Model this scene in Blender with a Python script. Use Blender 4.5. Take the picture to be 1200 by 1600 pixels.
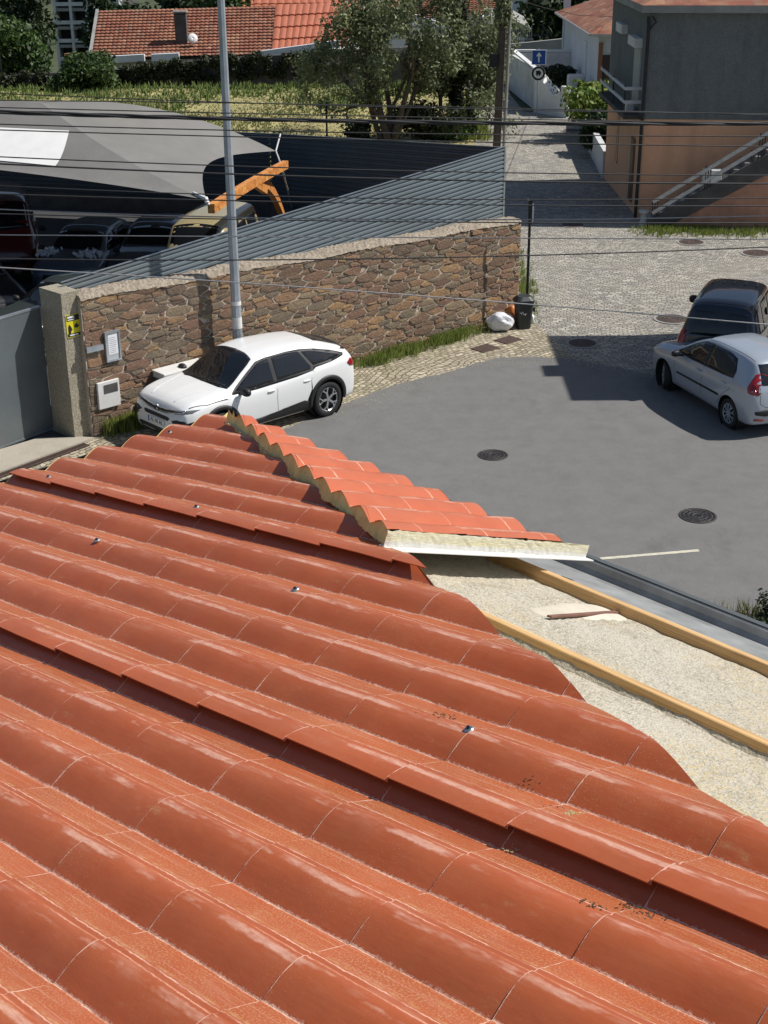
import bpy, bmesh, math, random
import numpy as np
from mathutils import Vector, Matrix
from mathutils.bvhtree import BVHTree
random.seed(7); RNG = np.random.default_rng(7)
for o in list(bpy.data.objects): bpy.data.objects.remove(o)
S = bpy.context.scene
COL = S.collection
# ---------------- camera ----------------
FPX = 2219.0; TH = math.radians(23.95); RL = math.radians(.37); H = 9.2
_U0 = np.array([0, math.sin(TH), math.cos(TH)]); FW = np.array([0, math.cos(TH), -math.sin(TH)]); _X0 = np.array([1., 0, 0])
CX = math.cos(RL)*_X0 - math.sin(RL)*_U0; CU = math.sin(RL)*_X0 + math.cos(RL)*_U0
CAM0 = np.array([0, 0, H])
cd = bpy.data.cameras.new('camera'); cam = bpy.data.objects.new('camera', cd); COL.objects.link(cam)
M = Matrix.Identity(4)
for i in range(3):
    M[i][0] = CX[i]; M[i][1] = CU[i]; M[i][2] = -FW[i]; M[i][3] = CAM0[i]
cam.matrix_world = M
cd.sensor_fit = 'VERTICAL'; cd.sensor_height = 24.0; cd.lens = 24.0*FPX/1600.0
cd.clip_start = .05; cd.clip_end = 2000
S.camera = cam
# ---------------- world, sun, exposure ----------------
SUN_EL = math.radians(50); SUN_DIR = np.array([1.0, .10])  # towards the sun in plan
SUN_DIR = SUN_DIR/np.linalg.norm(SUN_DIR)
w = bpy.data.worlds.new('World'); S.world = w; w.use_nodes = True
nt = w.node_tree; nt.nodes.clear()
sky = nt.nodes.new('ShaderNodeTexSky'); sky.sky_type = 'NISHITA'; sky.sun_disc = False
sky.sun_elevation = SUN_EL; sky.sun_rotation = math.atan2(SUN_DIR[0], SUN_DIR[1])
bg = nt.nodes.new('ShaderNodeBackground'); bg.inputs['Strength'].default_value = .075
wo = nt.nodes.new('ShaderNodeOutputWorld')
nt.links.new(sky.outputs[0], bg.inputs[0]); nt.links.new(bg.outputs[0], wo.inputs[0])
sl = bpy.data.lights.new('sun', 'SUN'); sl.energy = 4.9; sl.angle = math.radians(.5); sl.color = (1, .955, .89)
so = bpy.data.objects.new('sun', sl); COL.objects.link(so)
sd = Vector((SUN_DIR[0]*math.cos(SUN_EL), SUN_DIR[1]*math.cos(SUN_EL), math.sin(SUN_EL)))
so.rotation_euler = sd.to_track_quat('Z', 'Y').to_euler(); so.location = (20, 0, 30)
S.view_settings.view_transform = 'Standard'; S.view_settings.look = 'None'
S.view_settings.exposure = 0.0; S.view_settings.gamma = 1.0
S.render.engine = 'CYCLES'

# ---------------- geometry helpers ----------------
def ray(px, py): return FW + CX*(px-600)/FPX + CU*(800-py)/FPX
def G(px, py, z=0.):            # world point at height z seen there
    d = ray(px, py); return CAM0 + d*(z-H)/d[2]
def GY(px, py, Y):
    d = ray(px, py); return CAM0 + d*Y/d[1]
def V3(*a): return np.array(a, float)
Z = V3(0, 0, 1)
def unit(v): v = np.asarray(v, float); return v/np.linalg.norm(v)

class MB:
    def __init__(s): s.v = []; s.f = []; s.uv = None
    def add(s, vs, fs):
        n = len(s.v); s.v.extend([tuple(map(float, q)) for q in vs]); s.f.extend([tuple(i+n for i in f) for f in fs]); return s
    def box(s, c, size, ax=None, ay=None, az=None):
        c = np.asarray(c, float)
        ax = V3(1,0,0) if ax is None else unit(ax)
        az = V3(0,0,1) if az is None else unit(az)
        ay = np.cross(az, ax) if ay is None else unit(ay)
        hx, hy, hz = [k/2 for k in size]
        vs = [c+ax*a*hx+ay*b*hy+az*d*hz for d in (-1, 1) for b in (-1, 1) for a in (-1, 1)]
        return s.add(vs, [(0,2,3,1),(4,5,7,6),(0,1,5,4),(2,6,7,3),(0,4,6,2),(1,3,7,5)])
    def beam(s, p0, p1, w, h, up=None):
        p0 = np.asarray(p0, float); p1 = np.asarray(p1, float); d = p1-p0; L = np.linalg.norm(d); d = d/L
        up = Z if up is None else np.asarray(up, float)
        if abs(d@up) > .98: up = V3(1, 0, 0)
        sx = unit(np.cross(d, up)); uu = np.cross(sx, d)
        return s.box((p0+p1)/2, (L, w, h), d, sx, uu)
    def tube(s, pts, r, n=8, cap=True):
        pts = [np.asarray(p, float) for p in pts]; rs = r if hasattr(r, '__len__') else [r]*len(pts)
        base = len(s.v); prev = None
        for i, p in enumerate(pts):
            d = pts[min(i+1, len(pts)-1)]-pts[max(i-1, 0)]; d = unit(d)
            if prev is None:
                a = V3(0,0,1) if abs(d[2]) < .9 else V3(1,0,0); x = unit(np.cross(a, d))
            else: x = unit(prev-d*(prev@d))
            prev = x; y = np.cross(d, x)
            for k in range(n):
                t = 2*math.pi*k/n; s.v.append(tuple(p+(x*math.cos(t)+y*math.sin(t))*rs[i]))
        for i in range(len(pts)-1):
            for k in range(n):
                a = base+i*n+k; b = base+i*n+(k+1) % n; s.f.append((a, b, b+n, a+n))
        if cap:
            s.f.append(tuple(base+k for k in range(n-1, -1, -1))); s.f.append(tuple(base+(len(pts)-1)*n+k for k in range(n)))
        return s
    def lathe(s, prof, c=(0,0,0), axis=Z, n=24, cap=True):   # prof: (r, h)
        c = np.asarray(c, float); az = unit(axis); a = V3(1,0,0) if abs(az[0]) < .9 else V3(0,1,0)
        x = unit(np.cross(a, az)); y = np.cross(az, x); base = len(s.v)
        for r, h in prof:
            for k in range(n):
                t = 2*math.pi*k/n; s.v.append(tuple(c+az*h+(x*math.cos(t)+y*math.sin(t))*r))
        for i in range(len(prof)-1):
            for k in range(n):
                a = base+i*n+k; b = base+i*n+(k+1) % n; s.f.append((a, b, b+n, a+n))
        if cap:
            s.f.append(tuple(base+k for k in range(n-1, -1, -1))); s.f.append(tuple(base+(len(prof)-1)*n+k for k in range(n)))
        return s
    def prism(s, poly, dvec):        # poly: list of 3d pts, extruded by dvec
        n = len(poly); p = [np.asarray(q, float) for q in poly]; dvec = np.asarray(dvec, float)
        return s.add(p+[q+dvec for q in p], [tuple(range(n-1, -1, -1)), tuple(range(n, 2*n))]+[(i, (i+1) % n, (i+1) % n+n, i+n) for i in range(n)])
    def grid(s, fn, nu, nv):
        base = len(s.v)
        for i in range(nu):
            for j in range(nv): s.v.append(tuple(map(float, fn(i, j))))
        for i in range(nu-1):
            for j in range(nv-1):
                a = base+i*nv+j; s.f.append((a, a+1, a+nv+1, a+nv))
        return s

def link(name, me, mat, parent=None, world=True, smooth=False):
    if mat is not None: me.materials.append(mat)
    o = bpy.data.objects.new(name, me); COL.objects.link(o)
    if parent is not None:
        o.parent = parent
        if world:
            r = parent; off = Matrix.Identity(4); chain = []
            while r is not None:
                chain.append(Matrix.Translation(r.location) @ r.rotation_euler.to_matrix().to_4x4()); r = r.parent
            for m in reversed(chain): off = off @ m
            me.transform(off.inverted())
    if smooth: me.shade_smooth()
    return o
def build(name, mb, mat, parent=None, world=True, smooth=False, fix=True, uv=None):
    me = bpy.data.meshes.new(name); me.from_pydata(mb.v, [], mb.f); me.update()
    if uv is not None:
        l = me.uv_layers.new(name='UVMap'); idx = np.empty(len(me.loops), int); me.loops.foreach_get('vertex_index', idx)
        l.data.foreach_set('uv', np.asarray(uv, float)[idx].ravel())
    if fix:
        bm = bmesh.new(); bm.from_mesh(me); bmesh.ops.recalc_face_normals(bm, faces=bm.faces); bm.to_mesh(me); bm.free()
    return link(name, me, mat, parent, world, smooth)
def tag(o, label=None, cat=None, group=None, kind=None):
    if label: o['label'] = label
    if cat: o['category'] = cat
    if group: o['group'] = group
    if kind: o['kind'] = kind
    return o
def empty(name, loc, rz, label, cat, group=None):
    o = bpy.data.objects.new(name, None); COL.objects.link(o); o.location = tuple(map(float, loc)); o.rotation_euler = (0, 0, rz); o.empty_display_size = .2
    return tag(o, label, cat, group)
def bevel(o, w=.01, seg=2):
    me = o.data; bm = bmesh.new(); bm.from_mesh(me)
    bmesh.ops.bevel(bm, geom=[e for e in bm.edges if len(e.link_faces) == 2 and e.calc_face_angle(0) > .5], offset=w, segments=seg, affect='EDGES', profile=.5)
    bm.to_mesh(me); bm.free(); return o
def fast_mesh(name, V, F, mat, parent=None, world=True, smooth=False):
    """V (n,3), F (m,k) numpy"""
    me = bpy.data.meshes.new(name); k = F.shape[1]
    me.vertices.add(len(V)); me.vertices.foreach_set('co', V.astype(np.float32).ravel())
    me.loops.add(F.size); me.loops.foreach_set('vertex_index', F.astype(np.int32).ravel())
    me.polygons.add(len(F)); me.polygons.foreach_set('loop_start', np.arange(0, F.size, k, dtype=np.int32)); me.polygons.foreach_set('loop_total', np.full(len(F), k, dtype=np.int32))
    me.update(calc_edges=True); return link(name, me, mat, parent, world, smooth)
def copy_tree(o, parent=None):
    c = o.copy(); COL.objects.link(c); c.parent = parent
    for ch in o.children: copy_tree(ch, c)
    return c

# ---------------- material helpers ----------------
class NT:
    def __init__(s, name):
        s.m = bpy.data.materials.new(name); s.m.use_nodes = True; s.t = s.m.node_tree; s.t.nodes.clear()
        s.out = s.n('ShaderNodeOutputMaterial'); s.b = s.n('ShaderNodeBsdfPrincipled'); s.t.links.new(s.b.outputs[0], s.out.inputs[0])
        s.tc = s.n('ShaderNodeTexCoord'); s.obj = s.tc.outputs['Object']; s.uv = s.tc.outputs['UV']
    def n(s, k): return s.t.nodes.new(k)
    def put(s, sock, v):
        if hasattr(v, 'is_linked') or isinstance(v, bpy.types.NodeSocket): s.t.links.new(v, sock)
        else:
            if isinstance(v, (tuple, list)) and len(v) == 3 and sock.type == 'RGBA': v = (*v, 1)
            sock.default_value = v
    def set(s, **k):
        for a, v in k.items():
            nm = dict(color='Base Color', rough='Roughness', metal='Metallic', normal='Normal', spec='Specular IOR Level', coat='Coat Weight', coatr='Coat Roughness', emit='Emission Color', emits='Emission Strength', trans='Transmission Weight', sheen='Sheen Weight', sub='Subsurface Weight', alpha='Alpha', ior='IOR')[a]
            s.put(s.b.inputs[nm], v)
        return s
    def math(s, op, a, b=None, c=None, clamp=False):
        x = s.n('ShaderNodeMath'); x.operation = op; x.use_clamp = clamp; s.put(x.inputs[0], a)
        if b is not None: s.put(x.inputs[1], b)
        if c is not None: s.put(x.inputs[2], c)
        return x.outputs[0]
    def mapping(s, vec, scale=(1,1,1), loc=(0,0,0), rot=(0,0,0)):
        x = s.n('ShaderNodeMapping'); s.put(x.inputs['Vector'], vec); x.inputs['Scale'].default_value = scale; x.inputs['Location'].default_value = loc; x.inputs['Rotation'].default_value = rot
        return x.outputs[0]
    def noise(s, scale, detail=4, rough=.55, vec=None, dist=0, col=False):
        x = s.n('ShaderNodeTexNoise'); s.put(x.inputs['Vector'], s.obj if vec is None else vec); x.inputs['Scale'].default_value = scale; x.inputs['Detail'].default_value = detail; x.inputs['Roughness'].default_value = rough; x.inputs['Distortion'].default_value = dist
        return x.outputs['Color' if col else 'Fac']
    def vor(s, scale, vec=None, feature='F1', out='Distance', rnd=1, dist='EUCLIDEAN'):
        x = s.n('ShaderNodeTexVoronoi'); x.feature = feature; s.put(x.inputs['Vector'], s.obj if vec is None else vec); x.inputs['Scale'].default_value = scale; x.inputs['Randomness'].default_value = rnd
        if feature in ('F1',): x.distance = dist
        return x.outputs[out]
    def ramp(s, fac, stops, interp='LINEAR'):
        x = s.n('ShaderNodeValToRGB'); x.color_ramp.interpolation = interp; e = x.color_ramp.elements
        while len(e) < len(stops): e.new(.5)
        for k, (p, c) in enumerate(stops):
            e[k].position = p; e[k].color = (*c, 1) if hasattr(c, '__len__') and len(c) == 3 else ((c, c, c, 1) if not hasattr(c, '__len__') else c)
        s.put(x.inputs[0], fac); return x.outputs[0]
    def mix(s, fac, a, b, mode='MIX'):
        x = s.n('ShaderNodeMix'); x.data_type = 'RGBA'; x.blend_type = mode; s.put(x.inputs['Factor'], fac)
        s.put(x.inputs[6], a if not isinstance(a, tuple) else (*a[:3], 1)); s.put(x.inputs[7], b if not isinstance(b, tuple) else (*b[:3], 1)); return x.outputs[2]
    def sep(s, vec):
        x = s.n('ShaderNodeSeparateXYZ'); s.put(x.inputs[0], vec); return x.outputs
    def comb(s, x_, y_, z_=0.):
        x = s.n('ShaderNodeCombineXYZ')
        for i, v in enumerate((x_, y_, z_)): s.put(x.inputs[i], v)
        return x.outputs[0]
    def vadd(s, a, b, op='ADD'):
        x = s.n('ShaderNodeVectorMath'); x.operation = op; s.put(x.inputs[0], a); s.put(x.inputs[1], b); return x.outputs[0]
    def island(s): return s.n('ShaderNodeNewGeometry').outputs['Random Per Island']
    def bump(s, h, strength=.4, dist=.02, normal=None):
        x = s.n('ShaderNodeBump'); x.inputs['Strength'].default_value = strength; x.inputs['Distance'].default_value = dist; s.put(x.inputs['Height'], h)
        if normal is not None: s.put(x.inputs['Normal'], normal)
        s.put(s.b.inputs['Normal'], x.outputs[0]); return x.outputs[0]

def simple(name, col, rough=.6, metal=0., var=.12, scale=6., bump=0., bscale=60., bdist=.005, spec=None, coat=0., dirt=None):
    n = NT(name); f = n.noise(scale, 5, .6)
    c1 = tuple(max(0, k*(1-var)) for k in col); c2 = tuple(min(1, k*(1+var)) for k in col)
    c = n.ramp(f, [(.3, c1), (.7, c2)])
    if dirt is not None: c = n.mix(n.ramp(n.noise(scale*.35, 6, .7), [(.5, 0), (.75, .7)]), c, dirt)
    n.set(color=c, rough=rough, metal=metal)
    if spec is not None: n.set(spec=spec)
    if coat: n.set(coat=coat, coatr=.04)
    if bump: n.bump(n.noise(bscale, 5, .6), bump, bdist)
    return n.m
# ---------------- materials ----------------
MT = {}
# painted profiled roof sheet with remains of protective film; UV = metres along the ribs, metres across them
RIB = .2026; T0 = 1.750; R0 = 1.187; STEP = .35
def roof_material(name, base, stepx0, crease0, film=1.):
    n = NT(name); u, v, _ = n.sep(n.uv)
    wob = n.noise(22, 3, .6, n.uv); wob2 = n.noise(70, 3, .6, n.uv)
    su = n.math('DIVIDE', n.math('SUBTRACT', n.math('ADD', u, n.math('MULTIPLY', n.math('SUBTRACT', wob, .5), .010)), stepx0-100*STEP), STEP)
    fs = n.math('FRACT', su)                                     # 0..1 along one tile
    ds = n.math('MULTIPLY', n.math('MINIMUM', fs, n.math('SUBTRACT', 1., fs)), STEP)   # metres to the step
    sv = n.math('DIVIDE', n.math('SUBTRACT', n.math('ADD', v, n.math('MULTIPLY', n.math('SUBTRACT', wob2, .5), .010)), crease0-100*RIB), RIB)
    fv = n.math('FRACT', sv); tile = n.math('ADD', n.math('FLOOR', su), n.math('MULTIPLY', n.math('FLOOR', sv), 17.3))
    wn = n.n('ShaderNodeTexWhiteNoise'); wn.noise_dimensions = '1D'; n.put(wn.inputs['W'], tile); rnd = wn.outputs['Value']
    dcr = n.math('MULTIPLY', n.math('MINIMUM', fv, n.math('SUBTRACT', 1., fv)), RIB)   # metres to the wrinkled crease
    db = n.math('MULTIPLY', n.math('ABSOLUTE', n.math('SUBTRACT', fv, .64)), RIB)      # dusty inner crease
    # base colour
    b2 = tuple(k*.88 for k in base); b3 = tuple(min(1, k*1.12) for k in base)
    str1 = n.noise(1, 5, .6, n.mapping(n.uv, (3, 60, 1)))
    c = n.mix(n.ramp(n.noise(3.5, 5, .6, n.uv), [(.3, 0.), (.7, 1.)]), (*b2, 1), (*b3, 1))
    c = n.mix(n.math('MULTIPLY', str1, .12), c, tuple(min(1, k*1.7+.03) for k in base))
    c = n.mix(n.math('MULTIPLY', rnd, .14), c, (base[0]*.7, base[1]*.62, base[2]*.6))
    c = n.mix(n.ramp(n.noise(6, 6, .7, n.mapping(n.uv, (1, 1.5, 1), (4, 2, 0))), [(.35, .0), (.7, .09)]), c, (.62, .36, .20))
    # film: cloudy whitish veil, crinkled lines, streaks; glare on the crests painted in
    cloud = n.noise(9, 6, .7, n.uv, dist=.6)
    wr = n.vor(1, n.mapping(n.uv, (55, 95, 1)), 'DISTANCE_TO_EDGE')
    wrl = n.ramp(wr, [(0, 1), (.07, 0)])
    fine = n.noise(160, 3, .7, n.uv)
    def below(x, lim): return n.math('SUBTRACT', 1., n.math('DIVIDE', x, lim), clamp=True)
    linestep = n.math('MULTIPLY', n.math('LESS_THAN', ds, n.math('MULTIPLY', n.math('SUBTRACT', cloud, .30), .009)), .85)
    nearstep = n.math('MULTIPLY', n.math('MULTIPLY', below(ds, .018), wrl), n.ramp(cloud, [(.5, 0), (.65, .35)]))
    nearcr = n.math('MULTIPLY', n.math('MULTIPLY', below(dcr, .006), n.ramp(n.noise(110, 3, .7, n.uv), [(.50, 0), (.54, 1)])), .7)
    crl = n.math('MULTIPLY', n.math('LESS_THAN', dcr, .0024), n.ramp(cloud, [(.4, .2), (.6, .9)]))
    veil = n.math('MULTIPLY', n.ramp(n.noise(1, 5, .62, n.mapping(n.uv, (7, 34, 1))), [(.52, 0), (.78, .22)]), n.ramp(fv, [(0, 0), (.25, .05), (.40, 1), (.60, 1), (.68, .5), (.98, .6)]))  # film haze, stronger on the crests to paint in their sheen
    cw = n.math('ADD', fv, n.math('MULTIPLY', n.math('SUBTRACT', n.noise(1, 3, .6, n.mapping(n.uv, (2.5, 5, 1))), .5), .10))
    crest_glare = n.math('MULTIPLY', n.math('MULTIPLY', n.ramp(cw, [(.37, 0), (.395, 1), (.455, .8), (.48, 0)]), n.ramp(n.noise(1, 4, .65, n.mapping(n.uv, (3.2, 9, 1), (2.2, 5.1, 0))), [(.47, 0), (.56, .62)])), n.ramp(n.noise(1, 4, .7, n.mapping(n.uv, (26, 120, 1))), [(.3, .35), (.6, 1)]))  # film streaks along the rib tops, their glare painted as pale colour
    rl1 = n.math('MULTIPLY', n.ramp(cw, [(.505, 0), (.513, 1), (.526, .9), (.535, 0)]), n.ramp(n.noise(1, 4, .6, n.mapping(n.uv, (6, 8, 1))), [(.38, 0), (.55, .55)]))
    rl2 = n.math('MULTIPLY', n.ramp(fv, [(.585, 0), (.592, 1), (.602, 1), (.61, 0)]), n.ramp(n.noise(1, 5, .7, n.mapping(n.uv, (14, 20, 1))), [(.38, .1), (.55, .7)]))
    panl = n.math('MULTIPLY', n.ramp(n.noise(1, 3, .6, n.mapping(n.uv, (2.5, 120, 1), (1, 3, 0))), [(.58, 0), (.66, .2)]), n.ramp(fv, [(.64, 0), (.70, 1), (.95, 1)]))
    film_glare = n.math('MAXIMUM', n.math('MAXIMUM', crest_glare, rl1), n.math('MAXIMUM', rl2, panl))
    f = n.math('MAXIMUM', n.math('MAXIMUM', linestep, nearstep), n.math('MAXIMUM', n.math('MAXIMUM', nearcr, crl), n.math('MAXIMUM', veil, film_glare)))
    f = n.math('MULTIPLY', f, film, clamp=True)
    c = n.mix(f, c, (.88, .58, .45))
    # dust and grit in the inner crease and in patches
    dust = n.math('MULTIPLY', below(db, .006), n.ramp(n.noise(30, 5, .7, n.uv), [(.42, 0), (.62, .75)]))
    grit = n.math('MULTIPLY', n.ramp(n.vor(170, n.uv), [(.13, 1), (.2, 0)]), n.ramp(n.noise(2.2, 4, .6, n.uv), [(.5, 0), (.68, .8)]))
    pang = n.math('MULTIPLY', n.math('MULTIPLY', n.ramp(n.noise(230, 2, .6, n.uv), [(.54, 0), (.61, .6)]), n.ramp(n.noise(4, 5, .7, n.uv), [(.35, .15), (.6, 1)])), n.ramp(fv, [(.60, 0), (.66, 1), (.98, 1)]))
    patch = n.math('MULTIPLY', n.ramp(n.noise(5.5, 8, .75, n.mapping(n.uv, (1, 2.2, 1), (3.3, 1.7, 0))), [(.6, 0), (.72, .55)]), n.ramp(fine, [(.35, .2), (.6, 1)]))
    c = n.mix(n.math('MAXIMUM', n.math('MAXIMUM', pang, dust), n.math('MAXIMUM', grit, patch)), c, (.56, .36, .17))
    # darker specks right in the crease
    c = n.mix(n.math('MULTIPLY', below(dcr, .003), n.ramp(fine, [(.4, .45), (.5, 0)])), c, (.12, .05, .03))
    r = n.math('ADD', n.math('MULTIPLY', n.noise(40, 4, .6, n.uv), .16), n.math('ADD', .24, n.math('MULTIPLY', f, .05)))
    n.set(color=c, rough=r, spec=.38)
    hgt = n.math('ADD', n.math('MULTIPLY', n.noise(14, 4, .6, n.mapping(n.uv, (.5, 1.6, 1))), .7), n.math('ADD', n.math('MULTIPLY', n.math('MULTIPLY', wrl, n.math('MAXIMUM', below(dcr, .010), below(ds, .012))), .2), n.math('MULTIPLY', fine, .05)))
    n.bump(hgt, .35, .006)
    return n.m
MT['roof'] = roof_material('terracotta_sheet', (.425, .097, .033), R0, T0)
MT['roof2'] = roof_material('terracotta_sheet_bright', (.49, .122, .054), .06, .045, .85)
MT['roofsolid'] = simple('terracotta_edge', (.30, .07, .035), .45, var=.2)

n = NT('asphalt')
sp = n.noise(180, 3, .8); c = n.ramp(sp, [(.25, (.075, .075, .075)), (.5, (.165, .164, .159)), (.78, (.32, .315, .30))])
lg = n.noise(.35, 5, .6); c = n.mix(n.ramp(lg, [(.35, 0), (.7, .35)]), c, (.20, .198, .19))
c = n.mix(n.ramp(n.noise(2.2, 6, .7), [(.42, .0), (.7, .5)]), c, (.115, .114, .11))
c = n.mix(n.ramp(n.noise(.9, 7, .75, n.mapping(n.obj, (1, .5, 1), (3, 1, 0))), [(.58, 0), (.72, .4)]), c, (.075, .073, .07)); c = n.mix(n.ramp(n.vor(9), [(.035, .6), (.05, 0)]), c, (.34, .33, .31))
n.set(color=c, rough=.88); n.bump(n.noise(160, 4, .7), .5, .008); MT['asphalt'] = n.m

def cobbles(name, rot, ca, cb, cm, moss=.25):
    n = NT(name)
    v = n.mapping(n.vadd(n.vadd(n.obj, n.vadd(n.noise(.22, 2, .5, col=True), (2.2, 2.2, 0), 'MULTIPLY')), n.vadd(n.noise(1.6, 3, .5, col=True), (.26, .26, 0), 'MULTIPLY')), (1, 1, 1), rot=(0, 0, rot))
    v = n.vadd(v, n.vadd(n.noise(7, 2, .5, col=True), (.07, .06, 0), 'MULTIPLY'))
    b = n.n('ShaderNodeTexBrick'); n.put(b.inputs['Vector'], v); b.inputs['Scale'].default_value = 1
    b.inputs['Brick Width'].default_value = .145; b.inputs['Row Height'].default_value = .105; b.inputs['Mortar Size'].default_value = .014; b.inputs['Mortar Smooth'].default_value = .6
    b.inputs['Color1'].default_value = (0, 0, 0, 1); b.inputs['Color2'].default_value = (1, 1, 1, 1); b.inputs['Mortar'].default_value = (.5, .5, .5, 1); b.offset = .5
    mfac = b.outputs['Fac']; c = n.mix(b.outputs['Color'], ca, cb)
    c = n.mix(n.ramp(n.noise(40, 4, .7), [(.35, .45), (.65, 0)]), c, tuple(k*.5 for k in ca))
    c = n.mix(n.ramp(n.noise(.5, 5, .65), [(.4, 0), (.7, .5)]), c, (.56, .50, .40)); c = n.mix(n.ramp(n.noise(3.1, 5, .7, n.mapping(n.obj, (.5, 1.6, 1))), [(.42, .55), (.62, 0)]), c, tuple(k*.9 for k in ca))
    c = n.mix(mfac, c, cm)
    c = n.mix(n.math('MULTIPLY', n.ramp(n.noise(.55, 6, .7, n.mapping(n.obj, loc=(5, 9, 0))), [(.48, 0), (.66, moss)]), n.ramp(n.noise(14, 4, .7), [(.4, 0), (.6, 1)])), c, (.12, .13, .035))
    n.set(color=c, rough=.82)
    n.bump(n.math('ADD', n.math('SUBTRACT', 1., mfac), n.math('MULTIPLY', n.noise(30, 3, .6), .35)), .8, .016)
    return n.m
MT['cobble'] = cobbles('cobbles', .12, (.24, .23, .22), (.74, .70, .61), (.14, .125, .09))
MT['cobble2'] = cobbles('cobbles_worn', -.74, (.28, .24, .18), (.85, .75, .55), (.13, .11, .06), .5)
MT['earth'] = simple('dry_earth', (.06, .075, .03), .95, var=.4, scale=.6, bump=.5, bscale=3, bdist=.1)
MT['field'] = simple('dry_field_soil', (.36, .31, .14), .95, var=.35, scale=.5, bump=.6, bscale=12, bdist=.08, dirt=(.22, .27, .07))
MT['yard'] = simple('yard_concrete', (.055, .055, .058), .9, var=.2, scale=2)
MT['granite'] = None
def speckle(name, a, b, c_, scale=160, rough=.8, bdist=.006, grime=.4, streak=.0):
    n = NT(name); s_ = n.noise(scale, 3, .9); c = n.ramp(s_, [(.28, a), (.5, b), (.72, c_)])
    c = n.mix(n.ramp(n.noise(3, 6, .7), [(.45, 0), (.8, grime)]), c, tuple(k*.5 for k in b)); c = n.mix(n.ramp(n.noise(1, 5, .7, n.mapping(n.obj, (2.2, 2.2, .28))), [(.5, 0), (.72, streak)]), c, tuple(k*.55 for k in b)); n.set(color=c, rough=rough); n.bump(n.noise(scale*.6, 4, .8), .8, bdist); return n.m
MT['granite'] = speckle('rough_granite', (.10, .085, .06), (.36, .32, .24), (.62, .57, .46), 42, .85, .02)
MT['granite2'] = speckle('granite_slab', (.2, .18, .15), (.42, .38, .31), (.6, .55, .46), 60)
MT['coping'] = speckle('mortar_coping', (.16, .13, .10), (.34, .285, .22), (.52, .45, .36), 14, .95, .05)
MT['mortar'] = speckle('lime_mortar', (.32, .26, .20), (.52, .44, .35), (.64, .56, .46), 24, .95, .03)
n = NT('schist_stones'); isl = n.island()
c = n.ramp(isl, [(0, (.16, .085, .055)), (.14, (.30, .16, .085)), (.26, (.15, .12, .085)), (.36, (.20, .095, .065)), (.48, (.28, .21, .135)), (.58, (.115, .075, .058)), (.68, (.40, .23, .10)), (.76, (.17, .135, .10)), (.88, (.25, .135, .082)), (1, (.33, .28, .21))], 'CONSTANT')
c = n.mix(n.ramp(n.noise(11, 6, .7), [(.38, .4), (.62, 0)]), c, (.075, .062, .05)); c = n.mix(.14, c, (.55, .42, .28))
c = n.mix(n.ramp(n.noise(5, 6, .75, n.mapping(n.obj, loc=(7, 3, 1))), [(.5, 0), (.75, .6)]), c, (.36, .24, .13))
n.set(color=c, rough=.85); n.bump(n.math('ADD', n.noise(16, 6, .7), n.math('MULTIPLY', n.noise(60, 4, .7), .4)), 1., .04); MT['stone'] = n.m
MT['steelgate'] = simple('grey_painted_steel', (.105, .125, .135), .45, var=.12, scale=1.2, dirt=(.16, .15, .13))
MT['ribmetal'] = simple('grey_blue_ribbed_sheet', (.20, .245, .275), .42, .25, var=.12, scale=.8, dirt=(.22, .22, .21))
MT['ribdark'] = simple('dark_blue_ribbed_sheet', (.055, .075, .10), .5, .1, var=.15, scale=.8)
MT['galv'] = simple('galvanised_steel', (.42, .46, .49), .38, .75, var=.16, scale=9)
MT['galvpole'] = simple('galvanised_pole', (.36, .40, .44), .5, .35, var=.14, scale=5, dirt=(.5, .5, .48))
MT['gutter'] = simple('zinc_gutter', (.34, .345, .34), .5, .25, var=.25, scale=7, dirt=(.25, .25, .24))
MT['darkmetal'] = simple('dark_metal', (.03, .032, .036), .4, .5, var=.2)
MT['iron'] = simple('cast_iron', (.09, .078, .072), .6, .5, var=.3, scale=20, bump=.5, bscale=90, bdist=.01)
MT['rustplate'] = simple('rusty_plate', (.13, .085, .068), .8, .2, var=.25, scale=15, bump=.4, bscale=70, bdist=.008)
MT['foam'] = simple('yellow_foam', (.90, .72, .30), .9, var=.2, scale=16, bump=.5, bscale=60, dirt=(.50, .38, .15))
MT['foamlight'] = None
n = NT('pale_foam_side'); u_, v_, w_ = n.sep(n.uv)
bands = n.noise(1, 4, .6, n.mapping(n.uv, (1.5, 16, 1))); c = n.ramp(bands, [(.38, (.86, .84, .74)), (.5, (.80, .72, .42)), (.6, (.88, .85, .72))])
c = n.mix(n.ramp(v_, [(.62, 0.), (.72, .9)]), c, (.86, .85, .82)); n.set(color=c, rough=.55); n.bump(n.noise(1, 5, .7, n.mapping(n.uv, (8, 30, 1))), .8, .012); MT['foamlight'] = n.m
MT['whitesheet'] = simple('white_sheet', (.84, .84, .81), .35, var=.03)
n = NT('pine_batten'); wv = n.noise(1, 5, .6, n.mapping(n.uv, (2.5, 70, 1)), dist=.4); c = n.ramp(wv, [(.3, (.42, .23, .085)), (.52, (.62, .39, .17)), (.75, (.72, .50, .26))])
c = n.mix(n.ramp(n.noise(1, 4, .6, n.mapping(n.uv, (4, 10, 1))), [(.62, 0), (.72, .5)]), c, (.3, .15, .06)); n.set(color=c, rough=.7); n.bump(wv, .3, .004); MT['pine'] = n.m
n = NT('rough_cement'); c = n.ramp(n.noise(60, 5, .85), [(.32, (.17, .15, .11)), (.45, (.46, .42, .33)), (.64, (.70, .65, .54))])
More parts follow.
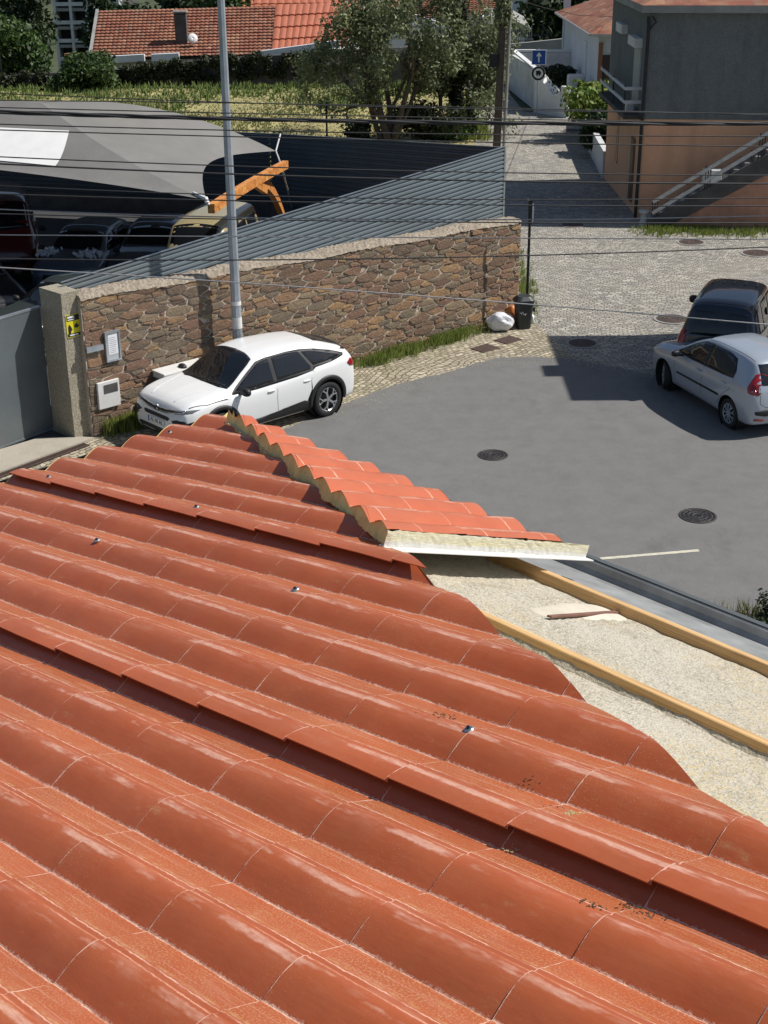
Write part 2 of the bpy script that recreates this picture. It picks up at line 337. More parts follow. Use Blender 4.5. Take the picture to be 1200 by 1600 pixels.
c = n.mix(n.ramp(n.noise(4.5, 6, .7), [(.42, .0), (.62, .4)]), c, (.55, .49, .38)); c = n.mix(n.ramp(n.noise(2.2, 5, .65, n.mapping(n.obj, loc=(4, 2, 7))), [(.5, 0), (.66, .5)]), c, (.62, .58, .49))
c = n.mix(n.math('MULTIPLY', n.ramp(n.noise(1.7, 4, .6, n.mapping(n.obj, loc=(1, 8, 2))), [(.48, 0), (.6, .9)]), n.ramp(n.vor(70), [(.3, 1), (.5, 0)])), c, (.62, .50, .28))
c = n.mix(n.ramp(n.noise(1, 6, .75, n.mapping(n.obj, (3, 9, 3))), [(.56, 0), (.66, .5)]), c, (.28, .24, .17)); n.set(color=c, rough=.95); n.bump(n.math('ADD', n.math('MULTIPLY', n.noise(24, 6, .75), 1.), n.math('MULTIPLY', n.vor(120), .25)), 1., .014); MT['cement'] = n.m
MT['smoothcement'] = simple('smooth_cement_patch', (.62, .565, .46), .9, var=.15, scale=6, bump=.3, bscale=40)
MT['fabric'] = simple('grey_shade_fabric', (.19, .185, .175), .85, var=.10, scale=.9, dirt=(.24, .225, .19), bump=.25, bscale=2.2, bdist=.05)
MT['fabricw'] = simple('white_shade_fabric', (.78, .78, .76), .8, var=.05, scale=2.5)
MT['fabricsoft'] = simple('pale_grey_fabric', (.3, .32, .34), .85, var=.05)
n = NT('orange_glulam'); wv = n.noise(1, 5, .6, n.mapping(n.obj, (6, 6, 6)), dist=.8); c = n.ramp(wv, [(.3, (.38, .11, .025)), (.5, (.62, .25, .06)), (.7, (.80, .40, .12))])
c = n.mix(n.ramp(n.noise(7, 6, .8), [(.55, 0), (.64, .85)]), c, (.24, .07, .02)); n.set(color=c, rough=.6); MT['glulam'] = n.m
MT['plaster'] = speckle('peach_plaster', (.70, .38, .22), (.78, .43, .255), (.84, .48, .29), 30, .9, .006, .15, .35)
MT['plaster2'] = simple('brown_weathered_plaster', (.48, .26, .18), .92, var=.22, scale=2.2, dirt=(.22, .12, .09), bump=.2, bscale=30)
MT['greyplaster'] = speckle('grey_roughcast', (.10, .12, .12), (.165, .18, .18), (.23, .245, .24), 26, .95, .02, .5, .6)
MT['white'] = simple('white_plaster', (.74, .75, .76), .85, var=.05, scale=1.4, dirt=(.55, .56, .56), bump=.15, bscale=25)
MT['whitewash'] = simple('stained_white_wall', (.60, .61, .62), .9, var=.15, scale=2, dirt=(.34, .34, .33))
MT['bluewhite'] = simple('pale_blue_plaster', (.58, .63, .68), .85, var=.07, scale=1.2)
MT['brownpaint'] = simple('brown_trim', (.26, .11, .06), .7, var=.15)
MT['darkdoor'] = simple('dark_door', (.045, .03, .028), .5, var=.2)
MT['aluminium'] = simple('aluminium', (.55, .57, .58), .4, .6, var=.08)
MT['whiteplastic'] = simple('white_plastic', (.72, .72, .70), .5, var=.05, dirt=(.5, .5, .47))
MT['shutter'] = simple('grey_roller_shutter', (.46, .48, .49), .5, var=.06)
MT['concrete'] = simple('grey_concrete', (.30, .295, .28), .9, var=.18, scale=1.6, dirt=(.19, .185, .17), bump=.2, bscale=30)
MT['concdark'] = simple('dark_stained_concrete', (.085, .082, .08), .95, var=.3, scale=3)
MT['pole'] = simple('weathered_timber_pole', (.10, .08, .065), .9, var=.3, scale=9)
MT['wire'] = simple('black_cable', (.018, .018, .02), .55, var=.1)
MT['wiresteel'] = simple('grey_cable', (.30, .30, .31), .45, .3, var=.1)
n = NT('old_clay_tiles'); u_, v_, w_ = n.sep(n.uv)
wn = n.n('ShaderNodeTexWhiteNoise'); wn.noise_dimensions = '2D'; n.put(wn.inputs['Vector'], n.comb(n.math('FLOOR', n.math('DIVIDE', u_, .24)), n.math('FLOOR', n.math('DIVIDE', v_, .38))))
c = n.ramp(wn.outputs['Value'], [(0, (.19, .07, .045)), (.25, (.29, .10, .058)), (.5, (.22, .08, .05)), (.7, (.36, .145, .08)), (.88, (.22, .12, .085)), (1, (.44, .22, .13))])
c = n.mix(n.ramp(n.noise(.7, 6, .7), [(.45, 0), (.7, .5)]), c, (.42, .25, .15)); c = n.mix(n.ramp(n.noise(9, 6, .7), [(.5, 0), (.7, .6)]), c, (.13, .07, .05)); n.set(color=c, rough=.9); MT['claytile'] = n.m
MT['orangeroof'] = simple('orange_roof_sheet', (.47, .155, .085), .5, var=.08, scale=1)
MT['glass'] = None
n = NT('window_glass'); n.set(color=(.02, .025, .03), rough=.06, spec=.8); MT['glass'] = n.m
n = NT('car_glass'); n.set(color=(.010, .012, .015), rough=.03, spec=.7); MT['carglass'] = n.m
n = NT('clear_glass'); n.set(color=(.55, .6, .62), rough=.05, spec=.6); MT['glasslight'] = n.m
def carpaint(name, col, rough=.28, metal=0., coat=.9):
    n = NT(name); n.set(color=n.mix(n.ramp(n.noise(2.5, 4), [(.4, 0), (.8, .14)]), (*col, 1), tuple(k*.82+.01 for k in col)), rough=rough, metal=metal, coat=coat, coatr=.03); return n.m
MT['carwhite'] = carpaint('white_car_paint', (.82, .83, .83), .3, 0, .6)
MT['carsilver'] = carpaint('silver_car_paint', (.44, .49, .55), .32, .3)
MT['carnavy'] = carpaint('navy_car_paint', (.008, .012, .026), .2, .1)
MT['carred'] = carpaint('dull_red_paint', (.13, .01, .012), .4)
MT['carblue'] = carpaint('dusty_blue_grey_paint', (.09, .11, .14), .5)
MT['cargrey'] = carpaint('grey_green_paint', (.06, .072, .07), .35, .3)
MT['carblack'] = carpaint('black_paint', (.01, .01, .012), .3)
MT['cardark'] = carpaint('dusty_dark_paint', (.05, .055, .065), .5)
MT['carbeige'] = carpaint('beige_van_paint', (.42, .35, .19), .4)
MT['blackplastic'] = simple('black_plastic', (.018, .018, .02), .55, var=.15)
MT['tyre'] = simple('tyre_rubber', (.016, .016, .017), .8, var=.2, scale=20)
MT['rim'] = simple('machined_alloy', (.55, .56, .58), .3, .8, var=.05)
MT['rimdark'] = simple('dark_rim', (.02, .02, .022), .4, .3)
MT['chrome'] = simple('chrome', (.7, .72, .74), .15, 1., var=.03)
n = NT('red_lamp_lens'); n.set(color=(.30, .012, .018), rough=.12, spec=.7, coat=.5); MT['redlens'] = n.m
n = NT('lamp_lens'); n.set(color=(.12, .13, .14), rough=.06, spec=.8); MT['lens'] = n.m
MT['plate'] = simple('number_plate', (.74, .76, .76), .4, var=.03)
MT['blue'] = simple('sign_blue', (.010, .085, .36), .4, var=.05)
MT['signwhite'] = simple('sign_white', (.80, .81, .82), .4, var=.03)
MT['black'] = simple('sign_black', (.012, .012, .012), .5, var=.1)
MT['red'] = simple('sign_red', (.5, .02, .02), .4, var=.05)
MT['yellow'] = simple('warning_yellow', (.75, .66, .02), .4, var=.04)
MT['paper'] = simple('paper', (.78, .80, .84), .6, var=.04)
MT['roadpaint'] = simple('worn_white_road_paint', (.58, .55, .44), .8, var=.15, scale=12, dirt=(.3, .29, .26))
MT['bin'] = simple('grey_green_bin_plastic', (.03, .038, .038), .5, var=.15)
MT['bag'] = simple('white_plastic_bag', (.74, .76, .80), .35, var=.06, bump=.8, bscale=9, bdist=.05)
MT['orange'] = simple('orange_plastic', (.6, .2, .06), .5)
def leafmat(name, stops, rough=.6, sub=True):
    n = NT(name); c = n.ramp(n.island(), stops); c = n.mix(n.ramp(n.noise(.9, 4), [(.35, .45), (.65, 0)]), c, tuple(k*.55 for k in stops[0][1]))
    n.set(color=c, rough=rough)
    if sub:
        tr = n.n('ShaderNodeBsdfTranslucent'); n.put(tr.inputs[0], c); mx = n.n('ShaderNodeMixShader'); mx.inputs[0].default_value = .28
        n.t.links.new(n.b.outputs[0], mx.inputs[1]); n.t.links.new(tr.outputs[0], mx.inputs[2]); n.t.links.new(mx.outputs[0], n.out.inputs[0])
    return n.m
MT['olive'] = leafmat('olive_leaves', [(0, (.11, .14, .06)), (.5, (.22, .26, .12)), (1, (.40, .43, .25))])
MT['leafdark'] = leafmat('dark_leaves', [(0, (.012, .028, .008)), (.6, (.03, .06, .016)), (1, (.07, .10, .03))])
MT['leafmid'] = leafmat('green_leaves', [(0, (.025, .055, .012)), (.6, (.06, .12, .025)), (1, (.14, .20, .05))])
MT['leafyellow'] = leafmat('yellow_green_leaves', [(0, (.08, .16, .02)), (.6, (.22, .32, .05)), (1, (.50, .50, .14))])
MT['ivy'] = leafmat('ivy_leaves', [(0, (.02, .03, .012)), (.6, (.05, .07, .025)), (1, (.11, .10, .05))])
MT['grass'] = leafmat('grass_blades', [(0, (.14, .22, .04)), (.6, (.28, .36, .07)), (1, (.48, .46, .16))])
n = NT('field_grass'); n0, n1, n2 = n.sep(n.obj); band = n.math('ADD', n.math('MULTIPLY', n.math('SUBTRACT', n1, 58.), .055), n.math('MULTIPLY', n.math('SUBTRACT', n.noise(.16, 4, .6), .5), 1.8))
dry = n.ramp(n.island(), [(0, (.25, .24, .10)), (.6, (.38, .35, .16)), (1, (.54, .48, .27))]); grn = n.ramp(n.island(), [(0, (.09, .15, .035)), (.6, (.17, .24, .06)), (1, (.31, .36, .13))])
n.set(color=n.mix(n.ramp(band, [(0, .1), (.5, 1)]), dry, grn), rough=.8); MT['fieldgrass'] = n.m
MT['bark'] = simple('bark', (.11, .085, .065), .95, var=.35, scale=9, bump=.8, bscale=25, bdist=.03)
MT['lichenbark'] = simple('ivy_bark', (.12, .13, .085), .95, var=.35, scale=7)
MT['rust'] = simple('rusty_steel', (.20, .10, .07), .85, var=.3, scale=14)
MT['litter'] = simple('dry_leaf_litter', (.10, .07, .035), .9, var=.5, scale=40)
MT['straw'] = simple('dry_straw', (.5, .4, .2), .9, var=.3, scale=40)
# ---------------- our building: tiled sheet roof, bare slab, gutter ----------------
AZ = math.radians(-43.6); PA = math.radians(9.75)
Rh = V3(math.sin(AZ), math.cos(AZ), 0); T = V3(math.cos(AZ), -math.sin(AZ), 0)
Rd = Rh*math.cos(PA)-Z*math.sin(PA); N1 = np.cross(T, Rd); N1 = N1*np.sign(N1[2])
P0 = CAM0-Z*1.464
def F1(R, t, h=0.): return P0+Rd*R+T*t+N1*h
KC = F1(5.36, 4.0); BB = F1(1.133, 2.093)
P2 = math.atan2((BB-KC)[2], -((BB-KC)@T)); D2 = T*math.cos(P2)-Z*math.sin(P2); N2 = np.cross(D2, -Rh); N2 = N2*np.sign(N2[2])
def F2(u, v, h=0.): return KC-Rh*u+D2*v+N2*h
HS = .489                                     # hip: v = -HS*u
def cutoff(R): return -.03-.045*(R-1.133)/(5.36-1.133)
def hipT(R): return 2.093+(4.0-2.093)*(R-1.133)/(5.36-1.133)
px_ = [0,.004,.010,.020,.032,.044,.055,.065,.075,.084,.092,.099,.104,.108,.112,.118,.124,.132,.15,.17,.188,.2026]
py_ = [0,.0026,.0060,.0118,.0184,.0244,.0290,.0322,.0345,.0357,.0360,.0350,.0335,.0302,.0294,.0298,.0275,.0238,.0178,.0112,.0048,0]
def prof(t): return float(np.interp(t % RIB, px_, py_))-.030
house = empty('roofed_house', (*F1(2.5, 1.2)[:2], 0), AZ+math.pi/2, 'house under the glossy terracotta ribbed roof, one hip partly stripped to bare cement', 'house')
def hipplane(bm, off, keep_neg=True):
    # vertical plane through the hip, shifted off metres along +T ; drop what lies beyond
    a = F1(1.133, hipT(1.133)+cutoff(1.133)); b = F1(5.36, 4.0+cutoff(5.36)); d = unit((b-a)*V3(1,1,0)); nn = V3(d[1], -d[0], 0)
    if nn@T < 0: nn = -nn
    g = bm.verts[:]+bm.edges[:]+bm.faces[:]
    bmesh.ops.bisect_plane(bm, geom=g, plane_co=Vector(a), plane_no=Vector(nn), clear_outer=keep_neg, clear_inner=not keep_neg, dist=1e-5)
REAVE = 5.40; HIPOFF = -.095
rows = []
k0 = -9
R = R0+k0*STEP
ks = range(k0, 13)
for k in ks:
    a = R0+k*STEP; b = a+STEP
    for fr in (0.004, .02, .1, .25, .45, .65, .85, .95, .985, .9985):
        r = a+fr*STEP
        if r < REAVE: rows.append((r, fr))
rows.append((REAVE, ((REAVE-R0)/STEP) % 1))
def tileh(fr): return .0035*fr**1.1
def roof_panel(tA, tB, over, last):
    # starts with its raised overlap edge at tA+.028, runs under the next panel to tB+.09
    ts = []
    t = tA+.026 if over else tA
    tend = tB+(.085 if not last else 0.)
    gridt = sorted(set([round(t, 4), round(tend, 4)]+[round(T0+m*RIB+x, 4) for m in range(-30, 30) for x in (0,.004,.007,.01,.015,.020,.026,.032,.038,.044,.05,.055,.06,.065,.07,.075,.084,.092,.099,.104,.108,.112,.118,.124,.132,.15,.17,.181,.192,.198) if t < T0+m*RIB+x < tend]))
    mb = MB(); uv = []
    for (r, fr) in rows:
        for q in gridt:
            hh = prof(q-T0)+tileh(fr)
            if over and q < tA+.10:
                s_ = min(1, max(0, (q-tA-.026)/.074)); hh += (.016+.007*fr)*(1-s_)**1.5+.004
            elif over: hh += .002
            if not last and q > tB-.02: hh -= .005
            hh += .0008*math.sin(r*7.1+q*31)+.0006*math.sin(r*19+q*11)
            mb.v.append(tuple(F1(r, q, hh))); uv.append((r, q))
    nv = len(gridt)
    for i in range(len(rows)-1):
        for j in range(nv-1):
            a = i*nv+j; mb.f.append((a, a+1, a+nv+1, a+nv))
    nu = len(mb.v)
    if over:   # thin turned edge of the overlap
        for i, (r, fr) in enumerate(rows):
            p = np.array(mb.v[i*nv]); mb.v.append(tuple(p-N1*.004+T*.001)); uv.append((r, gridt[0]))
        for i in range(len(rows)-1): mb.f.append((i*nv, nu+i, nu+i+1, (i+1)*nv))
    me = bpy.data.meshes.new('roof_panel'); me.from_pydata(mb.v, [], mb.f); me.update()
    l = me.uv_layers.new(name='UVMap'); idx = np.empty(len(me.loops), int); me.loops.foreach_get('vertex_index', idx)
    l.data.foreach_set('uv', np.asarray(uv, float)[idx].ravel())
    bm = bmesh.new(); bm.from_mesh(me); hipplane(bm, HIPOFF); bmesh.ops.recalc_face_normals(bm, faces=bm.faces)
    for f in bm.faces: f.smooth = True
    for e in bm.edges:
        if len(e.link_faces) == 2 and e.calc_face_angle(0) > math.radians(32): e.smooth = False
    bm.to_mesh(me); bm.free()
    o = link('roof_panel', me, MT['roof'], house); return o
seams = [T0-4*5*RIB, T0-3*5*RIB, T0-2*5*RIB, T0-5*RIB, T0, T0+5*RIB, 4.15]
for k in range(len(seams)-1): roof_panel(seams[k], seams[k+1], k > 0, k == len(seams)-2)
# underside and end closures of the main panels
def F1low(mb, off_end, nm, mat):
    pass
mb = MB()
poly = [F1(-1.95, seams[0], -.075), F1(REAVE-.03, seams[0], -.075), F1(REAVE-.03, hipT(REAVE)-.45, -.075), F1(-1.95, hipT(-1.95)-.2, -.075)]
mb.add(poly, [(0,1,2,3)]); build('panel_underside', mb, MT['whitesheet'], house)
mb = MB(); n_ = 500    # foam end faces along the eave
for i in range(n_+1):
    t = seams[0]+(4.0-seams[0])*i/n_; mb.v += [tuple(F1(REAVE-.004, t, prof(t-T0)+.004)), tuple(F1(REAVE-.004, t, -.075))]
for i in range(n_): a = 2*i; mb.f.append((a, a+1, a+3, a+2))
build('panel_end', mb, MT['foam'], house)
mb = MB(); n_ = 900    # cut edge along the hip: thin dark cut sheet above foam
for i in range(n_+1):
    r = -1.95+(5.39+1.95)*i/n_; t = hipT(r)+cutoff(r); fr = ((r-R0)/STEP) % 1
    mb.v += [tuple(F1(r, t-.002, prof(t-T0)+tileh(fr)-.001)), tuple(F1(r, t-.006, -.075))]
for i in range(n_): a = 2*i; mb.f.append((a, a+1, a+3, a+2))
build('panel_cut_edge', mb, MT['foam'], house)
# screws with grey washers
def screw(parent, p, nrm, rough=1.):
    mb = MB(); mb.lathe([(.0, .0), (.0125, .0), (.0125, .002), (.010, .0045), (.006, .005), (0, .005)], p, nrm, 16, cap=False)
    o = build('screw', mb, MT['galv'], parent, smooth=False)
    m2 = MB(); m2.lathe([(0, .005), (.0045, .005), (.0045, .010), (0, .010)], p, nrm, 6, cap=False); build('screw_head', m2, MT['darkmetal'], parent)
def at1(px, py, h=0.):
    d = ray(px, py); pp = P0+N1*h; q = CAM0+d*((pp-CAM0)@N1)/(d@N1); return q
for (px, py) in ((152, 846), (462, 923), (733, 1142), (307, 794), (76, 747), (265, 677)):
    q = at1(px, py, .008); screw(house, q+N1*.003, unit(N1-T*.25))
# ---- the hip side ----
V2FOOT = -.19; U_A = .20; U_B = 2.235; RIB2 = .2026
def prof2(u): return prof(u)      # steep side faces the far end
def up_v(u): return -HS*u-.065
def panel2(u0, u1, nm='eave_panel', side=True):
    us = sorted(set([u0, u1]+[round(.045+m*RIB2+x, 4) for m in range(-2, 15) for x in (0,.004,.007,.01,.015,.020,.026,.032,.038,.044,.05,.055,.06,.065,.07,.075,.084,.092,.099,.104,.108,.112,.118,.124,.132,.15,.17,.181,.192,.198) if u0 < .045+m*RIB2+x < u1]))
    vs = []
    k = -6
    while True:
        a = -.06+k*STEP
        if a > V2FOOT: break
        for fr in (.004, .03, .15, .35, .6, .85, .96, .998):
            v = a+fr*STEP
            if v < V2FOOT: vs.append((v, fr))
        k += 1
    vs.append((V2FOOT, .6))
    mb = MB(); uv = []
    for (v, fr) in vs:
        for u in us:
            mb.v.append(tuple(F2(u, v, prof(-(u-.045))+tileh(fr)+.034+.0015*math.sin(v*17+u*9)))); uv.append((v, -u+.09))
    nv = len(us)
    for i in range(len(vs)-1):
        for j in range(nv-1): a = i*nv+j; mb.f.append((a, a+1, a+nv+1, a+nv))
    me = bpy.data.meshes.new(nm); me.from_pydata(mb.v, [], mb.f); me.update()
    l = me.uv_layers.new(name='UVMap'); idx = np.empty(len(me.loops), int); me.loops.foreach_get('vertex_index', idx)
    l.data.foreach_set('uv', np.asarray(uv, float)[idx].ravel())
    bm = bmesh.new(); bm.from_mesh(me)
    a = F2(0, up_v(0)); b = F2(3, up_v(3)); d = unit((b-a)*V3(1,1,0)); nn = V3(d[1], -d[0], 0)
    if nn@T < 0: nn = -nn
    bmesh.ops.bisect_plane(bm, geom=bm.verts[:]+bm.edges[:]+bm.faces[:], plane_co=Vector(a), plane_no=Vector(nn), clear_inner=True, clear_outer=False, dist=1e-5)
    bmesh.ops.recalc_face_normals(bm, faces=bm.faces)
    for f in bm.faces: f.smooth = True
    for e in bm.edges:
        if len(e.link_faces) == 2 and e.calc_face_angle(0) > math.radians(32): e.smooth = False
    bm.to_mesh(me); bm.free()
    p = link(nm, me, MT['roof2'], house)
    # foam end (uphill) and foot end
    mb = MB(); n_ = int((u1-u0)*220)
    for i in range(n_+1):
        u = u0+(u1-u0)*i/n_; v = up_v(u)+.002; jag = .0025*math.sin(u*61)+.002*math.sin(u*143)
        mb.v += [tuple(F2(u, v, prof(-(u-.045))+.036)), tuple(F2(u, v-jag-.004, -.030-.05*max(0, min(1, (1.7-u)/.5))+jag))]
    for i in range(n_): a = 2*i; mb.f.append((a, a+1, a+3, a+2))
    build('foam_end', mb, MT['foam'], p)
    mb = MB()
    for i in range(n_+1):
        u = u0+(u1-u0)*i/n_; mb.v += [tuple(F2(u, V2FOOT-.002, prof(-(u-.045))+.036)), tuple(F2(u, V2FOOT-.002, -.04))]
    for i in range(n_): a = 2*i; mb.f.append((a, a+1, a+3, a+2))
    build('foam_foot', mb, MT['foam'], p)
    mb = MB(); mb.add([F2(u0, up_v(u0), -.028), F2(u1, up_v(u1), -.028), F2(u1, V2FOOT, -.028), F2(u0, V2FOOT, -.028)], [(0,1,2,3)]); build('panel_underside', mb, MT['whitesheet'], p)
    return p
panel2(.20, 1.06); pB = panel2(1.062, U_B)
# open side of the last panel: banded pale foam and the white bottom sheet standing proud
def f2at(px, py, h):
    d = ray(px, py); pp = KC+N2*h; q = CAM0+d*((pp-CAM0)@N2)/(d@N2)-KC; return -(q@Rh), q@D2
mb = MB(); uv = []; n_ = 60; v_hi = up_v(U_B)-.02; v_lo = -.03
for i in range(n_+1):
    s_ = i/n_; v = v_hi+(v_lo-v_hi)*s_; ul = U_B+.012+.004*math.sin(i*.9)*(RNG.random()); top = .024+.004*(1 if (s_*3.1) % 1 > .06 else .3)+.003*RNG.random()-.006*s_
    for j, hh in enumerate((top, top-.010, .005, -.010, -.028)):
        mb.v.append(tuple(F2(ul+(.004*RNG.random() if 0 < j < 4 else 0)+.0*j, v, hh))); uv.append((v, (top-hh)/(top+.028)))
for i in range(n_):
    for j in range(4): a = i*5+j; mb.f.append((a, a+1, a+6, a+5))
o = build('panel_side', mb, MT['foamlight'], pB, uv=uv)
mb = MB(); mb.add([F2(U_B-.01, v_hi, -.028), F2(U_B+.055, v_hi, -.028), F2(U_B+.045, v_lo+.01, -.028), F2(U_B-.01, v_lo, -.028)]+[F2(U_B-.01, v_hi, -.032), F2(U_B+.055, v_hi, -.032), F2(U_B+.045, v_lo+.01, -.032), F2(U_B-.01, v_lo, -.032)], [(0,1,2,3),(7,6,5,4),(0,4,5,1),(1,5,6,2),(2,6,7,3),(3,7,4,0)])
build('bottom_sheet', mb, MT['whitesheet'], pB)
mb = MB(); mb.add([F2(U_B-.01, V2FOOT, .008), F2(U_B+.014, V2FOOT, .024), F2(U_B+.014, v_lo, .022), F2(U_B+.012, v_lo, -.028), F2(U_B-.03, V2FOOT, -.028)], [(0,1,2,3),(0,3,4)])
build('foam_end', mb, MT['foamlight'], pB, uv=[(0, .3)]*5)
# cement slab, rough
def slab_h(u, v): return -.124+.0022*math.sin(u*5+v*3)+.0016*math.sin(u*13.7-v*9.1)+.0015*math.sin(u*31+v*27)
nu_, nv_ = 150, 70; mb = MB()
V_OUT = -.205
nz = RNG.normal(size=(nu_, nv_))*.0016
for i in range(nu_):
    u = -.0+6.2*i/(nu_-1)
    for j in range(nv_):
        v0 = -HS*u-.12; v = v0+(V_OUT-v0)*j/(nv_-1); mb.v.append(tuple(F2(u, v, slab_h(u, v)+nz[i, j])))
for i in range(nu_-1):
    for j in range(nv_-1): a = i*nv_+j; mb.f.append((a, a+1, a+nv_+1, a+nv_))
build('cement_slab', mb, MT['cement'], house, smooth=True)
# mortar lip under the cut edge of the main panels
mb = MB()
nn_ = 260
for i in range(nn_+1):
    u = 2.35+3.45*i/nn_; w1 = .0+.02*math.sin(u*15.5)+.012*math.sin(u*37)
    for (dv, hh) in ((-.16, -.125), (-.10+w1*.3, -.115), (-.06+w1*.7, -.115), (w1-.02, -.142)): mb.v.append(tuple(F2(u, -HS*u+dv, hh)))
for i in range(nn_):
    for j in range(3): a = i*4+j; mb.f.append((a, a+1, a+5, a+4))
build('mortar_bed', mb, MT['smoothcement'], house, smooth=True)
# battens
def batten(u0, u1, vc, w_, h0, h1, slope=0.):
    mb = MB(); uv = []
    sec = [(-w_/2, h0), (w_/2, h0), (w_/2, h1-.003), (w_/2-.003, h1), (-w_/2+.003, h1), (-w_/2, h1-.003)]
    ns = 40
    for i in range(ns+1):
        u = u0+(u1-u0)*i/ns
        for q, (dv, hh) in enumerate(sec): mb.v.append(tuple(F2(u, vc+dv+slope*u, hh))); uv.append((u, q*.03))
    for i in range(ns):
        for j in range(6): a = i*6+j; b = i*6+(j+1) % 6; mb.f.append((a, b, b+6, a+6))
    mb.f += [tuple(range(5, -1, -1)), tuple(range(ns*6, ns*6+6))]
    return build('batten', mb, MT['pine'], house, uv=uv)
batten(.75, 6.2, -.285, .050, -.128, -.084)
batten(2.52, 6.2, -1.205, .046, -.13, -.084)
mb = MB()
for i in range(120):      # rough mortar bead along the near side of the upper batten
    u = 2.55+3.6*i/119; a_ = .003+.006*RNG.random()
    for (dv, hh) in ((-.0238, -.104-.008*RNG.random()), (-.026-a_, -.117), (-.032-a_, -.132)): mb.v.append(tuple(F2(u, -1.205+dv, hh)))
for i in range(119):
    for j in range(2): a = i*3+j; mb.f.append((a, a+1, a+4, a+3))
build('mortar_bead', mb, MT['cement'], house, smooth=True)
# fascia board behind gutter and the gutter trough
mb = MB(); ga, gb = -.06, 6.2
sec = [(-.20, -.055), (-.19, -.062), (.07, -.160), (.085, -.175), (.09, -.235), (.12, -.25), (.25, -.255), (.265, -.24), (.27, -.212), (.278, -.205), (.286, -.209)]
def gpt(u, dv, hh): q = KC-Rh*u+T*dv; return V3(q[0], q[1], KC[2]+hh+.21*0)
kz = (F2(0, V2FOOT, -.12)-KC)
for i in range(61):
    u = ga+(gb-ga)*i/60
    for (dv, hh) in sec: mb.v.append(tuple(KC-Rh*u+T*dv+Z*hh))
ns = len(sec)
for i in range(60):
    for j in range(ns-1): a = i*ns+j; mb.f.append((a, a+1, a+ns+1, a+ns))
o = build('gutter', mb, MT['gutter'], house, smooth=False)
m_ = o.modifiers.new('s', 'SOLIDIFY'); m_.thickness = .002
mb = MB()
for i in range(2):
    u = (ga, gb)[i]; 
    for (dv, hh) in ((.280, -.200), (.300, -.198), (.303, -.225), (.290, -.36)): mb.v.append(tuple(KC-Rh*u+T*dv+Z*hh))
mb.f = [(0,1,5,4), (1,2,6,5), (2,3,7,6)]
o = build('gutter_lip', mb, MT['steelgate'], house); m_ = o.modifiers.new('s', 'SOLIDIFY'); m_.thickness = .003
for u in np.arange(.3, 2.1, .62):
    mb = MB(); mb.beam(KC-Rh*u+T*.0+Z*(-.128), KC-Rh*u+T*.275+Z*(-.203), .02, .003); build('gutter_strap', mb, MT['galv'], house) if u < 2.1 else None
# far eave gutter strip
mb = MB(); a_ = F1(REAVE+.0, -3, -.14); b_ = F1(REAVE+.0, 4.02, -.14)
mb.beam(a_+Rh*.05, b_+Rh*.05, .12, .004); mb.beam(a_+Rh*.11+Z*.04, b_+Rh*.11+Z*.04, .006, .09); mb.beam(a_+Rh*.0+Z*.0, b_+Rh*.0+Z*.0, .006, .09)
build('eave_gutter', mb, MT['darkmetal'], house)
# walls of the house
corn = [F1(REAVE-.12, -3.0)+Z*0, KC+Rh*(-.14)+T*(-.02)+Z*0, KC-Rh*8.6+T*.02, F1(REAVE-.12, -3.0)-Rh*8.4]
mb = MB()
zt = [6.55, 6.55, 6.55, 6.55]
cs = [V3(c[0], c[1], 0) for c in corn]
mb.prism(cs, V3(0, 0, 6.48)); build('wall', mb, MT['whitewash'], house)
# rusty bar in its smooth patch on the slab
mb = MB()
for i in range(9):
    for j in range(40):
        a = 2*math.pi*j/40; rr = i/8; u = 2.60+.085*rr*math.cos(a)*(1+.25*math.sin(3*a)); v = -.50+.30*rr*math.sin(a)*(1+.15*math.cos(2*a))
        mb.v.append(tuple(F2(u, v, slab_h(u, v)+.009*(1-rr**3)-.001)))
for i in range(8):
    for j in range(40): k = i*40+j; l_ = i*40+(j+1) % 40; mb.f.append((k, l_, l_+40, k+40))
build('cement_patch', mb, MT['smoothcement'], house, smooth=True)
p_, q_ = f2at(858, 964, -.118), f2at(978, 956, -.118)
mb = MB(); mb.beam(F2(*p_, slab_h(*p_)+.011), F2(*q_, slab_h(*q_)+.009), .018, .006, N2)
tag(build('rusty_bar', mb, MT['rust']), 'short rusty flat bar lying on the bare cement between the two wooden battens', 'metal bar')
# debris caught on the roof
def litter(name, pts, n_, spread, label, mat, lab):
    mb = MB()
    for i in range(n_):
        px, py = pts[i % len(pts)]; q = at1(px+RNG.normal()*spread, py+RNG.normal()*spread*.35, -.0)
        r_ = (q-P0)@Rd; t_ = (q-P0)@T; q = F1(r_, t_, prof(t_-T0)+tileh(((r_-R0)/STEP) % 1)+.002)
        a = RNG.random()*6.28; d = Rd*math.cos(a)+T*math.sin(a); mb.beam(q, q+d*(.002+.006*RNG.random()**2)+N1*.001*RNG.random(), .0015+.0015*RNG.random(), .0010, N1)
    return tag(build(name, mb, mat), lab, 'debris', kind='stuff')
litter('leaf_litter', [(820, 1215), (690, 1115), (1010, 1420), (925, 1415), (860, 1250), (990, 1405), (735, 1140)], 190, 13, '', MT['litter'], 'dark crumbs and leaf bits scattered on the terracotta roof')
litter('straw_bits', [(893, 1262), (903, 1258), (795, 1312), (888, 1266)], 60, 5, '', MT['straw'], 'small tuft of dry straw on the roof rib near the right edge')
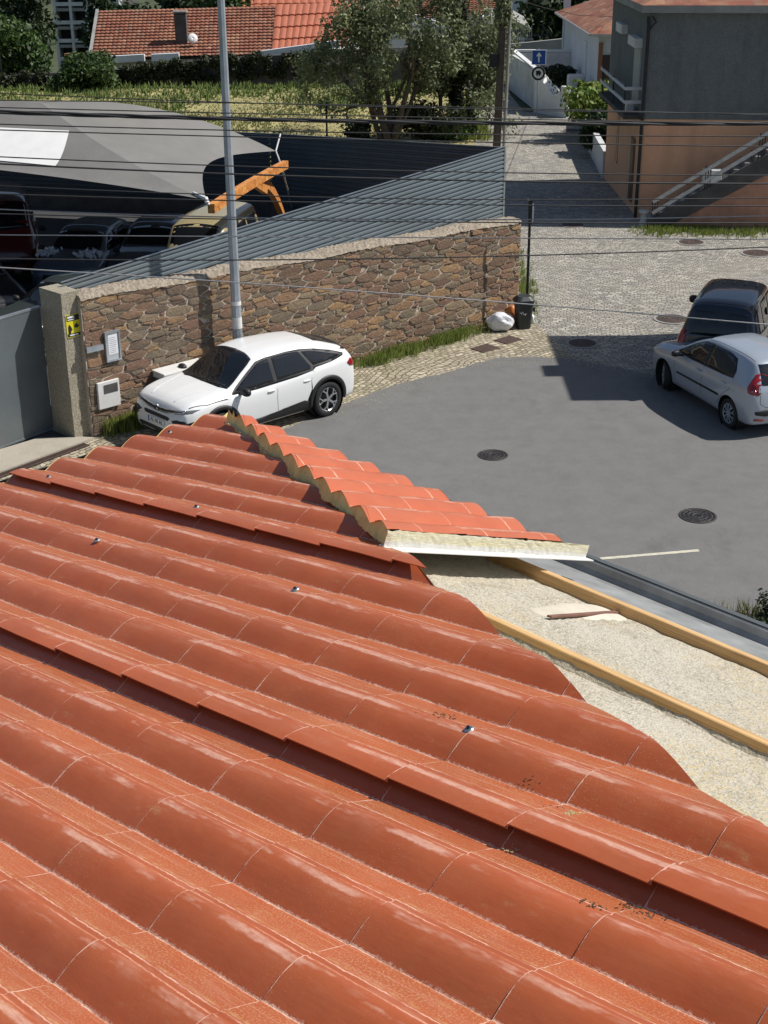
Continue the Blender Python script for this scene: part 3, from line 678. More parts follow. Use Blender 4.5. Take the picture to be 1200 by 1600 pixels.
# ---------------- ground, street, yard ----------------
def sheet(name, poly, z, mat, kind='structure', label=None, n=0):
    mb = MB(); mb.add([(p[0], p[1], z) for p in poly], [tuple(range(len(poly)))]); o = build(name, mb, mat, fix=False)
    me = o.data
    if me.polygons[0].normal.z < 0: me.flip_normals()
    return tag(o, kind=kind)
def drop(x, y):
    y0 = 71+22*min(1, max(0, (x-2.5)/3.)); return -.10*min(70, max(0, y-y0))
mb = MB(); xs = np.concatenate([np.linspace(-400, -40, 10), np.linspace(-36, 30, 34), np.linspace(35, 400, 10)]); ys = np.concatenate([np.linspace(-150, 50, 9), np.linspace(54, 150, 49), np.linspace(165, 900, 14)])
for x in xs:
    for y in ys: mb.v.append((x, y, -.024+drop(x, y)+(RNG.random()*.02-.03 if y < 50 else -.03)))
ny = len(ys)
for i in range(len(xs)-1):
    for j in range(ny-1): a = i*ny+j; mb.f.append((a, a+ny, a+ny+1, a+1))
tag(build('ground', mb, MT['earth'], smooth=True), kind='structure')
sheet('street', [(-14,8), (20,8), (24,46), (7.7,46), (8.9,62), (6.2,63.6), (5.9,75), (7.4,88), (5.8,88), (3.6,76), (3.55,60), (3.3,32), (-5.4,24.2), (-14,16.4)], 0.0, MT['cobble'])
sheet('pavement', [(-14,8), (-5.9,20.3), (-1.78,24.6), (2.45,28.75), (4.0,28.6), (3.6,30.6), (3.25,32), (-5.4,24.2), (-14,16.4)], 0.004, MT['cobble2'])
ae = [(-13,9), (-6.2,20.0), (-4.2,22.2), (-1.78,24.5), (-1.43,24.95), (-.49,26.16), (.27,26.98), (1.33,27.72), (2.03,28.38), (2.45,28.66), (3.13,28.74), (4.05,28.52), (5.01,27.82), (5.64,27.31), (9,24.8), (17,19.5), (17,5), (-13,5)]
# smooth the edge a little
ed = []
for i in range(len(ae)-1):
    a, b = np.array(ae[i]), np.array(ae[i+1])
    if 1 <= i <= 13:
        m_ = max(2, int(np.linalg.norm(b-a)/.12))
        for k in range(m_): q = a+(b-a)*k/m_; ed.append(tuple(q+RNG.normal(size=2)*.018))
    else: ed.append(tuple(a))
ed.append(ae[-1])
sheet('asphalt_road', ed, .009, MT['asphalt'])
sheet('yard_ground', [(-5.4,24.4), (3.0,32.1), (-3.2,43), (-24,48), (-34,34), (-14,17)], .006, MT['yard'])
# field: gently bumpy
mb = MB()
fx = np.linspace(-34, 4.0, 60); fy = np.linspace(48.8, 74, 50)
for x in fx:
    for y in fy:
        xe = min(x, 3.55 if y < 62 else 3.55+(y-62)*.15); mb.v.append((xe, y, .012+drop(xe, y)+.05*math.sin(x*.7)*math.sin(y*.5)*(1 if xe < 3 else 0)+.03))
for i in range(59):
    for j in range(49): a = i*50+j; mb.f.append((a, a+50, a+51, a+1))
tag(build('field', mb, MT['field'], smooth=True), kind='structure')
# ---- gate side ----
W0 = V3(-5.28, 24.15, 0); W1 = V3(3.12, 31.77, 0); WD = unit(W1-W0); WN = V3(WD[1], -WD[0], 0); WL = np.linalg.norm(W1-W0)
def WP(u, z, off=0.): return W0+WD*u+WN*off+Z*z
def wtop(u): return 2.63+(2.28-2.63)*u/WL+.02*math.sin(u*2.1)
# granite threshold, drain
sill = [G(0, 706), G(60, 688), G(118, 686), G(147, 687), G(132, 693), G(0, 741)]
c0 = sill[0]+(sill[0]-sill[1])*3; c1 = sill[-1]+(sill[-1]-sill[-2])*2.2
mb = MB(); mb.prism([V3(p[0], p[1], .0) for p in [c0]+sill+[c1]], V3(0, 0, .05))
tag(build('gate_threshold', mb, MT['granite2']), 'granite threshold slab in front of the grey metal gate', 'threshold')
a = G(0, 742); b = G(132, 694); dd = unit(b-a); nn = V3(dd[1], -dd[0], 0); a = a-dd*2
dr = empty('drain_channel', (*((a+b)/2)[:2], .0), 0, 'long dark slotted drain channel along the granite threshold', 'drain')
mb = MB(); mb.beam(a+nn*.07+Z*.012, b+nn*.07+Z*.012, .15, .02); build('channel', mb, MT['darkmetal'], dr)
mb = MB(); L_ = np.linalg.norm(b-a)
for s_ in np.arange(.01, L_, .028): mb.beam(a+dd*s_+Z*.026+nn*.012, a+dd*s_+nn*.128+Z*.026, .012, .008)
mb.beam(a+nn*.004+Z*.027, b+nn*.004+Z*.027, .012, .012); mb.beam(a+nn*.136+Z*.027, b+nn*.136+Z*.027, .012, .012)
build('grating', mb, MT['rustplate'], dr)
# pillar
pl, pm, pr_ = V3(-6.08, 24.50, 0), V3(-5.58, 24.02, 0), V3(-5.29, 24.17, 0)
pil = empty('gate_pillar', pm, 0, 'tall rough granite gate pillar with a yellow and black sign', 'pillar')
pw = WD*.37; pd = unit(pl-pm)*.66
mb = MB(); base = [pm, pm+pw, pm+pw+pd, pm+pd]; nseg = 14
prev = None
for k in range(nseg+1):
    z = 2.70*k/nseg
    for q in base: mb.v.append(tuple(q+Z*z+V3(*RNG.normal(size=2)*.004, 0)))
for k in range(nseg):
    for j in range(4): a_ = k*4+j; b_ = k*4+(j+1) % 4; mb.f.append((a_, b_, b_+4, a_+4))
mb.f += [(3,2,1,0), tuple(nseg*4+j for j in range(4))]
build('shaft', mb, MT['granite'], pil)
# warning sign on the lit face
def panel(u0, z0, u1, z1, th, mat, name, parent, org, du, nrm):
    mb = MB(); mb.box(org+du*(u0+u1)/2+Z*(z0+z1)/2+nrm*th/2, (abs(u1-u0), th, abs(z1-z0)), du, nrm, Z); return build(name, mb, mat, parent)
so_ = pm+WN*.006
SGS = lambda x, z: (.185+(x-.18)*1.42, 2.10+(z-2.125)*1.42)
sg = panel(*SGS(.085, 1.98), *SGS(.275, 2.27), .006, MT['yellow'], 'warning_sign', pil, so_, WD, WN)
def patch2d(poly, mat, name, parent, org, du, nrm, off=.0075, th=.002):
    mb = MB(); mb.prism([org+du*SGS(x, z)[0]+Z*SGS(x, z)[1]+nrm*off for x, z in poly], nrm*th); return build(name, mb, mat, parent)
for po in ([(.095,2.19),(.265,2.19),(.265,2.262),(.095,2.262)], [(.093,1.99),(.267,1.99),(.267,2.03),(.093,2.03)], [(.105,2.035),(.135,2.03),(.15,2.07),(.165,2.075),(.145,2.12),(.12,2.15),(.105,2.11)], [(.19,2.1),(.235,2.09),(.265,2.12),(.235,2.13),(.24,2.155),(.2,2.135)]):
    patch2d(po, MT['black'], 'sign_print', sg, so_, WD, WN)
for po in ([(.105,2.2),(.2,2.2),(.2,2.212),(.105,2.212)], [(.105,2.225),(.2,2.225),(.2,2.25),(.105,2.25)]): patch2d(po, MT['signwhite'], 'sign_print', sg, so_, WD, WN, .0098)
patch2d([(.12,2.002),(.24,2.002),(.24,2.018),(.12,2.018)], MT['signwhite'], 'sign_print', sg, so_, WD, WN, .0098)
# gate leaf
gs = G(82, 673); gdir = unit(G(0, 703)-G(80, 673)); gn = V3(-gdir[1], gdir[0], 0)
gate = empty('metal_gate', gs, 0, 'plain grey steel gate leaf left of the granite pillar', 'gate')
gl = 4.2
mb = MB(); mb.box(gs+gdir*gl/2+Z*1.2, (gl, .05, 2.26), gdir, gn, Z); build('leaf', mb, MT['steelgate'], gate)
for z_ in (2.345, .055): build('gate_rail', MB().beam(gs+Z*z_, gs+gdir*gl+Z*z_, .067, .035), MT['galv'], gate)
# ---- stone wall ----
sw = empty('stone_wall', (W0+W1)/2, 0, 'long brown schist rubble wall with pale mortar behind the white car', 'wall')
mb = MB(); nb = 60; TH_ = .46
for i in range(nb+1):
    u = WL*i/nb; t_ = wtop(u)-.06
    for (off, z) in ((0, 0), (0, t_), (-TH_, t_), (-TH_, 0)): mb.v.append(tuple(WP(u, z, off)))
for i in range(nb):
    for j in range(4): a_ = i*4+j; b_ = i*4+(j+1) % 4; mb.f.append((a_, b_, b_+4, a_+4))
mb.f += [(3,2,1,0), tuple(nb*4+j for j in range(4))]
build('mortar_core', mb, MT['mortar'], sw)
def clip(poly, n_, c_):
    out = []
    for i in range(len(poly)):
        a = poly[i]; b = poly[(i+1) % len(poly)]; da = a[0]*n_[0]+a[1]*n_[1]-c_; db = b[0]*n_[0]+b[1]*n_[1]-c_
        if da <= 0: out.append(a)
        if (da < 0 < db) or (db < 0 < da): t = da/(da-db); out.append((a[0]+(b[0]-a[0])*t, a[1]+(b[1]-a[1])*t))
    return out
def stones(L, ztop, seed, asp=3.3, cell=.076, tilt=-.05):
    r = np.random.default_rng(seed); P = []; Wt = []
    # dart throwing with mixed radii in stretched space
    A = L/asp; Hh = max(ztop(0), ztop(L))
    big = [(cell*1.35, 90), (cell*1.0, 600), (cell*.68, 6000), (cell*.45, 12000)]
    pts = np.zeros((0, 3))
    for rad, tries in big:
        for _ in range(tries):
            x = r.random()*A; y = r.random()*Hh
            if len(pts):
                d = np.hypot(pts[:, 0]-x, pts[:, 1]-y)
                if np.any(d < (pts[:, 2]+rad)*.80): continue
            pts = np.vstack([pts, [x, y, rad]])
    out = []
    for i, (x, y, rad) in enumerate(pts):
        d = np.hypot(pts[:, 0]-x, pts[:, 1]-y); nb_ = np.argsort(d)[1:16]
        poly = [(x-.6, y-.6), (x+.6, y-.6), (x+.6, y+.6), (x-.6, y+.6)]
        for j in nb_:
            dx, dy = pts[j, 0]-x, pts[j, 1]-y; D = math.hypot(dx, dy)
            # power bisector
            t = (D*D+rad*rad-pts[j, 2]**2)/(2*D); nx, ny = dx/D, dy/D
            poly = clip(poly, (nx, ny), nx*x+ny*y+t)
            if len(poly) < 3: break
        if len(poly) < 3: continue
        poly = [(a*asp, b) for a, b in poly]; cx = x*asp; out.append((cx, y, poly))
    return out
ST = stones(WL, wtop, 3)
mb = MB()
for (cx, cy, poly) in ST:
    poly = clip(poly, (-1, 0), 0.0); poly = clip(poly, (1, 0), WL); poly = clip(poly, (0, -1), -.0)
    tz = wtop(cx)-.085; poly = clip(poly, (0, 1), tz)
    if len(poly) < 3: continue
    P_ = np.array(poly); ar = abs(sum(P_[i][0]*P_[(i+1) % len(P_)][1]-P_[(i+1) % len(P_)][0]*P_[i][1] for i in range(len(P_))))/2
    if ar < .0012: continue
    c = P_.mean(0)
    # round corners: chaikin once, inset by the joint width
    Q = []
    for i in range(len(P_)):
        a, b = P_[i], P_[(i+1) % len(P_)]; Q += [a*.91+b*.09, a*.09+b*.91]
    Q = np.array(Q)+RNG.normal(size=(len(Q), 2))*np.array([.007, .0035]); ang = (RNG.random()-.5)*.06
    d = Q-c; ln = np.linalg.norm(d, axis=1, keepdims=True)+1e-6; gap = .006+.006*RNG.random()
    def ring(g, off):
        q = c+d*np.clip(1-g/np.minimum(ln, .11+0*ln), .1, 1); q = q+RNG.normal(size=q.shape)*.002
        return [WP(max(0, min(WL, x_)), max(.005, z_), off) for x_, z_ in q]
    hgt = .008+.022*RNG.random(); m_ = len(Q); tl = RNG.normal(size=2)*.03
    r1 = ring(gap, -.01); r2 = ring(gap+.003, hgt*.65); r3 = ring(gap+.011, hgt)
    r3 = [p+WN*((q2[0]-c[0])*tl[0]+(q2[1]-c[1])*tl[1]) for p, q2 in zip(r3, Q)]
    ctr = WP(c[0], c[1], hgt+.004)
    b0 = len(mb.v); mb.v += [tuple(p) for p in r1+r2+r3]+[tuple(ctr)]
    for k in range(m_):
        k2 = (k+1) % m_; mb.f += [(b0+k, b0+k2, b0+m_+k2, b0+m_+k), (b0+m_+k, b0+m_+k2, b0+2*m_+k2, b0+2*m_+k), (b0+2*m_+k, b0+2*m_+k2, b0+3*m_)]
build('stonework', mb, MT['stone'], sw)
# coping: lumpy mortar cap
mb = MB(); nb = 220; sec = 9
for i in range(nb+1):
    u = WL*i/nb; t_ = wtop(u)
    for j in range(sec):
        f_ = j/(sec-1); off = .03-(TH_+.05)*f_; zz = t_-.085 if j in (0, sec-1) else t_+.03*math.sin(math.pi*f_)-.02+.012*math.sin(u*9)*math.sin(u*3.7)
        mb.v.append(tuple(WP(u, zz+RNG.normal()*.008, off+RNG.normal()*.006)))
for i in range(nb):
    for j in range(sec-1): a_ = i*sec+j; mb.f.append((a_, a_+1, a_+sec+1, a_+sec))
mb.f += [tuple(range(sec)), tuple(nb*sec+j for j in range(sec-1, -1, -1))]
build('coping', mb, MT['coping'], sw)
# notice frame, letter box, bracket
nf = empty('notice_board', WP(.53, 1.62, .05), 0, 'small metal framed notice with a white sheet, on the stone wall beside the pillar', 'notice')
def on_wall(name, u0, z0, u1, z1, off0, off1, mat, parent, bv=0.):
    mb = MB(); mb.box(WP((u0+u1)/2, (z0+z1)/2, (off0+off1)/2), (abs(u1-u0), abs(off1-off0), abs(z1-z0)), WD, WN, Z); o = build(name, mb, mat, parent)
    if bv: bevel(o, bv)
    return o
on_wall('backing', .39, 1.34, .70, 1.90, .03, .055, MT['aluminium'], nf)
for (a0, b0, a1, b1) in ((.39,1.34,.42,1.90), (.67,1.34,.70,1.90), (.42,1.34,.67,1.375), (.42,1.865,.67,1.90)): on_wall('frame', a0, b0, a1, b1, .0555, .075, MT['galv'], nf)
on_wall('notice_sheet', .455, 1.47, .645, 1.83, .056, .060, MT['paper'], nf)
for k in range(9):
    w_ = .10+.05*RNG.random(); on_wall('printed_line', .475, 1.50+k*.034, .475+w_, 1.505+k*.034, .0601, .0612, MT['darkmetal'], nf)
lb = empty('letter_box', WP(.38, .75, .05), 0, 'white scuffed letter box with a dark flap set low in the stone wall', 'letter box')
on_wall('box', .15, .50, .60, 1.00, .02, .075, MT['whiteplastic'], lb, .008)
on_wall('flap', .27, .78, .56, .94, .076, .082, MT['concdark'], lb)
bk = tag(on_wall('wall_bracket', .0, 1.60, .34, 1.70, .03, .08, MT['galv'], None), 'short grey metal channel between pillar and notice frame', 'bracket')
# utility cabinet behind the car
cb = empty('utility_cabinet', WP(1.62, 0, .2), 0, 'low white utility cabinet with dark end, between the wall and the white car', 'cabinet')
o = on_wall('cabinet_body', 1.35, .0, 2.35, .95, .04, .42, MT['whiteplastic'], cb, .012)
on_wall('cabinet_lid', 1.33, .952, 2.37, .99, .03, .44, MT['whiteplastic'], cb, .01)
mb = MB(); mb.box(WP(1.344, .5, .23), (.01, .34, .72), WD, WN, Z); build('end_panel', mb, MT['concdark'], cb)
mb = MB()
for k in range(3): mb.box(WP(1.75+.04*k, .86-.03*k, .423), (.10, .004, .012), WD, WN, Z)
build('label_print', mb, MT['darkmetal'], cb)
# ---- ribbed fences ----
def ribbed(name, a, b, zta, ztb, zb, n_out, mat, pitch=.092, depth=.026, parent=None):
    mb = MB(); d = b-a; L = np.linalg.norm(d); nz_ = []
    hmax = max(zta, ztb)-zb; k = 0; s = 0.
    while s < hmax: nz_ += [(s, 0), (s+pitch*.30, 0), (s+pitch*.42, depth), (s+pitch*.86, depth)]; s += pitch
    nz_.append((hmax, 0)); base = 0
    for s, o_ in nz_:
        for (p, zt_) in ((a, zta), (b, ztb)):
            mb.v.append(tuple(V3(p[0], p[1], max(zt_-s, zb-.0))+n_out*(o_-depth)))
    for i in range(len(nz_)-1): mb.f.append((2*i, 2*i+1, 2*i+3, 2*i+2))
    o = build(name, mb, mat, parent, fix=False); m_ = o.modifiers.new('s', 'SOLIDIFY'); m_.thickness = .002
    return o
FA = WP(-.05, 0, -.50); FB = WP(WL-.06, 0, -.50)
fn = empty('ribbed_metal_fence', (FA+FB)/2, 0, 'sunlit grey ribbed sheet metal fence rising behind the stone wall', 'fence')
ribbed('sheet', FA, FB, 2.78, 3.80, 1.2, WN, MT['ribmetal'], parent=fn)
mb = MB(); mb.beam(FA+Z*2.785, FB+Z*3.805, .04, .012); mb.beam(FB+Z*1.2+WD*.01, FB+Z*3.80+WD*.01, .012, .05, WD); build('edge_trim', mb, MT['galv'], fn)
for s_ in (.2, .4, .6, .8): p = FA+(FB-FA)*s_; build('post', MB().beam(p-WN*.06, p-WN*.06+Z*(2.7+s_), .06, .06, WD), MT['darkmetal'], fn)
BC = V3(-3.3, 42.6, 0); BL = V3(-24, 47.5, 0)
fb = empty('yard_back_fence', BC, 0, 'dark shaded ribbed metal fence closing the back of the yard', 'fence')
bn = unit(V3(-(BC-FB)[1], (BC-FB)[0], 0)); bn = bn if bn@V3(0,-1,0) > 0 else -bn
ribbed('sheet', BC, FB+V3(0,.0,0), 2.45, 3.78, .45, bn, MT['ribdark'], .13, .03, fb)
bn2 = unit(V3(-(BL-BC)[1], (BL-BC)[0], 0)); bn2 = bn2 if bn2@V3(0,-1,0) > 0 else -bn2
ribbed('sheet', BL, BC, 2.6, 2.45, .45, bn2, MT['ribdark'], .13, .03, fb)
mb = MB(); mb.beam(BC+Z*2.455, FB+Z*3.785, .04, .012); mb.beam(BL+Z*2.605, BC+Z*2.455, .04, .012); build('edge_trim', mb, MT['galv'], fb)
mb = MB(); mb.beam(BC+Z*.225, FB+Z*.225, .16, .45); mb.beam(BL+Z*.225, BC+Z*.225, .16, .45); build('base_wall', mb, MT['concdark'], fb)
# ---- manholes and covers ----
def manhole(px, py, r, label, mat='iron', ring_=True):
    c = G(px, py); c[2] = .0
    e = empty('manhole_cover', c, RNG.random()*3, label, 'manhole', 'round manhole covers in the street')
    zb = .013
    if ring_:
        mb = MB(); mb.lathe([(r*1.0, zb-.01), (r*1.18, zb-.01), (r*1.18, zb+.004), (r*1.0, zb+.004)], c, Z, 40, cap=False); build('rim', mb, MT['concrete'] if mat == 'iron' else MT['iron'], e)
    mb = MB(); mb.lathe([(0, zb+.003), (r*.99, zb+.003), (r*.99, zb-.01)], c, Z, 40, cap=False); lid = build('lid', mb, MT['iron' if mat == 'iron' else 'darkmetal'], e)
    mb = MB()
    for q in (.25, .5, .75, .93): mb.lathe([(r*q-.012, zb+.003), (r*q-.008, zb+.008), (r*q+.008, zb+.008), (r*q+.012, zb+.003)], c, Z, 32, cap=False)
    for k in range(12): a = k*math.pi/6; mb.beam(c+V3(math.cos(a), math.sin(a), 0)*r*.28+Z*(zb+.005), c+V3(math.cos(a), math.sin(a), 0)*r*.9+Z*(zb+.005), .014, .006)
    build('tread', mb, MT['rustplate' if mat == 'iron' else 'iron'], e)
manhole(770, 712, .27, 'round dark manhole cover in the asphalt right of the roof corner', 'x', False)
manhole(1090, 807, .30, 'round manhole cover in the asphalt nearest the lower right gutter', 'x', False)
manhole(910, 537, .30, 'round manhole cover in the shaded cobbles left of the silver car')
manhole(1080, 379, .34, 'round manhole cover with pale ring in cobbles before the peach house')
manhole(1183, 396, .38, 'round rusty manhole cover right of the pale ringed one')
manhole(895, 352, .32, 'round manhole cover at the edge of the house shadow up the street')
manhole(1050, 499, .36, 'round manhole cover in the cobbles left of the dark car')
manhole(893, 204, .34, 'round manhole cover far up the street before the white garden wall')
for (px, py, lab) in ((758, 545, 'square rusty access cover in the cobbles, the nearer of two by the bin'), (794, 532, 'square rusty access cover in the cobbles, the one nearer to the bin')):
    c = G(px, py); e = empty('access_cover', (c[0], c[1], 0), math.atan2(WD[1], WD[0]), lab, 'access cover', 'square access covers')
    mb = MB(); mb.box(c+Z*.012, (.50, .40, .016), WD, WN, Z); build('plate', mb, MT['rustplate'], e)
    mb = MB()
    for k in range(9): mb.box(c+Z*.022+WD*(-.22+.055*k), (.01, .36, .005), WD, WN, Z)
    build('tread', mb, MT['iron'], e)
# grit washed along the asphalt edge
mb = MB()
for _ in range(1500):
    i = RNG.integers(60, len(ed)-5); q = ed[i]
    if not (-2.2 < q[0] < 6): continue
    d_ = abs(RNG.normal())*.28; p = V3(q[0]+d_*.55+RNG.normal()*.05, q[1]-d_+RNG.normal()*.03, .012); r_ = .006+.014*RNG.random()**3
    mb.add([p+V3(-r_, -r_*.6, 0), p+V3(r_, -r_*.8, 0), p+V3(r_*.7, r_, 0), p+V3(-r_*.8, r_*.7, 0), p+V3(0, 0, r_*.9)], [(0,1,4), (1,2,4), (2,3,4), (3,0,4)])
tag(build('road_grit', mb, MT['granite2'], fix=False), kind='stuff')
# worn white line
a = G(938, 874); b = G(1092, 861)
mb = MB(); dd = unit(b-a); nn = V3(-dd[1], dd[0], 0); up_ = []; lo_ = []
for k in range(25): q = a+(b-a)*k/24; up_.append(q+nn*(.035+.006*RNG.random())); lo_.append(q-nn*(.035+.006*RNG.random()))
pp_ = up_+lo_[::-1]; mb.add([(p[0], p[1], .013) for p in pp_], [tuple(range(len(pp_)))]); tag(build('road_marking', mb, MT['roadpaint']), kind='structure')
# ---------------- cars ----------------
def smooth_interp(xs, ys, q):
    # monotone-ish cubic (Catmull-Rom, clamped)
    xs = np.asarray(xs, float); ys = np.asarray(ys, float); i = int(np.clip(np.searchsorted(xs, q)-1, 0, len(xs)-2))
    h = xs[i+1]-xs[i]; t = (q-xs[i])/h
    def sl(k):
        if k == 0: return (ys[1]-ys[0])/(xs[1]-xs[0])
        if k == len(xs)-1: return (ys[-1]-ys[-2])/(xs[-1]-xs[-2])
        a = (ys[k]-ys[k-1])/(xs[k]-xs[k-1]); b = (ys[k+1]-ys[k])/(xs[k+1]-xs[k])
        if a*b <= 0: return 0.
        return 2*a*b/(a+b)
    m0, m1 = sl(i)*h, sl(i+1)*h
    return (2*t**3-3*t*t+1)*ys[i]+(t**3-2*t*t+t)*m0+(-2*t**3+3*t*t)*ys[i+1]+(t**3-t*t)*m1
def chaikin(P, it=2):
    for _ in range(it):
        Q = [P[0]]
        for i in range(len(P)-1):
            a, b = P[i], P[i+1]; Q += [a*.75+b*.25, a*.25+b*.75]
        Q.append(P[-1]); P = Q
    return P
class Car:
    """x forward, y left, z up. st rows: x, zbottom, ztop, zbelt, halfwidth, roof halfwidth, zmid"""
    def __init__(s, name, label, cat, loc, head, st, paint, wheels, group=None, ns=90):
        s.root = empty(name, loc, head, label, cat, group); st = sorted(st); s.st = np.array(st, float)
        X = s.st[:, 0]; xs = np.linspace(X[0], X[-1], ns); xs = np.unique(np.concatenate([xs, X])); rows = []
        for x in xs:
            zb, zt, ze, w_, wr, zm = [smooth_interp(X, s.st[:, k], x) for k in range(1, 7)]
            wr = min(wr, w_*.97)
            P = [V3(x, 0, zb), V3(x, w_*.80, zb), V3(x, w_*.955, zb+.05), V3(x, w_*.985, zb+(zm-zb)*.5), V3(x, w_, zm), V3(x, w_*.985, ze-(ze-zm)*.25), V3(x, w_*.945, ze), V3(x, wr+(w_*.945-wr)*.12, ze+(zt-ze)*.80), V3(x, wr-.04, zt-.018*(zt-ze)/.4), V3(x, wr*.6, zt+.012), V3(x, 0, zt+.022)]
            Q = chaikin(P, 2); rows.append(Q+[V3(q[0], -q[1], q[2]) for q in Q[-2:0:-1]])
        n = len(rows[0]); mb = MB()
        for r in rows: mb.v += [tuple(q) for q in r]
        for i in range(len(rows)-1):
            for j in range(n): a = i*n+j; b = i*n+(j+1) % n; mb.f.append((a, b, b+n, a+n))
        mb.f += [tuple(range(n-1, -1, -1)), tuple((len(rows)-1)*n+j for j in range(n))]
        me = bpy.data.meshes.new('body'); me.from_pydata(mb.v, [], mb.f); me.update()
        bm = bmesh.new(); bm.from_mesh(me); bmesh.ops.recalc_face_normals(bm, faces=bm.faces)
        s.bvh = BVHTree.FromBMesh(bm); bm.to_mesh(me); bm.free()
        s.body = link('body', me, MT[paint], s.root, world=False)
        s.paint = paint
        # wheel openings cut out of the body
        cut = MB()
        for (wx, wz, ro) in [(q[0], q[1], q[2]) for q in wheels['arch']]:
            for sy in (1, -1): cut.lathe([(ro, .50), (ro, 1.3)], V3(wx, 0, wz), V3(0, sy, 0), 40)
        cm = bpy.data.meshes.new('c'); cm.from_pydata(cut.v, [], cut.f); cm.update()
        bm = bmesh.new(); bm.from_mesh(cm); bmesh.ops.recalc_face_normals(bm, faces=bm.faces); bm.to_mesh(cm); bm.free()
        co = bpy.data.objects.new('c', cm); COL.objects.link(co); cm.materials.append(MT['blackplastic'])
        tmp = bpy.data.objects.new('t', me); COL.objects.link(tmp)
        md = tmp.modifiers.new('b', 'BOOLEAN'); md.operation = 'DIFFERENCE'; md.object = co; md.solver = 'EXACT'; md.material_mode = 'TRANSFER'
        dg = bpy.context.evaluated_depsgraph_get(); nm = bpy.data.meshes.new_from_object(tmp.evaluated_get(dg))
        bpy.data.objects.remove(tmp); bpy.data.objects.remove(co)
        nm.name = 'body'; s.body.data = nm
        nm.shade_smooth()
        bm = bmesh.new(); bm.from_mesh(nm)
        for e in bm.edges:
            if len(e.link_faces) == 2 and e.calc_face_angle(0) > math.radians(40): e.smooth = False
        bm.to_mesh(nm); bm.free()
        s.wheels(wheels)
    def patch(s, name, poly, mat, proj='side', sgn=1, off=.005, step=.07, parent=None, both=False, smooth=True):
        """poly in projection plane: side (x,z), front/rear (y,z), top (x,y)"""
        if both: s.patch(name, poly, mat, proj, -sgn, off, step, parent, False)
        bm = bmesh.new()
        if proj == 'side': mk = lambda p: Vector((p[0], 0, p[1]))
        elif proj in ('front', 'rear'): mk = lambda p: Vector((0, p[0], p[1]))
        else: mk = lambda p: Vector((p[0], p[1], 0))
        f = bm.faces.new([bm.verts.new(mk(p)) for p in poly])
        bmesh.ops.triangulate(bm, faces=[f])
        for ax in {'side': (0, 2), 'front': (1, 2), 'rear': (1, 2), 'top': (0, 1)}[proj]:
            lo = min(v.co[ax] for v in bm.verts); hi = max(v.co[ax] for v in bm.verts); k = lo+step
            while k < hi-1e-4:
                no = Vector((0, 0, 0)); no[ax] = 1; pc = Vector((0, 0, 0)); pc[ax] = k
                bmesh.ops.bisect_plane(bm, geom=bm.verts[:]+bm.edges[:]+bm.faces[:], plane_co=pc, plane_no=no, dist=1e-6); k += step
        dirs = {'side': (1, -sgn), 'front': (0, -1), 'rear': (0, 1), 'top': (2, -1)}[proj]
        bad = []
        for v in bm.verts:
            o = v.co.copy(); d = Vector((0, 0, 0)); o[dirs[0]] = -dirs[1]*5; d[dirs[0]] = dirs[1]
            loc, nrm, i, _ = s.bvh.ray_cast(o, d)
            if loc is None:
                o2 = v.co.copy(); o2[dirs[0]] = -dirs[1]*.8
                loc, nrm, i, _ = s.bvh.find_nearest(o2)
            if nrm.dot(d) > 0: nrm = -nrm
            v.co = loc+nrm*off
        bmesh.ops.recalc_face_normals(bm, faces=bm.faces)
        me = bpy.data.meshes.new(name); bm.to_mesh(me); bm.free()
        # outward normals
        tot = sum((p.normal[dirs[0]] for p in me.polygons)); 
        if tot*dirs[1] > 0: me.flip_normals()
        if smooth: me.shade_smooth()
        o = link(name, me, MT[mat] if isinstance(mat, str) else mat, parent or s.root, world=False)
        md = o.modifiers.new('s', 'SOLIDIFY'); md.thickness = off*.8; md.offset = -1
        return o
    def line(s, name, pts, wd=.006, proj='side', sgn=1, mat='blackplastic', off=.002, both=False, parent=None):
        pts = [V3(p[0], p[1], 0) for p in pts]; L, R_ = [], []
        for i, p in enumerate(pts):
            d = unit(pts[min(i+1, len(pts)-1)]-pts[max(i-1, 0)]); n_ = V3(-d[1], d[0], 0); L.append(p+n_*wd/2); R_.append(p-n_*wd/2)
        return s.patch(name, [(q[0], q[1]) for q in L+R_[::-1]], mat, proj, sgn, off, .12, parent, both)
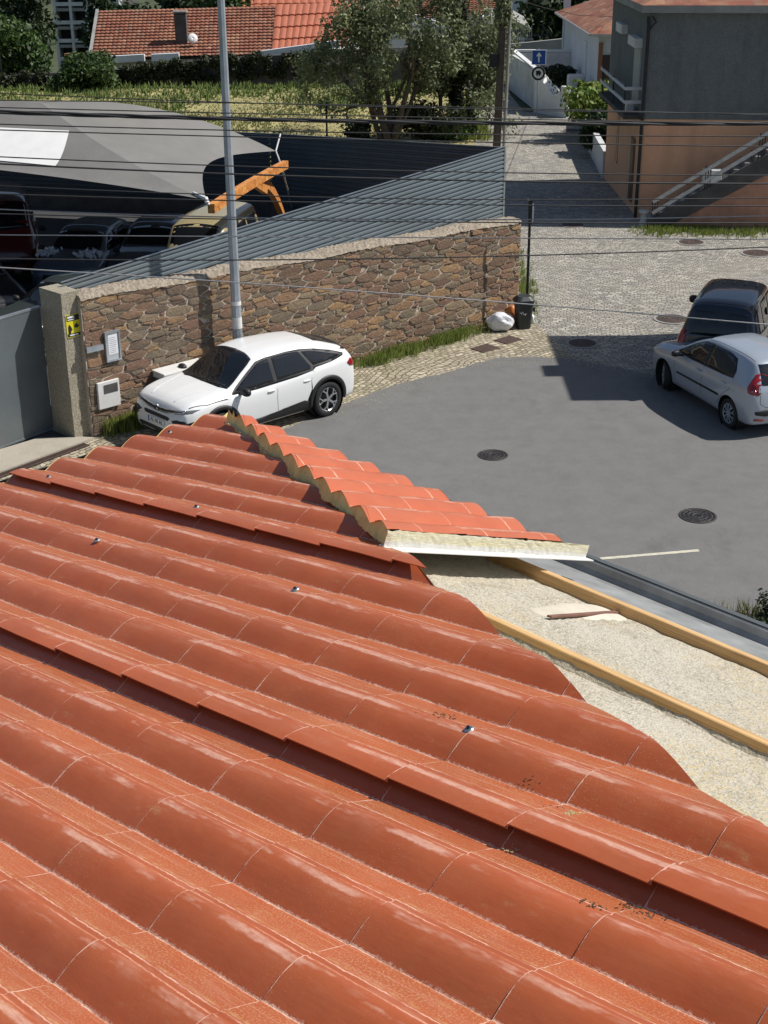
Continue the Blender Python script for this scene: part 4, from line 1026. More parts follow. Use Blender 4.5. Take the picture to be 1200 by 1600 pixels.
    def wheels(s, W):
        proto = None
        for (wx, wy, r, tw, steer) in W['pos']:
            sy = 1 if wy > 0 else -1
            e = MB(); c = V3(0, 0, 0); ax = V3(0, sy, 0)
            h = tw/2
            if proto is None or proto[0] != r:
                mb = MB(); mb.lathe([(r*.62, -h*.9), (r*.93, -h), (r, -h*.75), (r, h*.75), (r*.93, h), (r*.70, h*.98), (r*.655, h*.8)], c, V3(0, 1, 0), 44, cap=False)
                ty = build('wheel', mb, MT['tyre'], s.root, world=False, smooth=True)
                rr = r*.67; m2 = MB(); m2.lathe([(rr*.2, h*.45), (rr*.9, h*.35), (rr*.97, h*.82), (rr, h*.85), (rr*1.0, -h*.9), (rr*.2, -h*.9)], c, V3(0, 1, 0), 36, cap=True)
                rim = build('rim', m2, MT[W.get('rimback', 'rimdark')], ty, world=False, smooth=False)
                m3 = MB(); ns = W.get('spokes', 5); wd = W.get('spokew', .06)
                m3.lathe([(rr*.93, h*.80), (rr*.99, h*.92), (rr*1.03, h*.86)], c, V3(0, 1, 0), 40, cap=False)
                for k in range(ns):
                    a = 2*math.pi*k/ns
                    dr_ = V3(math.cos(a), 0, math.sin(a)); tn = V3(-math.sin(a), 0, math.cos(a)); p0 = dr_*rr*.16+V3(0, h*.86, 0); pm_ = dr_*rr*.62+V3(0, h*.93, 0)
                    m3.beam(p0, pm_, wd*.8, .02, V3(0, 1, 0))
                    for q in (-1, 1): m3.beam(pm_-dr_*.01, dr_*rr*.97+tn*q*rr*W.get('fork', .26)+V3(0, h*.86, 0), wd*.45, .018, V3(0, 1, 0))
                m3.lathe([(0, h*.98), (rr*.14, h*.98), (rr*.18, h*.8)], c, V3(0, 1, 0), 20, cap=False)
                build('spokes', m3, MT[W.get('spokemat', 'rim')], ty, world=False)
                if r > 0: proto = (r, ty)
                o = ty
            else: o = copy_tree(proto[1], s.root)
            o.location = (wx, wy, r); o.rotation_euler = (0, RNG.random()*6, 0 if sy > 0 else math.pi)
            o.rotation_euler = Matrix.Rotation(steer+(0 if sy > 0 else math.pi), 3, 'Z').to_euler()
        for (wx, wz, ro) in W['arch']:      # dark liner of the openings
            for sy in (1, -1):
                mb = MB(); mb.lathe([(ro-.004, .86*s.st[:,4].max()/.9), (ro-.006, .52), (.02, .515)], V3(wx, 0, wz), V3(0, sy, 0), 32, cap=False)
                build('wheel_liner', mb, MT['blackplastic'], s.root, world=False)
    def blob(s, name, c, size, mat, parent=None, rot=0., nn=12, sharp=2.4):
        mb = MB()
        for i in range(nn+1):
            th_ = -math.pi/2+math.pi*i/nn
            for j in range(nn*2):
                ph = 2*math.pi*j/(nn*2); f = lambda v: math.copysign(abs(v)**(2/sharp), v)
                p = V3(f(math.cos(th_))*f(math.cos(ph))*size[0]/2, f(math.cos(th_))*f(math.sin(ph))*size[1]/2, f(math.sin(th_))*size[2]/2)
                x_, y_ = p[0]*math.cos(rot)-p[1]*math.sin(rot), p[0]*math.sin(rot)+p[1]*math.cos(rot); mb.v.append((c[0]+x_, c[1]+y_, c[2]+p[2]))
        n2 = nn*2
        for i in range(nn):
            for j in range(n2): a = i*n2+j; b = i*n2+(j+1) % n2; mb.f.append((a, b, b+n2, a+n2))
        return build(name, mb, MT[mat], parent or s.root, world=False, smooth=True)
def text_mesh(txt, size, name, mat, parent, loc, ax, ay, az, squash=1.):
    cu = bpy.data.curves.new('t', 'FONT'); cu.body = txt; cu.size = size; cu.align_x = 'CENTER'; cu.align_y = 'CENTER'; cu.extrude = .0015
    ob = bpy.data.objects.new('t', cu); COL.objects.link(ob); dg = bpy.context.evaluated_depsgraph_get()
    me = bpy.data.meshes.new_from_object(ob.evaluated_get(dg)); bpy.data.objects.remove(ob)
    M_ = Matrix.Identity(4)
    for i in range(3): M_[i][0] = ax[i]*squash; M_[i][1] = ay[i]; M_[i][2] = az[i]; M_[i][3] = loc[i]
    me.transform(M_); me.materials.clear(); me.name = name
    return link(name, me, MT[mat], parent, world=False)

# --- white crossover hatchback ---
hd = -WD; left = V3(-hd[1], hd[0], 0)
rwc = G(516, 650); ctr = rwc-left*.885+hd*1.36; ctr[2] = 0
st = [(-2.17,.36,.80,.70,.68,.56,.52), (-2.14,.28,1.08,.97,.80,.62,.64), (-2.04,.24,1.22,1.09,.85,.62,.72), (-1.78,.22,1.33,1.09,.885,.61,.76), (-1.35,.21,1.45,1.06,.905,.61,.77), (-.8,.20,1.505,1.02,.90,.615,.74), (-.2,.20,1.53,.985,.895,.63,.72), (.22,.20,1.50,.965,.893,.62,.72), (.6,.20,1.32,.955,.893,.655,.72), (1.0,.20,1.095,.945,.895,.72,.72), (1.12,.20,1.075,.96,.90,.74,.72), (1.5,.21,1.045,.94,.905,.75,.70), (1.85,.22,.99,.89,.88,.72,.68), (2.05,.24,.91,.83,.82,.66,.62), (2.13,.28,.81,.74,.73,.58,.54), (2.17,.34,.66,.60,.60,.48,.48)]
WA = [(1.32,.36,.425), (-1.36,.36,.425)]
c4 = Car('white_crossover', 'white crossover hatchback with black trim parked along the stone wall', 'car', ctr, math.atan2(hd[1], hd[0]), st, 'carwhite', dict(arch=WA, pos=[(-1.36,.79,.36,.22,0), (1.32,.79,.36,.22,.0), (-1.36,-.79,.36,.22,0), (1.32,-.79,.36,.22,0)], spokes=5, spokew=.055, fork=.30))
P = c4.patch
P('windscreen', [(.30,-.56), (.42,-.60), (1.03,-.72), (1.10,-.55), (1.13,0), (1.10,.55), (1.03,.72), (.42,.60), (.30,.56), (.24,.3), (.22,0), (.24,-.3)], 'carglass', 'top', step=.06)
P('side_window', [(.90,1.01), (.52,1.22), (.22,1.385), (.0,1.415), (-.03,1.405), (-.03,1.015), (.4,1.0)], 'carglass', both=True)
P('side_window', [(-.12,1.02), (-.12,1.415), (-.5,1.42), (-.80,1.395), (-.98,1.10), (-.96,1.055), (-.5,1.035)], 'carglass', both=True)
P('side_window', [(-1.05,1.11), (-.87,1.385), (-1.2,1.33), (-1.55,1.23), (-1.80,1.165), (-1.72,1.15), (-1.4,1.125)], 'carglass', both=True)
P('window_surround', [(.99,.965), (.4,.955), (-.1,.968), (-.6,.985), (-1.0,1.02), (-1.1,1.065), (-1.5,1.09), (-1.86,1.135), (-1.90,1.17), (-1.6,1.275), (-1.2,1.375), (-.85,1.428), (-.5,1.452), (0,1.448), (.26,1.41), (.60,1.215), (.97,1.0)], 'blackplastic', both=True, off=.003)
P('rear_window', [(-1.40,-.42), (-1.95,-.5), (-2.0,0), (-1.95,.5), (-1.40,.42)], 'carglass', 'top')
P('sill_cladding', [(.93,.20), (.93,.34), (.86,.36), (.1,.41), (-.55,.45), (-.75,.48), (-.96,.40), (-.96,.20)], 'blackplastic', both=True, off=.010)
for (ax_, az_, ra) in WA:
    for sy in (1, -1):
        a0, a1 = -.15, math.pi+.15; outer = [(ax_+math.cos(a0+(a1-a0)*k/22)*(ra+.075), az_+math.sin(a0+(a1-a0)*k/22)*(ra+.075)) for k in range(23)]
        inner = [(ax_+math.cos(a0+(a1-a0)*k/22)*(ra-.012), az_+math.sin(a0+(a1-a0)*k/22)*(ra-.012)) for k in range(23)]
        bm = bmesh.new(); 
        for k in range(22):
            if outer[k][0] > 2.12: continue
            vs = []
            for p in (outer[k], outer[k+1], inner[k+1], inner[k]):
                loc, nrm, i_, _ = c4.bvh.ray_cast(Vector((p[0], sy*5, p[1])), Vector((0, -sy, 0)))
                if loc is None: loc, nrm, i_, _ = c4.bvh.find_nearest(Vector((p[0], sy*.9, p[1])))
                vs.append(bm.verts.new(loc+Vector((0, sy*.012, 0))))
            bm.faces.new(vs)
        bmesh.ops.remove_doubles(bm, verts=bm.verts, dist=.001); bmesh.ops.recalc_face_normals(bm, faces=bm.faces)
        me = bpy.data.meshes.new('arch_trim'); bm.to_mesh(me); bm.free(); o = link('arch_trim', me, MT['blackplastic'], c4.root, world=False, smooth=True); md = o.modifiers.new('s', 'SOLIDIFY'); md.thickness = .02; md.offset = 0
for (x0, x1) in ((.93, .90), (-.09, -.08)):
    c4.line('door_gap', [(x0, .97), (x1+.02, .7), (x1, .38)], .008, both=True, mat='blackplastic', off=.0015)
c4.line('door_gap', [(-1.02,1.02), (-.93,.85), (-.95,.70), (-.93,.5), (-.8,.40)], .008, both=True, off=.0015)
c4.line('door_gap', [(.93,.38), (-.8,.41)], .006, both=True, off=.0015)
for x in (.08, -.82):
    for sy in (1, -1): c4.blob('door_handle', (x, sy*.898, .865), (.19, .035, .035), 'carwhite')
for sy in (1, -1):
    m_ = c4.blob('wing_mirror', (.80, sy*1.02, 1.03), (.15, .22, .155), 'blackplastic', rot=sy*.12)
    mb = MB(); mb.beam(V3(.80, sy*.84, .96), V3(.80, sy*.98, .99), .06, .04); build('mirror_arm', mb, MT['blackplastic'], m_, world=False)
# nose: dark grille band with bright strip, emblem, lights, lower intake
P('grille', [(-.66,.87), (-.30,.82), (0,.81), (.30,.82), (.66,.87), (.62,.83), (.3,.755), (0,.74), (-.3,.755), (-.62,.83)], 'blackplastic', 'front', off=.006, step=.05)
c4.line('chrome_strip', [(-.76,.88), (-.5,.85), (-.28,.83), (-.09,.815)], .013, 'front', mat='chrome', off=.012)
c4.line('chrome_strip', [(.76,.88), (.5,.85), (.28,.83), (.09,.815)], .013, 'front', mat='chrome', off=.012)
c4.line('chrome_strip', [(-.74,.845), (-.5,.805), (-.28,.775), (-.09,.76)], .010, 'front', mat='chrome', off=.012)
c4.line('chrome_strip', [(.74,.845), (.5,.805), (.28,.775), (.09,.76)], .010, 'front', mat='chrome', off=.012)
for dz in (0, -.055):
    mb = MB(); xq = 2.130 if dz == 0 else 2.150
    for sg_ in (1, -1): mb.beam(V3(xq, sg_*.002, .845+dz), V3(xq-.008, sg_*.065, .79+dz), .014, .018, V3(1, 0, 0))
    build('chevron_emblem', mb, MT['chrome'], c4.root, world=False)
for sy in (1, -1):
    P('headlight', [(sy*.50,.835), (sy*.80,.885), (sy*.86,.88), (sy*.84,.84), (sy*.55,.795)], 'lens', 'front', off=.008, step=.05)
    P('fog_lamp', [(sy*.48,.66), (sy*.62,.70), (sy*.80,.70), (sy*.84,.62), (sy*.80,.52), (sy*.70,.50)], 'blackplastic', 'front', off=.006, step=.05)
    c4.line('fog_lamp_strip', [(sy*.50,.64), (sy*.66,.54)], .02, 'front', mat='chrome', off=.012)
P('lower_intake', [(-.42,.675), (-.36,.70), (.36,.70), (.42,.675), (.36,.625), (-.36,.625)], 'blackplastic', 'front', off=.006, step=.05)
P('lower_intake', [(-.62,.40), (-.55,.43), (.55,.43), (.62,.40), (.52,.27), (-.52,.27)], 'blackplastic', 'front', off=.006, step=.05)
mb = MB(); mb.box(V3(2.185, 0, .54), (.012, .52, .11)); pt = build('number_plate', mb, MT['plate'], c4.root, world=False)
mb = MB(); mb.box(V3(2.1925, .242, .54), (.004, .036, .11)); build('blue_band', mb, MT['blue'], pt, world=False)
# writing runs from the viewer's left (car's right) -- the blue band is at the viewer's left
for ch in pt.children: ch.location.y = -.484
text_mesh('AL 96 AL', .098, 'plate_text', 'black', pt, V3(2.1925, .015, .538), V3(0, 1, 0), V3(0, 0, 1), V3(1, 0, 0), 1.05)
P('tail_lamp', [(-2.16,1.02), (-2.0,1.06), (-1.9,.99), (-1.98,.92), (-2.16,.88)], 'redlens', 'side', both=True, off=.010, step=.05)
mb = MB()
for i in range(13):
    y = -.66+1.32*i/12; cz = 1.255-.05*(y/.66)**2; cx_ = -2.02+.06*(y/.66)**2
    for (dx, dz) in ((.26, .03), (-.02, .035), (-.05, .01), (.0, -.03), (.26, -.02)): mb.v.append((cx_+dx, y, cz+dz))
for i in range(12):
    for j in range(5): a = i*5+j; b = i*5+(j+1) % 5; mb.f.append((a, b, b+5, a+5))
mb.f += [(4,3,2,1,0), tuple(60+j for j in range(5))]
build('rear_spoiler', mb, MT['blackplastic'], c4.root, world=False)
for sy in (1, -1):
    c4.line('bonnet_crease', [(1.12, sy*.60), (1.5, sy*.50), (2.0, sy*.36)], .012, 'top', mat='carwhite', off=.006)
P('bonnet_gap', [(1.06,.86), (1.07,.875), (1.6,.86), (1.95,.76), (1.95,.745), (1.6,.85)], 'blackplastic', 'top', off=.0015)
# cockpit hints through the screen: sticker
c4.line('wiper', [(1.12,-.5), (1.02,.15)], .018, 'top', mat='blackplastic', off=.014)
c4.line('wiper', [(1.12,.05), (.98,.60)], .018, 'top', mat='blackplastic', off=.014)

c4.root.scale = (.92, .95, .955); c4.root.location = Vector(rwc-left*.885*.95+hd*(1.36*.92+.04))*1.0; c4.root.location.z = 0
# --- silver hatchback ---
rr_ = G(1136, 668); fr_ = G(1044, 612)
hd2 = unit((fr_-rr_)*V3(1,1,0)); l2 = V3(-hd2[1], hd2[0], 0); ctr = rr_+hd2*1.25-l2*.80; ctr[2] = 0
st = [(-2.03,.40,.66,.58,.60,.50,.5), (-1.99,.30,.95,.84,.74,.60,.60), (-1.93,.26,1.10,.98,.80,.62,.66), (-1.80,.23,1.27,1.02,.835,.57,.70), (-1.55,.21,1.435,1.00,.845,.55,.70), (-1.1,.20,1.485,.97,.845,.56,.70), (-.5,.19,1.49,.945,.842,.575,.68), (-.05,.19,1.46,.925,.84,.58,.68), (.35,.19,1.33,.915,.84,.60,.68), (.85,.19,1.08,.905,.842,.64,.68), (1.05,.19,1.0,.89,.84,.68,.68), (1.4,.20,.95,.86,.838,.68,.66), (1.75,.21,.87,.79,.80,.62,.62), (1.93,.24,.76,.69,.70,.52,.55), (2.03,.30,.60,.55,.52,.40,.46)]
WA2 = [(1.26,.31,.36), (-1.25,.31,.36)]
pu = Car('silver_hatchback', 'silver grey five door hatchback parked at the right edge of the asphalt', 'car', ctr, math.atan2(hd2[1], hd2[0]), st, 'carsilver', dict(arch=WA2, pos=[(1.26,.72,.30,.185,-.42), (-1.25,.72,.30,.185,0), (-1.25,-.72,.30,.185,0), (1.26,-.72,.30,.185,-.42)], spokes=9, spokew=.03, fork=.16, spokemat='carsilver'))
P = pu.patch
P('windscreen', [(.02,-.50), (.80,-.64), (.93,-.4), (.97,0), (.93,.4), (.80,.64), (.02,.50), (-.02,0)], 'carglass', 'top', step=.06)
P('side_window', [(.78,.975), (.40,1.20), (.05,1.345), (-.22,1.375), (-.22,.99), (.3,.965)], 'carglass', both=True)
P('side_window', [(-.29,.995), (-.29,1.38), (-.75,1.39), (-1.08,1.33), (-1.22,1.15), (-1.24,1.04), (-.8,1.01)], 'carglass', both=True)
P('window_surround', [(.87,.945), (.3,.94), (-.3,.965), (-.9,.99), (-1.26,1.02), (-1.25,1.15), (-1.10,1.35), (-.8,1.405), (-.2,1.395), (.08,1.36), (.43,1.215), (.84,.985)], 'blackplastic', both=True, off=.003)
P('rear_window', [(-.56,1.06), (-.58,1.10), (-.50,1.38), (0,1.40), (.50,1.38), (.58,1.10), (.56,1.06), (0,1.03)], 'carglass', 'rear', off=.006, step=.06)
P('tail_lamp', [(-1.99,.88), (-1.99,.99), (-1.90,1.20), (-1.80,1.25), (-1.76,1.22), (-1.79,1.02), (-1.84,.92)], 'redlens', 'side', both=True, off=.008, step=.05)
P('side_moulding', [(.72,.53), (.72,.57), (-.86,.60), (-.90,.57), (-.86,.555)], 'blackplastic', both=True, off=.010)
pu.line('door_gap', [(.80,.93), (.84,.6), (.78,.30), (-.22,.27)], .008, both=True, off=.0015)
pu.line('door_gap', [(-.24,.97), (-.22,.27), (-.80,.27)], .008, both=True, off=.0015)
pu.line('door_gap', [(-1.30,1.0), (-1.24,.80), (-1.0,.62), (-.82,.40), (-.80,.27)], .008, both=True, off=.0015)
for x, z in ((-.10, .84), (-1.03, .875)):
    for sy in (1, -1): pu.blob('door_handle', (x, sy*.848, z), (.17, .035, .035), 'carsilver')
for sy in (1, -1):
    m_ = pu.blob('wing_mirror', (.62, sy*.95, .99), (.13, .20, .14), 'blackplastic', rot=sy*.12); pu.blob('mirror_cap', (.645, sy*.955, 1.0), (.12, .185, .12), 'carsilver', m_, rot=sy*.12)
    mb = MB(); mb.beam(V3(.62, sy*.78, .93), V3(.62, sy*.90, .95), .05, .04); build('mirror_arm', mb, MT['blackplastic'], m_, world=False)
P('bumper_insert', [(-.70,.50), (-.72,.56), (-.50,.60), (.50,.60), (.72,.56), (.70,.50), (.5,.46), (-.5,.46)], 'blackplastic', 'rear', off=.008, step=.08)
for sy in (1, -1): P('rear_reflector', [(sy*.52,.36), (sy*.72,.38), (sy*.72,.42), (sy*.50,.40)], 'redlens', 'rear', off=.010, step=.08)
pu.line('tailgate_gap', [(-.62,1.02), (-.62,.72), (-.50,.64), (.50,.64), (.62,.72), (.62,1.02)], .008, 'rear', off=.0015)
mb = MB(); mb.box(V3(-2.035, 0, .74), (.012, .52, .11)); build('number_plate', mb, MT['plate'], pu.root, world=False)
pu.line('roof_gap', [(-1.55,.50), (-.6,.52), (.0,.54)], .01, 'top', mat='blackplastic', off=.0015)
pu.line('roof_gap', [(-1.55,-.50), (-.6,-.52), (.0,-.54)], .01, 'top', mat='blackplastic', off=.0015)

pu.root.scale = (.93,)*3; pu.root.location = Vector(rr_+hd2*1.25*.93-l2*.80*.93); pu.root.location.z = 0
# --- dark tall hatchback behind it ---
a = G(1086, 482, 1.50); b = G(1123, 431, 1.50); hd3 = unit((b-a)*V3(1,1,0)); l3 = V3(-hd3[1], hd3[0], 0)
ctr = a+hd3*1.62*.92-l3*.60*.92; ctr[2] = 0
st = [(-1.92,.42,.75,.66,.66,.55,.55), (-1.88,.32,1.05,.95,.78,.63,.62), (-1.80,.26,1.35,1.02,.83,.62,.68), (-1.68,.23,1.66,1.02,.845,.60,.70), (-1.4,.21,1.73,1.01,.85,.61,.70), (-.6,.20,1.76,.99,.85,.62,.70), (.1,.20,1.73,.97,.85,.62,.70), (.55,.20,1.50,.96,.85,.63,.70), (.95,.20,1.18,.95,.848,.66,.70), (1.15,.20,1.08,.93,.84,.68,.70), (1.5,.22,.99,.88,.82,.66,.66), (1.82,.26,.82,.74,.72,.54,.58), (1.92,.34,.62,.56,.54,.42,.48)]
WA3 = [(1.18,.31,.36), (-1.15,.31,.36)]
pk = Car('navy_hatchback', 'tall dark navy hatchback behind the silver hatchback at the right edge', 'car', ctr, math.atan2(hd3[1], hd3[0]), st, 'carnavy', dict(arch=WA3, pos=[(1.18,.73,.30,.185,0), (-1.15,.73,.30,.185,0), (-1.15,-.73,.30,.185,0), (1.18,-.73,.30,.185,0)], spokes=7))
P = pk.patch
P('windscreen', [(.15,-.55), (.95,-.66), (1.05,0), (.95,.66), (.15,.55)], 'carglass', 'top', step=.08)
for xs_ in ([(.85,1.06), (.4,1.42), (.1,1.60), (-.3,1.62), (-.3,1.06)], [(-.37,1.06), (-.37,1.62), (-1.0,1.62), (-1.05,1.08)], [(-1.12,1.09), (-1.08,1.60), (-1.45,1.57), (-1.55,1.14)]): P('side_window', xs_, 'carglass', both=True)
P('rear_window', [(-.58,1.10), (-.52,1.56), (0,1.59), (.52,1.56), (.58,1.10)], 'carglass', 'rear', off=.006, step=.06)
P('tail_lamp', [(-1.90,.78), (-1.90,1.10), (-1.80,1.20), (-1.70,1.12), (-1.74,.80)], 'redlens', 'side', both=True, off=.008, step=.05)
for sy in (1, -1): P('tail_lamp', [(sy*.66,.80), (sy*.64,1.10), (sy*.80,1.12), (sy*.80,.80)], 'redlens', 'rear', off=.009, step=.05)
for k in range(5):
    y = -.44+.22*k; pk.line('roof_rib', [(-.35, y), (.0, y)], .03, 'top', mat='carnavy', off=.010)
pk.line('roof_gap', [(-1.62,-.56), (-1.62,.56)], .018, 'top', mat='blackplastic', off=.003)
for sy in (1, -1): pk.blob('wing_mirror', (.70, sy*.97, 1.10), (.13, .20, .17), 'blackplastic', rot=sy*.12)
mb = MB(); mb.box(V3(-1.935, 0, .70), (.012, .52, .11)); build('number_plate', mb, MT['plate'], pk.root, world=False)

pk.root.scale = (1.0, .98, .99)
# --- cars in the yard under the canopy ---
def yard_car(name, label, loc, head, paint, kind='saloon', dark=False, scale=1.):
    if kind == 'van':
        st = [(-2.05,.36,1.1,.9,.70,.55,.55), (-1.95,.28,1.75,1.1,.84,.62,.7), (-1.7,.25,1.90,1.12,.86,.66,.7), (0,.25,1.95,1.12,.87,.68,.7), (.85,.25,1.90,1.10,.86,.66,.7), (1.25,.25,1.52,1.08,.84,.64,.7), (1.5,.26,1.18,1.02,.80,.60,.68), (1.9,.3,1.0,.9,.70,.5,.62), (2.05,.36,.8,.7,.55,.4,.55)]
        win = [(.9,-.56), (1.36,-.60), (1.42,0), (1.36,.60), (.9,.56), (.86,0)]; sw = [[(1.15,1.2), (.85,1.72), (.3,1.74), (.3,1.18)], [(.2,1.2), (.2,1.74), (-.7,1.74), (-.7,1.2)], [(-.8,1.2), (-.8,1.74), (-1.6,1.70), (-1.6,1.2)]]
    else:
        st = [(-2.2,.4,.75,.66,.62,.5,.5), (-2.12,.3,.98,.88,.76,.6,.62), (-1.75,.24,1.06,.94,.83,.62,.68), (-1.35,.21,1.30,.95,.85,.58,.70), (-.9,.2,1.41,.94,.855,.58,.70), (0,.2,1.43,.92,.855,.6,.70), (.3,.2,1.37,.92,.855,.6,.70), (.95,.2,1.02,.91,.85,.66,.70), (1.4,.2,.96,.87,.85,.68,.68), (1.95,.22,.86,.78,.80,.60,.62), (2.12,.26,.74,.66,.68,.5,.55), (2.2,.34,.58,.52,.5,.38,.46)]
        win = [(.36,-.55), (.88,-.62), (.95,0), (.88,.62), (.36,.55), (.30,0)]; sw = [[(.78,.98), (.28,1.27), (-.1,1.31), (-.1,.98)], [(-.18,.98), (-.18,1.31), (-.8,1.30), (-1.2,1.12), (-1.2,1.0)]]
    wa = [(1.3,.31,.36), (-1.28,.31,.36)]
    c = Car(name, label, 'car' if kind != 'van' else 'van', loc, head, st, paint, dict(arch=wa, pos=[(1.3,.74,.30,.185,0), (-1.28,.74,.30,.185,0), (-1.28,-.74,.30,.185,0), (1.3,-.74,.30,.185,0)], spokes=8, spokew=.05), ns=50)
    c.patch('windscreen', win, 'carglass', 'top', step=.12)
    for s_ in sw: c.patch('side_window', s_, 'carglass', both=True, step=.15)
    if kind != 'van': c.patch('rear_window', [(-1.05,-.52), (-1.62,-.58), (-1.62,.58), (-1.05,.52)], 'carglass', 'top', step=.12)
    for sy in (1, -1): c.patch('headlight', [(sy*.50,.60), (sy*.74,.60), (sy*.74,.72), (sy*.50,.72)], 'lens', 'front', off=.008, step=.1)
    c.patch('grille', [(-.42,.58), (.42,.58), (.42,.70), (-.42,.70)], 'blackplastic', 'front', off=.006, step=.1)
    for sy in (1, -1): c.blob('wing_mirror', (.72 if kind != 'van' else 1.05, sy*.95, 1.0 if kind != 'van' else 1.22), (.12, .18, .13), 'blackplastic')
    return c
van = yard_car('beige_van', 'old beige yellow panel van at the back of the yard beside the orange timber support', (-4.15, 33.9, 0), math.radians(-100), 'carbeige', 'van')
mb = MB(); mb.box(V3(.6, .875, 1.45), (.42, .01, .40)); build('window_sticker', mb, MT['paper'], van.root, world=False)
c_ = yard_car('blue_grey_saloon', 'dusty blue grey saloon with rags on its bonnet under the grey canopy', (-7.35, 35.2, 0), math.radians(-98), 'carblue')
mb = MB()
for (x, y) in ((1.2, .45), (1.35, .62), (1.25, -.60)):
    for k in range(26): p = V3(x+RNG.normal()*.16, y+RNG.normal()*.12, .99+.08*RNG.random()); mb.box(p, (.16*RNG.random()+.05, .12*RNG.random()+.04, .02), V3(*RNG.normal(size=3)), None, V3(*(RNG.normal(size=3)*.4+V3(0,0,1))))
tag(build('crumpled_rags', mb, MT['bag'], None, world=False), 'crumpled pale rags on the bonnet of the blue grey saloon', 'rags')
bpy.data.objects['crumpled_rags'].matrix_world = Matrix.Translation(c_.root.location) @ Matrix.Rotation(c_.root.rotation_euler.z, 4, 'Z')
yard_car('red_van', 'dull red van at the left edge of the yard under the canopy', (-9.8, 36.6, 0), math.radians(-75), 'carred', 'van')
yard_car('dusty_dark_saloon', 'dusty dark saloon squeezed between the blue grey saloon and the beige van', (-5.7, 35.6, 0), math.radians(-95), 'cardark')
yard_car('grey_green_saloon', 'grey green saloon parked just behind the gate pillar', (-6.75, 30.0, 0), math.radians(-128), 'cargrey')
yard_car('black_saloon', 'black saloon at the left edge behind the metal gate', (-9.6, 32.4, 0), math.radians(-60), 'carblack')
# ---------------- canopy, timber support, poles, bin ----------------
cF = G(322, 312, 3.15); cB = G(431, 236, 3.05); A1 = G(64, 160, 4.55); A0 = V3(A1[0]-12, A1[1]+1.2, 4.75); cL = G(0, 273, 3.35)
fdir = unit((cL-cF)*V3(1,1,0)); cL2 = cF+fdir*13; cL2[2] = 3.5
cBL = cB+V3(-13, 8.5, -.2)
cn = empty('shade_canopy', V3(A1[0], A1[1], 0), 0, 'large grey tensioned fabric canopy with a white panel over the parked cars', 'canopy')
def bil(a, b, c, d, u, v): return a*(1-u)*(1-v)+b*u*(1-v)+c*u*v+d*(1-u)*v
def surf(name, a, b, c, d, mat, nu=40, nv=24, sag=.0, sagb=0., off=0., bu=0., bu0=0.):
    # a-b top edge, d-c bottom edge; sag pulls the bottom edge in
    mb = MB()
    def f(i, j):
        u, v = i/(nu-1), j/(nv-1); p = bil(a, b, c, d, u, v); top = a*(1-u)+b*u
        k = 4*u*(1-u)*v*v; p = p+(top-p)*sagb*k; p = p-Z*sag*4*v*(1-v)*(1-u if bu else (u if bu0 else 1))+Z*4*v*(1-v)*(bu*u**2+bu0*(1-u)**2)
        return p+Z*off
    mb.grid(f, nu, nv); return build(name, mb, mat, cn, smooth=True)
surf('front_slope', A0, A1, cF, cL2, MT['fabric'], 60, 24, .16, .12)
surf('end_slope', A1, A1+V3(.02, .02, 0), cB, cF, MT['fabric'], 34, 26, .16, .16, bu=.42)
surf('back_slope', A1, A0, cBL, cB, MT['fabric'], 40, 26, .1, .1, bu0=.42)
mb = MB(); mb.add([V3(-6.0,38.6,3.0), V3(-5.2,42.2,2.35), V3(-24,46.5,2.4), cBL], [(0,1,2,3)]); o = build('added_shade_sheet', mb, MT['fabric'], cn); m_ = o.modifiers.new('s', 'SOLIDIFY'); m_.thickness = .004  # unseen sheet added behind the canopy to keep sun off the yard
# white panel lying in the front slope
def fs(u, v):
    p = bil(A0, A1, cF, cL2, u, v); top = A0*(1-u)+A1*u; p = p+(top-p)*.12*4*u*(1-u)*v*v; return p-Z*.16*4*v*(1-v)
def find_uv(px, py):
    best = None
    for i in range(81):
        for j in range(61):
            p = fs(i/80, j/60)-CAM0; z = p@FW; e = (600+FPX*(p@CX)/z-px)**2+(800-FPX*(p@CU)/z-py)**2
            if best is None or e < best[0]: best = (e, i/80, j/60)
    return best[1:]
q1, q2, q3 = find_uv(110, 206), find_uv(88, 261), find_uv(2, 205)
ul = q3[0]-.30
mb = MB()
mb.grid(lambda i, j: fs(ul+((q1[0]*(1-j/9)+q2[0]*j/9)-ul)*i/19, q1[1]+(q2[1]-q1[1])*j/9)+Z*.02, 20, 10)
build('white_panel', mb, MT['fabricw'], cn, smooth=True)
mb = MB(); mb.tube([cF, cF+V3(.03, -.04, -.06)], .05, 10); mb.tube([fs(1, .93)+Z*.03, cF+Z*.02, cF+V3(.06, -.05, -.1)], [.03, .05, .03], 8); build('corner_fitting', mb, MT['whiteplastic'], cn)
mb = MB(); mb.tube([cB, cB+V3(.12, -.1, -.3), G(459, 333, .2)], .022, 8); mb.tube([cB, cB+V3(.1, .4, .35)], .02, 8); build('guy_rope', mb, MT['whiteplastic'], cn)
